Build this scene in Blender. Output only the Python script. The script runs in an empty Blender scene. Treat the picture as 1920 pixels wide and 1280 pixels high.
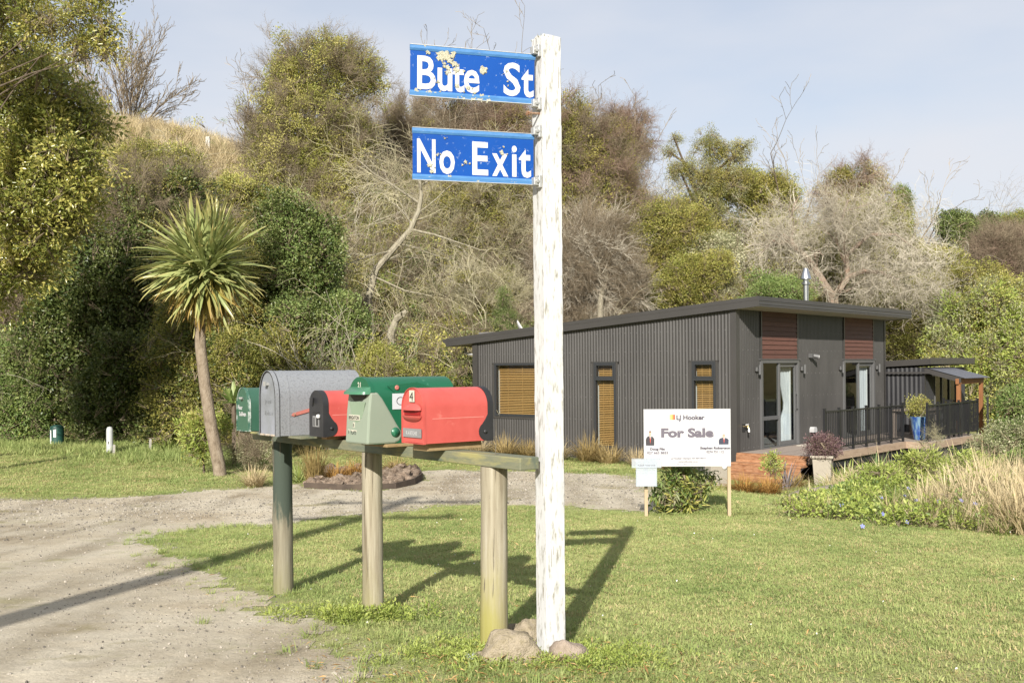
import bpy, bmesh, math, random
import numpy as np
from mathutils import Vector, Matrix, Euler, noise as mnoise

scene = bpy.context.scene
COL = scene.collection
rad = math.radians
random.seed(7)
RNG = np.random.default_rng(11)

# ------------------------------------------------------------------ camera
FPX, YHOR, ROLL, EYE = 1921.7, 688.6, rad(.472), 1.6     # measured in pixels of the 1920 x 1280 photograph
cam_d = bpy.data.cameras.new('camera')
cam_d.sensor_width = 36; cam_d.lens = FPX / 1920 * 36
cam_d.shift_y = (YHOR - 640) / 1920
cam_d.clip_start = .1; cam_d.clip_end = 2000
cam = bpy.data.objects.new('camera', cam_d); COL.objects.link(cam)
cam.location = (0, 0, EYE)
cam.matrix_world = Matrix.Translation((0, 0, EYE)) @ Matrix.Rotation(rad(90), 4, 'X') @ Matrix.Rotation(-ROLL, 4, 'Z')
scene.camera = cam

# ------------------------------------------------------------------ sky, sun, exposure
SUN_AZ, SUN_EL = 10, 28
w = bpy.data.worlds.new('World'); scene.world = w; w.use_nodes = True
nt = w.node_tree; nt.nodes.clear()
def N(nt, t, **kw):
    n = nt.nodes.new(t)
    for k, v in kw.items(): setattr(n, k, v)
    return n
sky = N(nt, 'ShaderNodeTexSky', sky_type='NISHITA', sun_disc=False, sun_elevation=rad(SUN_EL), sun_rotation=rad(180 + SUN_AZ))
sky.air_density = 1.0; sky.dust_density = 1.6; sky.ozone_density = 1.2
tc = N(nt, 'ShaderNodeTexCoord'); mp = N(nt, 'ShaderNodeMapping'); mp.inputs['Scale'].default_value = (1.0, 1.0, 3.2)
cn = N(nt, 'ShaderNodeTexNoise'); cn.inputs['Scale'].default_value = 1.7; cn.inputs['Detail'].default_value = 6; cn.inputs['Roughness'].default_value = .5
cr = N(nt, 'ShaderNodeMapRange'); cr.inputs['From Min'].default_value = .3; cr.inputs['From Max'].default_value = .72; cr.inputs['To Min'].default_value = .3; cr.inputs['To Max'].default_value = .97
mx = N(nt, 'ShaderNodeMix', data_type='RGBA'); mx.inputs['B'].default_value = (5.4, 5.5, 5.85, 1)
bg = N(nt, 'ShaderNodeBackground'); bg.inputs['Strength'].default_value = .088
ow = N(nt, 'ShaderNodeOutputWorld')
L = nt.links.new
L(tc.outputs['Generated'], mp.inputs['Vector']); L(mp.outputs['Vector'], cn.inputs['Vector']); L(cn.outputs['Fac'], cr.inputs['Value'])
L(cr.outputs['Result'], mx.inputs['Factor']); L(sky.outputs['Color'], mx.inputs['A']); L(mx.outputs['Result'], bg.inputs['Color']); L(bg.outputs['Background'], ow.inputs['Surface'])
sun_d = bpy.data.lights.new('sun', 'SUN'); sun_d.energy = 5.0; sun_d.angle = rad(.53); sun_d.color = (1, .95, .875)
sun = bpy.data.objects.new('sun', sun_d); COL.objects.link(sun)
sd = Vector((math.sin(rad(SUN_AZ)) * math.cos(rad(SUN_EL)), math.cos(rad(SUN_AZ)) * math.cos(rad(SUN_EL)), -math.sin(rad(SUN_EL))))
sun.rotation_euler = sd.to_track_quat('-Z', 'Y').to_euler(); sun.location = (-5, -20, 30)
vs = scene.view_settings; vs.view_transform = 'Standard'; vs.look = 'None'; vs.gamma = 1; vs.use_curve_mapping = False
vs.exposure = .75
scene.cycles.max_bounces = 6; scene.cycles.transparent_max_bounces = 12
scene.cycles.diffuse_bounces = 3

# ------------------------------------------------------------------ ground shape and measured rays
GY = [-80, 5.5, 10, 14, 23, 30, 300]; GZ = [.1, 0, -.28, -.5, -.69, -.7, -.7]
FX = [-150, -30, -14, -8, -4, 0, 4, 10, 20, 40, 150]; FY = [44, 36, 31.8, 28.5, 26, 29.5, 36.5, 40, 41, 43, 60]
RA = [-1.5, -.5, -.4, -.25, -.1, 0, .1, .2, .3, .4, .5, 1.5]; RZ = [21, 18, 17.8, 15.2, 13.5, 12.8, 11.6, 10.2, 9.0, 8.3, 8.6, 12]
def ss(t): t = np.clip(t, 0, 1); return t * t * (3 - 2 * t)
def foot(x): return np.interp(x, FX, FY)
def ground_z(x, y):
    x = np.asarray(x, float); y = np.asarray(y, float)
    z = np.interp(y, GY, GZ) - .25 * ss((x - 2.3) / 3) * ss((y - 14) / 5) + .12 * ss((-x - 6) / 6) * ss((y - 18) / 8)
    f = foot(x); a = x / np.maximum(y, 5)
    wv = np.clip((y - f) / (70 - f), 0, 1)
    h = np.interp(a, RA, RZ) + .7
    z = z + h * np.sin(wv * np.pi / 2) ** 1.15
    z = z - np.clip(y - 72, 0, 400) * .06
    z = z + 20 * ss((-26 - y) / 50)                                    # invented rise behind the viewer, added to cut low sky light on walls
    lump = np.sin(x * .31 + 1.3) * np.sin(y * .27 + x * .11) * .5
    return z + lump * np.clip((y - f - 2) / 8, 0, 1)
def gz(x, y): return float(ground_z(x, y))
def ray(px, py):
    a = (px - 960) / FPX; b = (YHOR - py) / FPX; c, s = math.cos(ROLL), math.sin(ROLL)
    return a * c + b * s, -a * s + b * c
def at(px, py, Y): a, b = ray(px, py); return Vector((a * Y, Y, EYE + b * Y))

# ------------------------------------------------------------------ materials
MATS = {}
def newmat(name):
    m = bpy.data.materials.new(name); m.use_nodes = True; m.node_tree.nodes.clear(); return m
def ramp(nt, cols, lo=.3, hi=.7):
    r = N(nt, 'ShaderNodeValToRGB'); el = r.color_ramp.elements
    while len(el) < len(cols): el.new(.5)
    for i, c in enumerate(cols):
        el[i].position = lo + (hi - lo) * i / max(1, len(cols) - 1); el[i].color = (*c, 1)
    return r
def surf(name, cols, scale=8, rough=.6, bump=0, bscale=None, stretch=(1, 1, 1), detail=6, lo=.3, hi=.7, metal=0, spec=.4, coat=0, dist=.01, speck=None, coord='Object', rnd=0, gain=.87):
    """a principled surface whose colour wanders over a noise; optional specks of a second noise, bump and per-object tone shift"""
    if name in MATS: return MATS[name]
    m = newmat(name); nt = m.node_tree; L = nt.links.new
    o = N(nt, 'ShaderNodeOutputMaterial'); p = N(nt, 'ShaderNodeBsdfPrincipled'); L(p.outputs[0], o.inputs[0])
    t = N(nt, 'ShaderNodeTexCoord'); mp = N(nt, 'ShaderNodeMapping'); mp.inputs['Scale'].default_value = stretch
    oi = N(nt, 'ShaderNodeObjectInfo')
    if coord == 'World':
        g = N(nt, 'ShaderNodeNewGeometry'); L(g.outputs['Position'], mp.inputs['Vector'])
    else:
        L(t.outputs[coord], mp.inputs['Vector'])
        cx = N(nt, 'ShaderNodeMath', operation='MULTIPLY'); cx.inputs[1].default_value = 37.; L(oi.outputs['Random'], cx.inputs[0])
        L(cx.outputs[0], mp.inputs['Location'])
    n = N(nt, 'ShaderNodeTexNoise'); n.inputs['Scale'].default_value = scale; n.inputs['Detail'].default_value = detail; n.inputs['Roughness'].default_value = .6
    L(mp.outputs[0], n.inputs['Vector'])
    cols = [tuple(v * gain for v in c) for c in cols]
    r = ramp(nt, cols, lo, hi); L(n.outputs['Fac'], r.inputs['Fac']); out = r.outputs['Color']
    if speck:
        n2 = N(nt, 'ShaderNodeTexNoise'); n2.inputs['Scale'].default_value = speck[1]; n2.inputs['Detail'].default_value = 8; n2.inputs['Roughness'].default_value = .65
        L(mp.outputs[0], n2.inputs['Vector'])
        mr = N(nt, 'ShaderNodeMapRange'); mr.inputs['From Min'].default_value = speck[2]; mr.inputs['From Max'].default_value = speck[3]; L(n2.outputs['Fac'], mr.inputs['Value'])
        mm = N(nt, 'ShaderNodeMix', data_type='RGBA'); L(mr.outputs[0], mm.inputs['Factor']); L(out, mm.inputs['A']); mm.inputs['B'].default_value = (*speck[0], 1); out = mm.outputs['Result']
    if rnd:
        hs = N(nt, 'ShaderNodeHueSaturation'); mr = N(nt, 'ShaderNodeMapRange'); mr.inputs['To Min'].default_value = 1 - rnd; mr.inputs['To Max'].default_value = 1 + rnd
        L(oi.outputs['Random'], mr.inputs['Value']); L(mr.outputs[0], hs.inputs['Value']); L(out, hs.inputs['Color']); out = hs.outputs['Color']
    L(out, p.inputs['Base Color'])
    p.inputs['Roughness'].default_value = rough; p.inputs['Metallic'].default_value = metal; p.inputs['Specular IOR Level'].default_value = spec; p.inputs['Coat Weight'].default_value = coat
    if bump:
        nb = N(nt, 'ShaderNodeTexNoise'); nb.inputs['Scale'].default_value = bscale or scale * 4; nb.inputs['Detail'].default_value = 8; L(mp.outputs[0], nb.inputs['Vector'])
        b = N(nt, 'ShaderNodeBump'); b.inputs['Strength'].default_value = bump; b.inputs['Distance'].default_value = dist; L(nb.outputs['Fac'], b.inputs['Height']); L(b.outputs[0], p.inputs['Normal'])
    MATS[name] = m; return m
def leafmat(name, cols, trans=.3, rough=.45, spec=.35, ns=.35, tip=None, patch=.5, gain=1.3, rnd=(.42, .38)):
    """leaf colour: drifts from clump to clump, from spray to spray and from leaf to leaf; some light passes through"""
    if name in MATS: return MATS[name]
    m = newmat(name); nt = m.node_tree; L = nt.links.new
    o = N(nt, 'ShaderNodeOutputMaterial'); p = N(nt, 'ShaderNodeBsdfPrincipled'); tr = N(nt, 'ShaderNodeBsdfTranslucent'); mx = N(nt, 'ShaderNodeMixShader'); mx.inputs[0].default_value = trans
    L(p.outputs[0], mx.inputs[1]); L(tr.outputs[0], mx.inputs[2]); L(mx.outputs[0], o.inputs[0])
    g = N(nt, 'ShaderNodeNewGeometry'); oi = N(nt, 'ShaderNodeObjectInfo')
    n = N(nt, 'ShaderNodeTexNoise'); n.inputs['Scale'].default_value = ns; n.inputs['Detail'].default_value = 3; L(g.outputs['Position'], n.inputs['Vector'])
    a = N(nt, 'ShaderNodeMath', operation='MULTIPLY_ADD'); a.inputs[1].default_value = rnd[0]; L(oi.outputs['Random'], a.inputs[0])
    b = N(nt, 'ShaderNodeMath', operation='MULTIPLY_ADD'); b.inputs[1].default_value = rnd[1]; L(g.outputs['Random Per Island'], b.inputs[0]); L(b.outputs[0], a.inputs[2])
    c = N(nt, 'ShaderNodeMath', operation='MULTIPLY_ADD'); c.inputs[1].default_value = patch; c.inputs[2].default_value = -patch / 2 + .1 + (.8 - rnd[0] - rnd[1]) / 2; L(n.outputs['Fac'], c.inputs[0]); L(c.outputs[0], b.inputs[2])
    r = ramp(nt, [tuple(v * gain for v in c) for c in cols], .08, .92); L(a.outputs[0], r.inputs['Fac']); out = r.outputs['Color']
    if tip:
        at_ = N(nt, 'ShaderNodeAttribute', attribute_name='tip'); mr = N(nt, 'ShaderNodeMapRange'); mr.inputs['From Min'].default_value = tip[1]; mr.inputs['From Max'].default_value = tip[2]; L(at_.outputs['Fac'], mr.inputs['Value'])
        mm = N(nt, 'ShaderNodeMix', data_type='RGBA'); L(mr.outputs[0], mm.inputs['Factor']); L(out, mm.inputs['A']); mm.inputs['B'].default_value = (*tip[0], 1); out = mm.outputs['Result']
    L(out, p.inputs['Base Color']); L(out, tr.inputs['Color'])
    p.inputs['Roughness'].default_value = rough; p.inputs['Specular IOR Level'].default_value = spec
    MATS[name] = m; return m
def glassmat():
    if 'glass' in MATS: return MATS['glass']
    m = newmat('window_glass'); nt = m.node_tree; L = nt.links.new
    o = N(nt, 'ShaderNodeOutputMaterial'); t = N(nt, 'ShaderNodeBsdfTransparent'); t.inputs[0].default_value = (.8, .84, .84, 1)
    g = N(nt, 'ShaderNodeBsdfGlossy'); g.inputs['Roughness'].default_value = .02; mx = N(nt, 'ShaderNodeMixShader')
    lw = N(nt, 'ShaderNodeLayerWeight'); lw.inputs['Blend'].default_value = .5; pw = N(nt, 'ShaderNodeMath', operation='POWER'); pw.inputs[1].default_value = 4.; L(lw.outputs['Facing'], pw.inputs[0]); f = N(nt, 'ShaderNodeMath', operation='MULTIPLY_ADD'); f.inputs[1].default_value = .7; f.inputs[2].default_value = .04; L(pw.outputs[0], f.inputs[0])
    L(f.outputs[0], mx.inputs[0]); L(t.outputs[0], mx.inputs[1]); L(g.outputs[0], mx.inputs[2]); L(mx.outputs[0], o.inputs[0])
    MATS['glass'] = m; return m

# ------------------------------------------------------------------ mesh helpers
class MB:
    """collects faces; build() links them as ONE mesh object"""
    def __init__(s): s.v = []; s.f = []; s.mi = []; s.mats = []
    def slot(s, m):
        if m is None: return 0
        if m not in s.mats: s.mats.append(m)
        return s.mats.index(m)
    def add(s, vs, fs, m=None):
        k = len(s.v); s.v += [tuple(v) for v in vs]; i = s.slot(m)
        for f in fs: s.f.append([k + j for j in f]); s.mi.append(i)
    def box(s, c, d, m=None, R=None):
        x, y, z = d[0] / 2, d[1] / 2, d[2] / 2
        vs = [Vector((i * x, j * y, k * z)) for i in (-1, 1) for j in (-1, 1) for k in (-1, 1)]
        if R is not None: vs = [R @ v for v in vs]
        c = Vector(c)
        s.add([v + c for v in vs], [(0, 1, 3, 2), (4, 6, 7, 5), (0, 4, 5, 1), (2, 3, 7, 6), (0, 2, 6, 4), (1, 5, 7, 3)], m)
    def bx(s, x0, x1, y0, y1, z0, z1, m=None): s.box(((x0 + x1) / 2, (y0 + y1) / 2, (z0 + z1) / 2), (abs(x1 - x0), abs(y1 - y0), abs(z1 - z0)), m)
    def tube(s, pts, rs, n=8, m=None, cap=True):
        pts = [Vector(p) for p in pts]; k = len(pts)
        if not hasattr(rs, '__len__'): rs = [rs] * k
        vs = []; prev = None
        for i, p in enumerate(pts):
            d = (pts[min(i + 1, k - 1)] - pts[max(i - 1, 0)])
            d = d.normalized() if d.length > 1e-9 else Vector((0, 0, 1))
            if prev is None:
                u = d.orthogonal().normalized()
            else:
                u = prev - d * prev.dot(d)
                u = u.normalized() if u.length > 1e-6 else d.orthogonal().normalized()
            prev = u; q = d.cross(u)
            for j in range(n):
                a = 2 * math.pi * j / n; vs.append(p + (u * math.cos(a) + q * math.sin(a)) * rs[i])
        fs = [(i * n + j, i * n + (j + 1) % n, (i + 1) * n + (j + 1) % n, (i + 1) * n + j) for i in range(k - 1) for j in range(n)]
        if cap: fs += [tuple(range(n - 1, -1, -1)), tuple((k - 1) * n + j for j in range(n))]
        s.add(vs, fs, m)
    def prism(s, poly, axis, a, b, m=None):
        """extrude a 2-D outline along an axis from a to b"""
        def P(u, v, t): return {'x': (t, u, v), 'y': (u, t, v), 'z': (u, v, t)}[axis]
        n = len(poly)
        s.add([P(u, v, a) for u, v in poly] + [P(u, v, b) for u, v in poly],
              [tuple(range(n - 1, -1, -1)), tuple(range(n, 2 * n))] + [(i, (i + 1) % n, n + (i + 1) % n, n + i) for i in range(n)], m)
    def lathe(s, prof, n=20, c=(0, 0, 0), m=None):
        c = Vector(c); vs = []
        for r, z in prof:
            for j in range(n):
                a = 2 * math.pi * j / n; vs.append(c + Vector((r * math.cos(a), r * math.sin(a), z)))
        k = len(prof)
        s.add(vs, [(i * n + j, i * n + (j + 1) % n, (i + 1) * n + (j + 1) % n, (i + 1) * n + j) for i in range(k - 1) for j in range(n)] + [tuple(range(n - 1, -1, -1)), tuple((k - 1) * n + j for j in range(n))], m)
    def mesh(s, name, m=None, smooth=False):
        me = bpy.data.meshes.new(name); me.from_pydata(s.v, [], s.f)
        for x in (s.mats or ([m] if m else [])): me.materials.append(x)
        if s.mats: me.polygons.foreach_set('material_index', s.mi)
        me.update()
        bm = bmesh.new(); bm.from_mesh(me); bmesh.ops.recalc_face_normals(bm, faces=bm.faces); bm.to_mesh(me); bm.free()
        if smooth: me.shade_smooth()
        return me
    def build(s, name, m=None, parent=None, smooth=False, bevel=0, angle=35):
        me = s.mesh(name, m, smooth)
        if smooth: me.set_sharp_from_angle(angle=rad(angle))
        o = link(name, me, parent)
        if bevel:
            b = o.modifiers.new('bevel', 'BEVEL'); b.width = bevel; b.segments = 2; b.limit_method = 'ANGLE'; b.angle_limit = rad(40)
        return o
def link(name, me, parent=None, loc=None):
    o = bpy.data.objects.new(name, me); COL.objects.link(o)
    if parent: o.parent = parent
    if loc is not None: o.location = loc
    return o
def tag(o, label=None, cat=None, group=None, kind=None):
    if label: o['label'] = label
    if cat: o['category'] = cat
    if group: o['group'] = group
    if kind: o['kind'] = kind
    return o
def thing(name, label, cat, loc=(0, 0, 0), rz=0, group=None):
    o = bpy.data.objects.new(name, None); COL.objects.link(o); o.location = loc; o.rotation_euler = (0, 0, rz); o.empty_display_size = .2
    return tag(o, label, cat, group)
def npmesh(name, V, T, mats, smooth=False, mi=None, attr=None):
    """mesh from numpy: V (n,3), T (m,3 or 4)"""
    me = bpy.data.meshes.new(name); V = np.asarray(V, np.float32); T = np.asarray(T, np.int32); k = T.shape[1]
    me.vertices.add(len(V)); me.vertices.foreach_set('co', V.ravel())
    me.loops.add(T.size); me.loops.foreach_set('vertex_index', T.ravel())
    me.polygons.add(len(T)); me.polygons.foreach_set('loop_start', np.arange(0, T.size, k, dtype=np.int32))
    for m in mats: me.materials.append(m)
    if mi is not None: me.polygons.foreach_set('material_index', np.asarray(mi, np.int32))
    if attr is not None:
        a = me.attributes.new('tip', 'FLOAT', 'POINT'); a.data.foreach_set('value', np.asarray(attr, np.float32))
    me.update(calc_edges=True)
    if smooth: me.shade_smooth()
    return me
def text_poly(s, h, width=None, bold=0, m=None, depth=.001, cond=1.0, res=3, align='LEFT', shear=0):
    """lettering as a thin mesh in the x-z plane, baseline at z=0, facing -y; returns a mesh"""
    cu = bpy.data.curves.new('lettering', 'FONT'); cu.body = s; cu.size = 1; cu.extrude = 0; cu.offset = bold; cu.resolution_u = res; cu.shear = shear
    ob = bpy.data.objects.new('lettering', cu); COL.objects.link(ob)
    dg = bpy.context.evaluated_depsgraph_get(); me = bpy.data.meshes.new_from_object(ob.evaluated_get(dg))
    bpy.data.objects.remove(ob); bpy.data.curves.remove(cu)
    n = len(me.vertices); co = np.zeros(n * 3, np.float32); me.vertices.foreach_get('co', co); co = co.reshape(-1, 3)
    x, y = co[:, 0] - co[:, 0].min(), co[:, 1]
    k = h / .73
    X = x * k * cond; Z = y * k
    if width: X = x / x.max() * width
    if align == 'CENTER': X = X - X.max() / 2
    me.vertices.foreach_set('co', np.stack([X, np.zeros(n), Z], 1).astype(np.float32).ravel())
    me.materials.clear(); me.materials.append(m); me.update()
    return me
def text(s, parent, loc, h, m, name='lettering', R=None, **kw):
    o = link(name, text_poly(s, h, m=m, **kw), parent, loc)
    if R is not None: o.rotation_euler = R
    return o

# ------------------------------------------------------------------ scattering (geometry nodes, for leaves, twigs, grass, gravel)
NG = {}
def scatter_group(protos):
    key = tuple(p.name for p in protos)
    if key in NG: return NG[key]
    ng = bpy.data.node_groups.new('scatter', 'GeometryNodeTree')
    ng.interface.new_socket('Geometry', in_out='INPUT', socket_type='NodeSocketGeometry'); ng.interface.new_socket('Geometry', in_out='OUTPUT', socket_type='NodeSocketGeometry')
    gi = ng.nodes.new('NodeGroupInput'); go = ng.nodes.new('NodeGroupOutput'); iop = ng.nodes.new('GeometryNodeInstanceOnPoints'); j = ng.nodes.new('GeometryNodeJoinGeometry')
    for p in protos:
        oi = ng.nodes.new('GeometryNodeObjectInfo'); oi.inputs['Object'].default_value = p
        gti = ng.nodes.new('GeometryNodeGeometryToInstance'); ng.links.new(oi.outputs['Geometry'], gti.inputs[0]); ng.links.new(gti.outputs[0], j.inputs[0])
    def na(n, t):
        a = ng.nodes.new('GeometryNodeInputNamedAttribute'); a.data_type = t; a.inputs['Name'].default_value = n; return a.outputs['Attribute']
    ng.links.new(gi.outputs[0], iop.inputs['Points']); ng.links.new(j.outputs[0], iop.inputs['Instance']); iop.inputs['Pick Instance'].default_value = True
    ng.links.new(na('idx', 'INT'), iop.inputs['Instance Index']); ng.links.new(na('rot', 'FLOAT_VECTOR'), iop.inputs['Rotation']); ng.links.new(na('scl', 'FLOAT_VECTOR'), iop.inputs['Scale'])
    ng.links.new(iop.outputs[0], go.inputs[0]); NG[key] = ng; return ng
def scatter(name, protos, P, rot, scl, parent=None, idx=None):
    P = np.asarray(P, np.float32); n = len(P)
    me = bpy.data.meshes.new(name); me.vertices.add(n); me.vertices.foreach_set('co', P.ravel())
    rot = np.asarray(rot, np.float32); scl = np.asarray(scl, np.float32)
    if scl.ndim == 1: scl = np.repeat(scl[:, None], 3, 1)
    if idx is None: idx = RNG.integers(0, len(protos), n)
    me.attributes.new('rot', 'FLOAT_VECTOR', 'POINT').data.foreach_set('vector', rot.ravel())
    me.attributes.new('scl', 'FLOAT_VECTOR', 'POINT').data.foreach_set('vector', scl.ravel())
    me.attributes.new('idx', 'INT', 'POINT').data.foreach_set('value', np.asarray(idx, np.int32))
    me.update(); o = link(name, me, parent)
    md = o.modifiers.new('scatter', 'NODES'); md.node_group = scatter_group(protos)
    o['kind'] = 'stuff'; return o
def proto(name, me): return bpy.data.objects.new(name, me)     # a shape to scatter, itself not in the scene
def out_rot(D, jit=.45):
    D = D / np.maximum(np.linalg.norm(D, axis=1, keepdims=True), 1e-6); n = len(D)
    return np.stack([RNG.normal(0, jit, n), np.arccos(np.clip(D[:, 2], -1, 1)) + RNG.normal(0, jit, n), np.arctan2(D[:, 1], D[:, 0])], 1)
def unit(n):
    v = RNG.normal(size=(n, 3)); return v / np.linalg.norm(v, axis=1, keepdims=True)
def leaves_np(C, D, Nn, Ln, Wd, fold=.25):
    """leaf blades: C base points, D direction, Nn face normal hint; four corners, two triangles folded along the midrib"""
    D = D / np.linalg.norm(D, axis=1, keepdims=True); S = np.cross(D, Nn); S /= np.maximum(np.linalg.norm(S, axis=1, keepdims=True), 1e-6); U = np.cross(S, D)
    n = len(C); Ln = Ln[:, None]; Wd = Wd[:, None]
    mid = C + D * Ln * .45 + U * Wd * fold
    V = np.stack([C, mid + S * Wd / 2, C + D * Ln - U * Ln * .12, mid - S * Wd / 2], 1).reshape(-1, 3)
    k = np.arange(n)[:, None] * 4
    return V, np.concatenate([k + np.array([[0, 1, 2]]), k + np.array([[0, 2, 3]])])
def spray_mesh(name, n, R, ln, wd, mat, flat=.7, up=.5, stem=None):
    """a clump of leaves round the end of a shoot; +z points out of the crown"""
    C = unit(n) * (RNG.random((n, 1)) ** .45) * R * np.array([1, 1, flat])
    D = C / R + unit(n) * .7 + np.array([0, 0, up]); Nn = unit(n) * .8 + np.array([0, 0, 1.])
    V, T = leaves_np(C, D, Nn, ln * RNG.uniform(.6, 1.25, n), wd * RNG.uniform(.7, 1.2, n))
    mats = [mat]; mi = np.zeros(len(T), int)
    if stem:
        b = MB()
        for i in range(5):
            e = Vector(C[i]); b.tube([(0, 0, -R * 1.3), e * .5 + Vector((0, 0, -R * .3)), e], [R * .03, R * .02, R * .01], 3, cap=False)
        V2 = np.array(b.v); F = np.array(b.f) + len(V); T2 = np.concatenate([F[:, [0, 1, 2]], F[:, [0, 2, 3]]])
        V = np.concatenate([V, V2]); T = np.concatenate([T, T2]); mats.append(stem); mi = np.concatenate([mi, np.ones(len(T2), int)])
    return npmesh(name, V, T, mats, mi=mi)
def twig_mesh(name, mat, n=9, ln=1., r=.008, spread=.55, droop=0., sub=4):
    b = MB(); rr = random.Random(name)
    def go(p, d, l, r, lv):
        pts = [p]; q = p.copy(); dd = d.copy(); k = 4
        for i in range(k):
            dd = (dd + Vector((rr.gauss(0, .16), rr.gauss(0, .16), rr.gauss(0, .12) - droop * .3))).normalized(); q = q + dd * l / k; pts.append(q.copy())
            if lv < 2 and i < k:
                for _ in range(rr.choice((1, 2)) if lv == 0 else 1):
                    s = Vector((rr.gauss(0, 1), rr.gauss(0, 1), rr.gauss(0, .6))).normalized()
                    go(q.copy(), (dd + s * .8).normalized(), l * rr.uniform(.35, .6), r * .6, lv + 1)
        b.tube(pts, [r * (1 - .75 * i / k) for i in range(k + 1)], 3, cap=False)
    for i in range(n):
        a = rr.random() * 6.283; s = rr.random() * spread
        go(Vector((0, 0, 0)), Vector((math.cos(a) * s, math.sin(a) * s, 1)).normalized(), ln * rr.uniform(.6, 1.1), r, 0)
    F = np.array(b.f); return npmesh(name, b.v, F, [mat])
def tuft_mesh(name, mat, n=30, h=.6, w=.012, spread=.5, base=.06, bend=.5, seg=3, vary=.5):
    """a tuft of grass blades"""
    V = []; T = []; tip = []
    for i in range(n):
        a = RNG.random() * 6.283; r = base * math.sqrt(RNG.random()); hh = h * (1 - vary * RNG.random()); s = spread * RNG.random(); a2 = a + RNG.normal(0, .8)
        wd = w * RNG.uniform(.6, 1.2); sx, sy = -math.sin(a2) * wd, math.cos(a2) * wd; k = len(V)
        for q in range(seg + 1):
            t = q / seg; lean = s * t + bend * s * t * t; z = hh * t * (1 - .35 * s * t * (1 + bend))
            x = math.cos(a) * r + math.cos(a2) * lean * hh; y = math.sin(a) * r + math.sin(a2) * lean * hh; f = (1 - t) ** .6
            if q < seg: V += [(x - sx * f, y - sy * f, z), (x + sx * f, y + sy * f, z)]; tip += [t, t]
            else: V += [(x, y, z)]; tip += [1]
        for q in range(seg - 1): T += [(k + 2 * q, k + 2 * q + 1, k + 2 * q + 3), (k + 2 * q, k + 2 * q + 3, k + 2 * q + 2)]
        T += [(k + 2 * seg - 2, k + 2 * seg - 1, k + 2 * seg)]
    return npmesh(name, V, T, [mat], attr=tip)
def rock_mesh(name, mat, seed, sub=2, flat=.7, rough=.28, cut=4):
    bm = bmesh.new(); bmesh.ops.create_icosphere(bm, subdivisions=sub, radius=1); rr = random.Random(seed)
    planes = [(Vector((rr.gauss(0, 1), rr.gauss(0, 1), rr.gauss(0, .8))).normalized(), rr.uniform(.55, .85)) for _ in range(cut)]
    off = Vector((seed * 3.7, seed * 1.3, 0))
    for v in bm.verts:
        c = v.co.copy()
        for nrm, d in planes:
            e = c.dot(nrm) - d
            if e > 0: c -= nrm * e * .85
        c *= 1 + rough * mnoise.noise(v.co * 1.6 + off) + rough * .35 * mnoise.noise(v.co * 5 + off)
        c.z *= flat; v.co = c
    me = bpy.data.meshes.new(name); bm.to_mesh(me); bm.free(); me.materials.append(mat)
    if sub > 2: me.shade_smooth()
    return me

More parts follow.
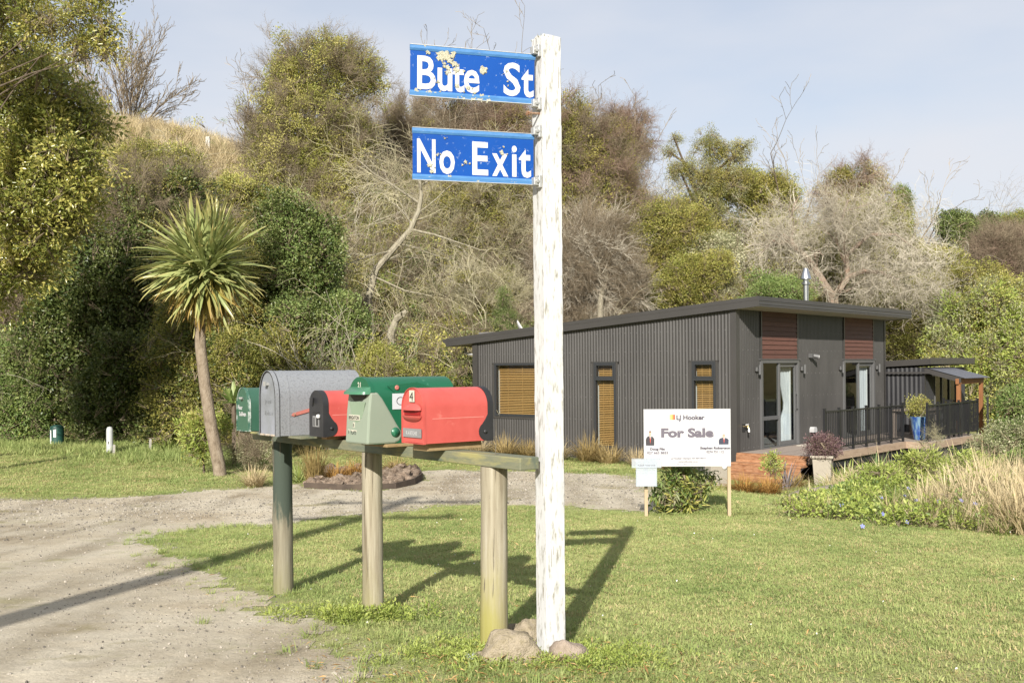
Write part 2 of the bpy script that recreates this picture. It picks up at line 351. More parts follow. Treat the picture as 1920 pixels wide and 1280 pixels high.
# ================================================================== THE SETTING: ground, drive, hillside
M_soil = surf('lawn_soil', [(.15, .175, .06), (.195, .21, .085), (.25, .235, .12), (.175, .2, .075)], scale=.9, rough=.95, bump=.6, bscale=45, coord='World', detail=9, lo=.3, hi=.72, spec=.1, dist=.03, gain=1.25)
M_hill = surf('hill_soil', [(.08, .08, .03), (.16, .135, .065), (.11, .115, .04)], scale=.35, rough=.95, bump=.6, bscale=8, coord='World', detail=9, spec=.1, dist=.1, gain=1.25)
def drive_mat():
    m = newmat('drive_gravel'); nt = m.node_tree; L = nt.links.new
    o = N(nt, 'ShaderNodeOutputMaterial'); p = N(nt, 'ShaderNodeBsdfPrincipled'); L(p.outputs[0], o.inputs[0]); p.inputs['Roughness'].default_value = .95; p.inputs['Specular IOR Level'].default_value = .1
    g = N(nt, 'ShaderNodeNewGeometry')
    def noise(sc, det=8, ro=.65):
        n = N(nt, 'ShaderNodeTexNoise'); n.inputs['Scale'].default_value = sc; n.inputs['Detail'].default_value = det; n.inputs['Roughness'].default_value = ro; L(g.outputs['Position'], n.inputs['Vector']); return n
    big = noise(.55, 5); r = ramp(nt, [(.3, .245, .17), (.42, .365, .27), (.48, .43, .335), (.35, .295, .21)], .3, .7); L(big.outputs['Fac'], r.inputs['Fac'])
    tr = N(nt, 'ShaderNodeMapping'); tr.inputs['Rotation'].default_value = (0, 0, .32); tr.inputs['Scale'].default_value = (1.1, .16, 1); L(g.outputs['Position'], tr.inputs['Vector']); tn = N(nt, 'ShaderNodeTexNoise'); tn.inputs['Scale'].default_value = 1.6; tn.inputs['Detail'].default_value = 5; L(tr.outputs[0], tn.inputs['Vector'])
    trr = ramp(nt, [(.72, .7, .67), (1, 1, 1), (1.12, 1.12, 1.12)], .34, .66); L(tn.outputs['Fac'], trr.inputs['Fac']); m0 = N(nt, 'ShaderNodeMix', data_type='RGBA', blend_type='MULTIPLY'); m0.inputs['Factor'].default_value = 1; L(r.outputs['Color'], m0.inputs['A']); L(trr.outputs['Color'], m0.inputs['B'])
    fine = noise(55, 10, .75); fr = ramp(nt, [(.62, .6, .57), (1, 1, 1), (1.15, 1.15, 1.15)], .3, .75); L(fine.outputs['Fac'], fr.inputs['Fac'])
    mm = N(nt, 'ShaderNodeMix', data_type='RGBA', blend_type='MULTIPLY'); mm.inputs['Factor'].default_value = .85; L(m0.outputs['Result'], mm.inputs['A']); L(fr.outputs['Color'], mm.inputs['B'])
    moss = noise(1.1, 6); mr = N(nt, 'ShaderNodeMapRange'); mr.inputs['From Min'].default_value = .57; mr.inputs['From Max'].default_value = .68; mr.inputs['To Max'].default_value = .55; L(moss.outputs['Fac'], mr.inputs['Value'])
    m2 = N(nt, 'ShaderNodeMix', data_type='RGBA'); L(mr.outputs[0], m2.inputs['Factor']); L(mm.outputs['Result'], m2.inputs['A']); m2.inputs['B'].default_value = (.23, .205, .09, 1); L(m2.outputs['Result'], p.inputs['Base Color'])
    vo = noise(85, 6, .7)
    b = N(nt, 'ShaderNodeBump'); b.inputs['Strength'].default_value = .6; b.inputs['Distance'].default_value = .012; L(vo.outputs['Fac'], b.inputs['Height'])
    b2 = N(nt, 'ShaderNodeBump'); b2.inputs['Strength'].default_value = .5; b2.inputs['Distance'].default_value = .05; L(noise(5, 8).outputs['Fac'], b2.inputs['Height']); L(b.outputs[0], b2.inputs['Normal']); L(b2.outputs[0], p.inputs['Normal'])
    return m
M_drive = drive_mat()
def sheet(name, xs, ys, keep, m, dz=0, smooth=True):
    X, Y = np.meshgrid(xs, ys); Z = ground_z(X, Y) + dz; nx = len(xs); ny = len(ys)
    V = np.stack([X.ravel(), Y.ravel(), Z.ravel()], 1)
    i, j = np.meshgrid(np.arange(nx - 1), np.arange(ny - 1)); a = (j * nx + i).ravel(); T = np.stack([a, a + 1, a + nx + 1, a + nx], 1)
    cx = (V[T[:, 0], 0] + V[T[:, 1], 0]) / 2; cy = (V[T[:, 0], 1] + V[T[:, 2], 1]) / 2
    T = T[keep(cx, cy)]
    u, inv = np.unique(T, return_inverse=True); T = inv.reshape(T.shape); V = V[u]
    return tag(link(name, npmesh(name, V, T, [m], smooth)), kind='structure')
def grid(spec): return np.unique(np.round(np.concatenate([np.arange(a, b + 1e-6, s) for a, b, s in spec]), 3))
gx = grid([(-220, -40, 12), (-40, -16, 1.5), (-16, 16, .4), (16, 50, 1.5), (50, 220, 12)])
gy = grid([(-120, -20, 10), (-20, 4, 1), (4, 32, .25), (32, 80, 1), (80, 150, 7)])
sheet('lawn', gx, gy, lambda x, y: y < foot(x) + 1.2, M_soil)
sheet('hillside', gx, gy, lambda x, y: y > foot(x) - 1.2, M_hill, dz=.004)

DRIVE = np.array([(-.55, 4.7), (-.72, 5.22), (-1.11, 6.22), (-1.91, 7.61), (-2.6, 8.88), (-3.36, 10.21), (-4.28, 11.89), (-4.64, 12.7), (-4.24, 12.95), (-3.29, 13.68), (-2.72, 14.4), (-2.05, 15.04), (-1.17, 15.79), (-.27, 16.09), (.79, 15.58),
    (1.9, 14.71), (2.35, 15.0), (2.6, 17), (2.64, 21.3), (.44, 22.2), (-1.58, 23.1), (-2.12, 22.47), (-1.93, 19.9), (-2.6, 18.4), (-3.75, 18.88), (-4.13, 19.76), (-4.94, 19.29), (-6.93, 17.47), (-8.77, 17.52), (-14, 17.7), (-40, 18), (-40, -14), (.9, -14), (.3, 3.0)])
def poly_sd(P, x, y):
    """signed distance to a polygon, positive inside"""
    x = np.asarray(x, float); y = np.asarray(y, float); d = np.full(x.shape, 1e9); ins = np.zeros(x.shape, bool); n = len(P)
    for i in range(n):
        ax, ay = P[i]; bx_, by = P[(i + 1) % n]; ex, ey = bx_ - ax, by - ay; t = np.clip(((x - ax) * ex + (y - ay) * ey) / (ex * ex + ey * ey), 0, 1)
        d = np.minimum(d, np.hypot(x - ax - t * ex, y - ay - t * ey))
        c = ((ay > y) != (by > y)) & (x < (bx_ - ax) * (y - ay) / (by - ay + 1e-12) + ax); ins ^= c
    return np.where(ins, d, -d)
def wob(x, y, a=1.): return a * (.16 * np.sin(x * 3.1 + y * 1.7) + .12 * np.sin(y * 4.3 - x * 2.2 + 1) + .07 * np.sin(x * 11 + y * 7) + .05 * np.sin(y * 17 - x * 13))
dx = grid([(-40, -12, 1.5), (-12, -6, .12), (-6, 3.2, .05)]); dy = grid([(-14, 4, 1), (4, 16, .05), (16, 24, .1)])
sheet('gravel_drive', dx, dy, lambda x, y: poly_sd(DRIVE, x, y) + wob(x, y, .7) > .06, M_drive, dz=.004)

# ================================================================== GRASS AND GRAVEL
GRN = [(.11, .155, .045), (.185, .23, .075), (.255, .28, .105), (.33, .32, .15)]
M_blade = leafmat('grass_blade', GRN, trans=.4, ns=.8, rough=.55, spec=.25, patch=1.0, gain=1.55, rnd=(.3, .25))
M_dryb = leafmat('dry_blade', [(.24, .21, .08), (.34, .28, .14), (.44, .37, .2)], trans=.25, ns=.8, rough=.7, spec=.15)
lawn_protos = [proto('lawn_tuft', tuft_mesh('lawn_tuft', M_blade if k < 5 else M_dryb, n=26, h=.03, w=.0030, spread=1.5, base=.1, bend=.7, seg=2)) for k in range(6)]
long_protos = [proto('long_tuft', tuft_mesh('long_tuft', M_blade, n=26, h=.13, w=.0045, spread=.9, base=.07, bend=.8, seg=3)) for k in range(3)]
def lawn_points(n, x0, x1, y0, y1, edge=.02):
    x = RNG.uniform(x0, x1, n); y = RNG.uniform(y0, y1, n); d = -(poly_sd(DRIVE, x, y) + wob(x, y, .7))
    k = (np.abs(x / np.maximum(y, 1)) < .6) & (y < foot(x) + .8) & (RNG.random(n) < np.clip((d + .4) / .7, 0, 1) ** 1.3)
    return x[k], y[k], d[k]
def grass(name, n, x0, x1, y0, y1, s0, protos, rare=1.):
    x, y, d = lawn_points(n, x0, x1, y0, y1)
    patch = np.sin(x * 1.1 + y * .6) * np.sin(y * .9 - x * .4); dry = np.clip(.9 - d * .9, 0, 1) * .75 + .09 + .05 * patch
    idx = np.where(RNG.random(len(x)) < dry, 5, RNG.integers(0, 5, len(x))) if protos is lawn_protos else None
    if protos is lawn_protos: bare = np.exp(-((x - .1) / 1.0) ** 2 - ((y - 5.0) / .5) ** 2); idx = np.where(RNG.random(len(x)) < bare * .55, 5, idx)
    sc = s0 * RNG.uniform(.65, 1.35, len(x)) * np.clip(.62 + d * .55, .35, 1)
    return scatter(name, protos, np.stack([x, y, ground_z(x, y) - .004], 1), np.stack([RNG.normal(0, .12, len(x)), RNG.normal(0, .12, len(x)), RNG.uniform(0, 6.28, len(x))], 1), sc, idx=idx)
grass('lawn_grass', 110000, -5.5, 8.5, 3.6, 16, 1.0, lawn_protos)
grass('lawn_grass', 26000, 2., 7.5, 14.5, 23, 1.6, lawn_protos)
grass('lawn_grass', 60000, -19, 3.6, 15.5, 34, 1.7, lawn_protos)
# a few longer tufts round the posts and along the edge of the drive
x, y, d = lawn_points(5000, -5, 3, 4.6, 14); k = (d < .45) | (np.hypot(x - .2, y - 5.8) < .8) | (RNG.random(len(x)) < .05); x, y = x[k], y[k]
scatter('long_grass', long_protos, np.stack([x, y, ground_z(x, y)], 1), np.stack([RNG.normal(0, .15, len(x)), RNG.normal(0, .15, len(x)), RNG.uniform(0, 6.28, len(x))], 1), RNG.uniform(.25, .75, len(x)))
x = RNG.uniform(-19, -6, 5000); y = RNG.uniform(24, 32, 5000); k = y > foot(x) - 3.5 + RNG.normal(0, 1, 5000); x, y = x[k], y[k]
scatter('long_grass', long_protos, np.stack([x, y, ground_z(x, y)], 1), np.stack([RNG.normal(0, .15, len(x)), RNG.normal(0, .15, len(x)), RNG.uniform(0, 6.28, len(x))], 1), RNG.uniform(1, 2.4, len(x)))

M_stone = surf('gravel_stone', [(.13, .115, .095), (.26, .235, .195), (.4, .37, .32)], scale=2, rough=.9, rnd=.55, spec=.15, lo=.2, hi=.8)
peb = [proto('pebble', rock_mesh('pebble', M_stone, 50 + k, sub=1, flat=.6)) for k in range(4)]
n = 60000; x = RNG.uniform(-9, 2.8, n); y = np.concatenate([RNG.uniform(3.8, 12, n // 2), RNG.uniform(12, 23, n // 2)]); d = poly_sd(DRIVE, x, y) + wob(x, y, .7)
band = np.exp(-((y - 15.2 + .12 * x) / 1.3) ** 2) * (x < -1) + (x > -1.4) * (y > 16) * .8 + np.exp(-((d - .55) / .45) ** 2) * (y < 10) * .6 + .34
k = (np.abs(x / y) < .6) & (d > -.12) & (RNG.random(n) < np.clip(band, 0, 1)); x, y = x[k], y[k]; n = len(x)
scatter('gravel', peb, np.stack([x, y, ground_z(x, y) + .005], 1), RNG.uniform(0, 6.28, (n, 3)), np.where(y < 12, .0055, .0095) * RNG.lognormal(0, .45, n))
M_litter = surf('fallen_leaf', [(.3, .14, .05), (.42, .27, .1), (.5, .36, .2)], scale=1, rnd=.4, rough=.8)
lf = [proto('fallen_leaf', npmesh('fallen_leaf', *leaves_np(np.zeros((1, 3)), np.array([[1., 0, .1]]), np.array([[0, .2, 1.]]), np.array([1.]), np.array([.14])), [M_litter]))]
n = 2200; x = np.concatenate([RNG.uniform(-3, 6, 700), RNG.normal(0, .8, 1500)]); y = np.concatenate([RNG.uniform(4.3, 13, 700), RNG.normal(5.2, .4, 1500)]); k = poly_sd(DRIVE, x, y) < .3; x, y = x[k], y[k]; n = len(x)
scatter('fallen_leaves', lf, np.stack([x, y, ground_z(x, y) + .03], 1), np.stack([RNG.normal(0, .3, n), RNG.normal(0, .3, n), RNG.uniform(0, 6.28, n)], 1), RNG.uniform(.015, .085, n) * np.where(np.arange(n) % 8 == 0, 1, .6))
M_daisy = surf('white_petal', [(.8, .8, .78), (.85, .85, .8)], rough=.8)
dz_ = [proto('daisy', rock_mesh('daisy', M_daisy, 3, sub=1, flat=.4, rough=.1))]
n = 150; x = RNG.uniform(-4, 8, n); y = RNG.uniform(5, 26, n); k = (poly_sd(DRIVE, x, y) < -.3) & (y < 14 + 10 * (x < -4)); x, y = x[k], y[k]; n = len(x)
tag(scatter('daisy_flowers', dz_, np.stack([x, y, ground_z(x, y) + .05], 1), RNG.uniform(0, 6, (n, 3)), RNG.uniform(.005, .010, n)))

# ================================================================== THE HOUSE  (local x runs along the front, y back along the long wall, from the near corner)
TH = rad(41.58); HX, HY = 4.951, 22.66; HROT = math.pi / 2 - TH
def house_w(t, s): return (HX + t * math.sin(TH) - s * math.cos(TH), HY + t * math.cos(TH) + s * math.sin(TH))
M_iron = surf('charcoal_iron', [(.048, .0455, .0435), (.058, .055, .0525), (.069, .0655, .0625)], scale=1.6, stretch=(1, 1, .35), rough=.42, spec=.5)
M_trim = surf('charcoal_trim', [(.047, .044, .041), (.055, .0515, .049)], scale=1, rough=.4, spec=.5)
M_alu = surf('black_joinery', [(.028, .03, .033), (.034, .036, .04)], scale=1, rough=.35, spec=.5)
M_alug = surf('grey_joinery', [(.1, .1, .1), (.12, .12, .12)], scale=1, rough=.35, spec=.5)
M_soffit = surf('soffit_paint', [(.5, .47, .4), (.55, .5, .43)], scale=1, rough=.8)
M_cedar = surf('red_stained_cedar', [(.075, .032, .022), (.125, .056, .04), (.095, .04, .028)], scale=3, stretch=(1.5, 8, 14), rough=.6, rnd=.18, bump=.2)
M_blind = surf('honey_timber_slat', [(.48, .27, .09), (.6, .36, .14)], scale=4, stretch=(1, 9, 9), rough=.45, rnd=.15)
M_glass = glassmat()
M_room = surf('room_wall', [(.16, .155, .15), (.18, .175, .17)], scale=1, rough=.9)
M_dark = surf('dark_object', [(.02, .02, .02), (.03, .03, .03)], scale=1, rough=.5)
M_curtain = surf('grey_curtain', [(.42, .44, .46), (.55, .57, .58)], scale=20, stretch=(1, 1, .1), rough=.9)
M_white = surf('white_plastic', [(.75, .75, .73), (.8, .8, .78)], scale=2, rough=.4)
M_steel = surf('stainless_steel', [(.55, .56, .57), (.66, .67, .68)], scale=2, rough=.28, metal=1)
house = thing('house', 'charcoal corrugated iron house with single sloping roof, cedar panels and timber blinds', 'house', (HX, HY, 0), HROT)
ZB, ZK = -1.05, -.327                       # foot of the walls, deck level
def roof_z(s): return 3.09 - .0717 * (s + .62)         # top of the roof edge
def wall_top(s): return roof_z(s) - .2
def corrugated(mb, axis, a0, a1, zlo, zhi, fixed, sign, pitch=.085, amp=.009, m=None):
    """a corrugated sheet: along axis ('s' or 't') from a0 to a1; zhi may be a function"""
    n = max(4, int(round((a1 - a0) / pitch * 8))); vs = []
    for i in range(n + 1):
        a = a0 + (a1 - a0) * i / n; o = fixed + sign * amp * math.cos(a / pitch * 2 * math.pi); top = zhi(a) if callable(zhi) else zhi
        vs += [(o, a, zlo), (o, a, top)] if axis == 's' else [(a, o, zlo), (a, o, top)]
    mb.add(vs, [(2 * i, 2 * i + 2, 2 * i + 3, 2 * i + 1) for i in range(n)], m)
def wall_with_openings(mb, axis, length, openings, top, fixed, sign, a_lo=0, **kw):
    cuts = sorted(openings); a = a_lo
    for o0, o1, z0, z1 in cuts:
        corrugated(mb, axis, a, o0, ZB, top, fixed, sign, **kw)
        if z0 > ZB: corrugated(mb, axis, o0, o1, ZB, z0, fixed, sign, **kw)
        corrugated(mb, axis, o0, o1, z1, top, fixed, sign, **kw); a = o1
    corrugated(mb, axis, a, length, ZB, top, fixed, sign, **kw)
SL, TL = 8.02, 8.41
WIN = [(5.35, 7.29, .25, 1.72), (3.19, 3.97, -.45, 1.72), (.444, 1.176, -.45, 1.72)]    # openings in the long wall, flashing included
b = MB(); wall_with_openings(b, 's', SL - .1, WIN, wall_top, 0, -1, a_lo=.12); b.build('wall', M_iron, house, smooth=True, angle=60)
DOOR = [(1.09, 3.03, ZK, 2.75), (5.6, 7.62, ZK, 2.75)]
b = MB(); wall_with_openings(b, 't', TL - .06, DOOR, lambda t: wall_top(0), 0, -1, a_lo=.1, pitch=.0762); b.build('wall', M_iron, house, smooth=True, angle=60)
b = MB(); corrugated(b, 't', 0, TL, ZB, lambda t: wall_top(SL), SL, 1); b.build('wall', M_iron, house, smooth=True, angle=60)
b = MB(); corrugated(b, 's', 0, SL, ZB, wall_top, TL, 1); b.build('wall', M_iron, house, smooth=True, angle=60)
# rows of roofing screws on the crests of the sheets
M_screw = surf('screw_head', [(.2, .195, .19), (.26, .255, .25)], rough=.5); b = MB()
for z in (-.25, .3, .85, 1.4, 1.95, 2.4):
    for k in range(1, 94, 2):
        s = k * .085
        if .15 < s < SL - .2 and z < wall_top(s) - .08 and not any(o0 - .02 < s < o1 + .02 and z0 < z < z1 + .02 for o0, o1, z0, z1 in WIN): b.box((-.0105, s, z), (.006, .011, .011))
    for k in range(1, 109, 3):
        t = k * .0762
        if .15 < t < TL - .1 and not any(o0 - .02 < t < o1 + .02 and z0 < z < z1 for o0, o1, z0, z1 in DOOR): b.box((t, -.0105, z), (.011, .006, .011))
tag(b.build('screws', M_screw, house), kind='stuff')
# inside: linings, floor, ceiling, a few pieces of furniture seen through the doors
b = MB()
for args in ((.34, .36, .1, SL - .1, ZK, 2.5), (TL - .12, TL - .1, .1, SL - .1, ZK, 2.5), (.1, TL - .1, 4.6, 4.62, ZK, 2.55)): b.bx(*args)
b.build('inner_wall', M_room, house)
b = MB(); b.bx(.1, TL - .1, .06, SL - .1, ZK - .08, ZK - .01); b.build('floor', surf('grey_floor', [(.2, .2, .2), (.24, .24, .23)], scale=4, rough=.6), house)
b = MB(); b.bx(.1, TL - .1, .1, SL - .1, 2.52, 2.56); b.build('inner_ceiling', M_room, house)
b = MB(); b.bx(1.3, 2.0, 3.9, 4.5, ZK, ZK + .85); b.bx(2.1, 2.9, 3.95, 4.5, ZK, ZK + .9); b.bx(1.4, 2.6, 4.56, 4.59, .9, 1.5); b.build('kitchen_cupboard', M_dark, house)
b = MB(); b.bx(5.9, 6.6, 3.0, 3.6, ZK, ZK + .75); b.bx(6.7, 7.3, 2.8, 3.3, ZK, ZK + .95); b.build('inner_furniture', M_white, house)
# corner flashings
b = MB(); b.bx(-.022, .12, -.022, -.012, ZB, wall_top(0)); b.bx(-.022, -.012, -.012, .13, ZB, wall_top(0)); b.build('corner_flashing', M_trim, house)
b = MB(); b.bx(-.022, -.012, SL - .16, SL + .02, ZB, wall_top(SL)); b.bx(-.012, .1, SL + .012, SL + .02, ZB, wall_top(SL)); b.build('corner_flashing', M_trim, house)
b = MB(); b.bx(TL - .07, TL + .02, -.022, -.012, ZB, wall_top(0)); b.build('corner_flashing', M_trim, house)
# roof: deck, soffit, barge and gutter
S0, S1, T0, T1 = -.62, 8.97, -.12, 8.73
b = MB(); b.add([(t, s, roof_z(s) - d) for t in (T0 + .03, T1 - .03) for s in (S0 + .03, S1 - .03) for d in (.015, .06)], [(0, 1, 3, 2), (4, 6, 7, 5), (0, 4, 5, 1), (2, 3, 7, 6), (0, 2, 6, 4), (1, 5, 7, 3)])
b.build('roof', M_trim, house)
b = MB(); b.add([(t, s, roof_z(s) - d) for t in (T0 + .02, T1 - .02) for s in (S0 + .02, S1 - .02) for d in (.185, .2)], [(0, 1, 3, 2), (4, 6, 7, 5), (0, 4, 5, 1), (2, 3, 7, 6), (0, 2, 6, 4), (1, 5, 7, 3)])
b.build('soffit', M_soffit, house)
for tt in (T0, T1):
    b = MB(); e = .022 if tt == T0 else -.022
    b.add([(tt + o, s, roof_z(s) - d) for o in (0, e) for s in (S0, S1) for d in (-.012, .212)], [(0, 1, 3, 2), (4, 6, 7, 5), (0, 4, 5, 1), (2, 3, 7, 6), (0, 2, 6, 4), (1, 5, 7, 3)])
    e = -e / 4
    b.add([(tt + o, s, roof_z(s) - d) for o in (e, 0) for s in (S0, S1) for d in (.06, .068)], [(0, 1, 3, 2), (4, 6, 7, 5), (0, 4, 5, 1), (2, 3, 7, 6), (0, 2, 6, 4), (1, 5, 7, 3)])
    b.build('barge_board', M_trim, house)
b = MB(); zt = roof_z(S0)
b.prism([(S0, zt + .012), (S0 - .012, zt + .012), (S0 - .012, zt - .06), (S0 - .03, zt - .072), (S0 - .03, zt - .082), (S0 - .02, zt - .09), (S0 - .02, zt - .14), (S0 - .026, zt - .15), (S0 - .026, zt - .165), (S0 - .018, zt - .175), (S0 - .018, zt - .212), (S0, zt - .212)], 'x', T0, T1)
b.build('fascia', M_trim, house)
b = MB(); zt = roof_z(S1)
b.prism([(S1, zt + .0), (S1 + .12, zt - .01), (S1 + .13, zt - .03), (S1 + .12, zt - .09), (S1 + .02, zt - .13), (S1, zt - .21)], 'x', T0, T1); b.build('gutter', M_trim, house)
M_pvc = surf('grey_pvc', [(.45, .45, .43), (.5, .5, .48)], rough=.5)
b = MB(); b.tube([(.4, SL + .72, 2.17), (.4, SL + .7, 2.05), (.35, SL + .62, 2.0), (.28, SL + .1, 1.94), (.28, SL + .09, 1.85), (.28, SL + .09, ZB)], .035, 8); b.build('downpipe', M_pvc, house, smooth=True)
# flue with cowl
b = MB(); b.lathe([(.075, 2.4), (.075, 3.78), (.12, 3.8), (.12, 3.84), (.078, 3.86), (.078, 3.93), (.15, 3.94), (.15, 3.97), (.07, 4.2), (.055, 4.24), (.0, 4.245)], 16, (6.05, 1.23, 0)); fl = b.build('flue', M_steel, house, smooth=True, angle=40)
# satellite dish showing over the low end of the roof
b = MB(); b.lathe([(.02, 0), (.12, .015), (.22, .05), (.26, .09), (.255, .095), (.2, .06), (.1, .03), (.0, .02)], 18); me = b.mesh('satellite_dish', surf('dish_grey', [(.5, .5, .5), (.62, .62, .61)], rough=.5, scale=6), True)
o = link('satellite_dish', me, house, (.75, 7.0, 2.62)); o.rotation_euler = (rad(58), 0, rad(40))
b = MB(); b.tube([(.75, 7.0, 2.4), (.75, 7.0, 2.68)], .02, 6); b.build('mast', M_steel, house)
# windows in the long wall: flashing, frame, panes, blind slats
SLAT = {}
def slat_mesh(wd):
    if wd not in SLAT:
        bb = MB(); R = Matrix.Rotation(rad(-28), 3, 'Y'); bb.box((0, 0, 0), (.045, wd, .004), None, R); SLAT[wd] = bb.mesh('slat', M_blind)
    return SLAT[wd]
def blind(parent, y0, y1, z0, z1, x=.11, pitch=.043):
    z = z0 + .02
    while z < z1 - .01: link('slat', slat_mesh(round(y1 - y0, 3)), parent, (x, (y0 + y1) / 2, z)); z += pitch
    bb = MB()
    for f in ((.2, .5, .8) if y1 - y0 > 1 else (.3, .7)): yy = y0 + (y1 - y0) * f; bb.bx(x - .03, x - .026, yy - .004, yy + .004, z0, z1)
    bb.build('ladder_tape', M_blind, parent)
for i, (s0, s1, z0, z1) in enumerate(WIN):
    b = MB(); f = .06
    wroot = link('window', None, house); wroot.empty_display_size = .1
    b.bx(-.02, -.008, s0, s0 + f, z0, z1); b.bx(-.02, -.008, s1 - f, s1, z0, z1); b.bx(-.02, -.008, s0 + f, s1 - f, z0, z0 + f); b.bx(-.03, .0, s0 - .03, s1 + .03, z1 - .012, z1 + .006); b.build('flashing', M_trim, wroot)
    a0, a1, c0, c1 = s0 + f, s1 - f, z0 + f, z1 - .012; fr = .055; b = MB()
    b.bx(-.035, .06, a0, a0 + fr, c0, c1); b.bx(-.035, .06, a1 - fr, a1, c0, c1); b.bx(-.035, .06, a0 + fr, a1 - fr, c0, c0 + fr); b.bx(-.035, .06, a0 + fr, a1 - fr, c1 - fr, c1)
    if i:
        zm = 1.30; b.bx(-.04, .05, a0 + fr, a1 - fr, zm - .035, zm + .035)
        for q in (0, 1): yy = (a0 + fr, a1 - fr - .03)[q]; b.bx(-.045, .04, yy, yy + .03, zm + .035, c1 - fr)
        b.bx(-.045, .04, a0 + fr + .03, a1 - fr - .03, c1 - fr - .03, c1 - fr); b.bx(-.045, .04, a0 + fr + .03, a1 - fr - .03, zm + .035, zm + .065)
    b.build('frame', M_alu, wroot, bevel=.004)
    b = MB(); b.add([(.003, a0 + fr, c0 + fr), (.003, a1 - fr, c0 + fr), (.003, a1 - fr, c1 - fr), (.003, a0 + fr, c1 - fr)], [(0, 1, 2, 3)]); b.build('pane', M_glass, wroot)
    b = MB(); b.bx(.06, .2, a0 - .02, a0, c0, c1); b.build('reveal', M_white, wroot); b = MB(); b.bx(.06, .2, a1, a1 + .02, c0, c1); b.build('reveal', M_white, wroot)
    blind(wroot, a0 + fr + .004, a1 - fr - .004, c0 + fr, c1 - fr)
    b = MB(); b.bx(.3, .31, a0 - .3, a1 + .3, c0 - .2, c1 + .2); b.build('backing', M_dark, wroot)
# glazed doors in the front wall, cedar boards over them
BOARD = {}
for di, (t0, t1) in enumerate(((1.12, 3.0), (5.625, 7.6))):
    d = link('door', None, house)
    b = MB(); b.bx(t0 - .03, t0 + .05, -.035, .08, ZK, 1.72); b.bx(t1 - .05, t1 + .03, -.035, .08, ZK, 1.72); b.bx(t0 + .05, t1 - .05, -.035, .08, 1.65, 1.72); b.bx(t0 + .05, t1 - .05, -.03, .08, ZK, ZK + .035); b.bx(t0 - .08, t1 + .08, -.05, 0, 1.722, 1.745)
    tm = (t0 + t1) / 2
    b.bx(tm - .07, tm + .0, -.02, .05, ZK + .036, 1.648); b.bx(t0 + .05, t0 + .11, -.015, .04, ZK + .036, 1.648)
    b.build('frame', M_alug, d, bevel=.004)
    b = MB(); b.bx(t0 + .111, tm - .07, -.01, .03, .33, .42) if di == 0 else None
    b.bx(tm + .0, tm + .07, .02, .06, ZK + .036, 1.648); b.bx(t1 - .13, t1 - .05, .02, .06, ZK + .036, 1.648); b.bx(tm + .07, t1 - .13, .02, .06, ZK + .036, ZK + .13); b.bx(tm + .07, t1 - .13, .02, .06, 1.56, 1.648)
    b.build('sash', M_alug, d, bevel=.003)
    b = MB(); b.add([(t0 + .11, .007, ZK + .036), (tm - .07, .007, ZK + .036), (tm - .07, .007, 1.648), (t0 + .11, .007, 1.648)], [(0, 1, 2, 3)]); b.build('pane', M_glass, d)
    b = MB(); b.add([(tm + .07, .04, ZK + .13), (t1 - .13, .04, ZK + .13), (t1 - .13, .04, 1.56), (tm + .07, .04, 1.56)], [(0, 1, 2, 3)]); b.build('pane', M_glass, d)
    if di == 0:
        b = MB(); h0 = .55; b.tube([(t1 - .1, .02, h0), (t1 - .1, -.04, h0), (t1 - .1, -.04, h0 + .36), (t1 - .1, .02, h0 + .36)], .014, 8); b.bx(t1 - .125, t1 - .075, .008, .02, h0 - .05, h0 + .41); b.build('handle', M_alug, d, smooth=True)
    # gathered curtain
    b = MB(); n = 46; c0 = tm + .1; vs = []; zs = [ZK + .02, .35, .55, .7, 1.0, 1.35, 1.58]; ws = [.62, .42, .28, .27, .38, .52, .62] if di == 0 else [.62] * 7
    for zi, (z, wv) in enumerate(zip(zs, ws)):
        for q in range(n): u = q / (n - 1); vs.append((t1 - .16 - wv + u * wv, .16 + .03 * math.sin(u * 44), z))
    b.add(vs, [(a * n + q, a * n + q + 1, (a + 1) * n + q + 1, (a + 1) * n + q) for a in range(6) for q in range(n - 1)]); b.build('curtain', M_curtain, d, smooth=True, angle=80)
    b = MB(); b.bx(t1 - .18, t1 - .13, .12, .2, ZK + .1, 1.6); b.build('curtain_lining', M_white, d)
    # weatherboards
    lo, hi = 1.75, wall_top(0) - .01; nb = 10; h = (hi - lo) / nb; f0, f1 = t0 + .045, t1 - .07
    if di not in BOARD:
        bb = MB(); bb.add([(-(f1 - f0) / 2, 0, 0), ((f1 - f0) / 2, 0, 0), ((f1 - f0) / 2, .022, h + .012), (-(f1 - f0) / 2, .022, h + .012), (-(f1 - f0) / 2, .03, 0), ((f1 - f0) / 2, .03, 0), ((f1 - f0) / 2, .03, h + .012), (-(f1 - f0) / 2, .03, h + .012)], [(0, 1, 2, 3), (5, 4, 7, 6), (0, 4, 5, 1), (3, 2, 6, 7), (0, 3, 7, 4), (1, 5, 6, 2)]); BOARD[di] = bb.mesh('weatherboard', M_cedar)
    pan = link('cedar_panel', None, house)
    for q in range(nb): link('weatherboard', BOARD[di], pan, ((f0 + f1) / 2, -.028, lo + q * h))
    b = MB(); b.bx(f0 - .05, f0 - .002, -.03, .0, lo, hi); b.bx(f1 + .002, f1 + .05, -.03, .0, lo, hi); b.build('trim', M_trim, pan)
    b = MB(); b.bx(f0 - .05, f1 + .05, .004, .02, lo - .03, hi); b.build('lining', M_dark, pan)
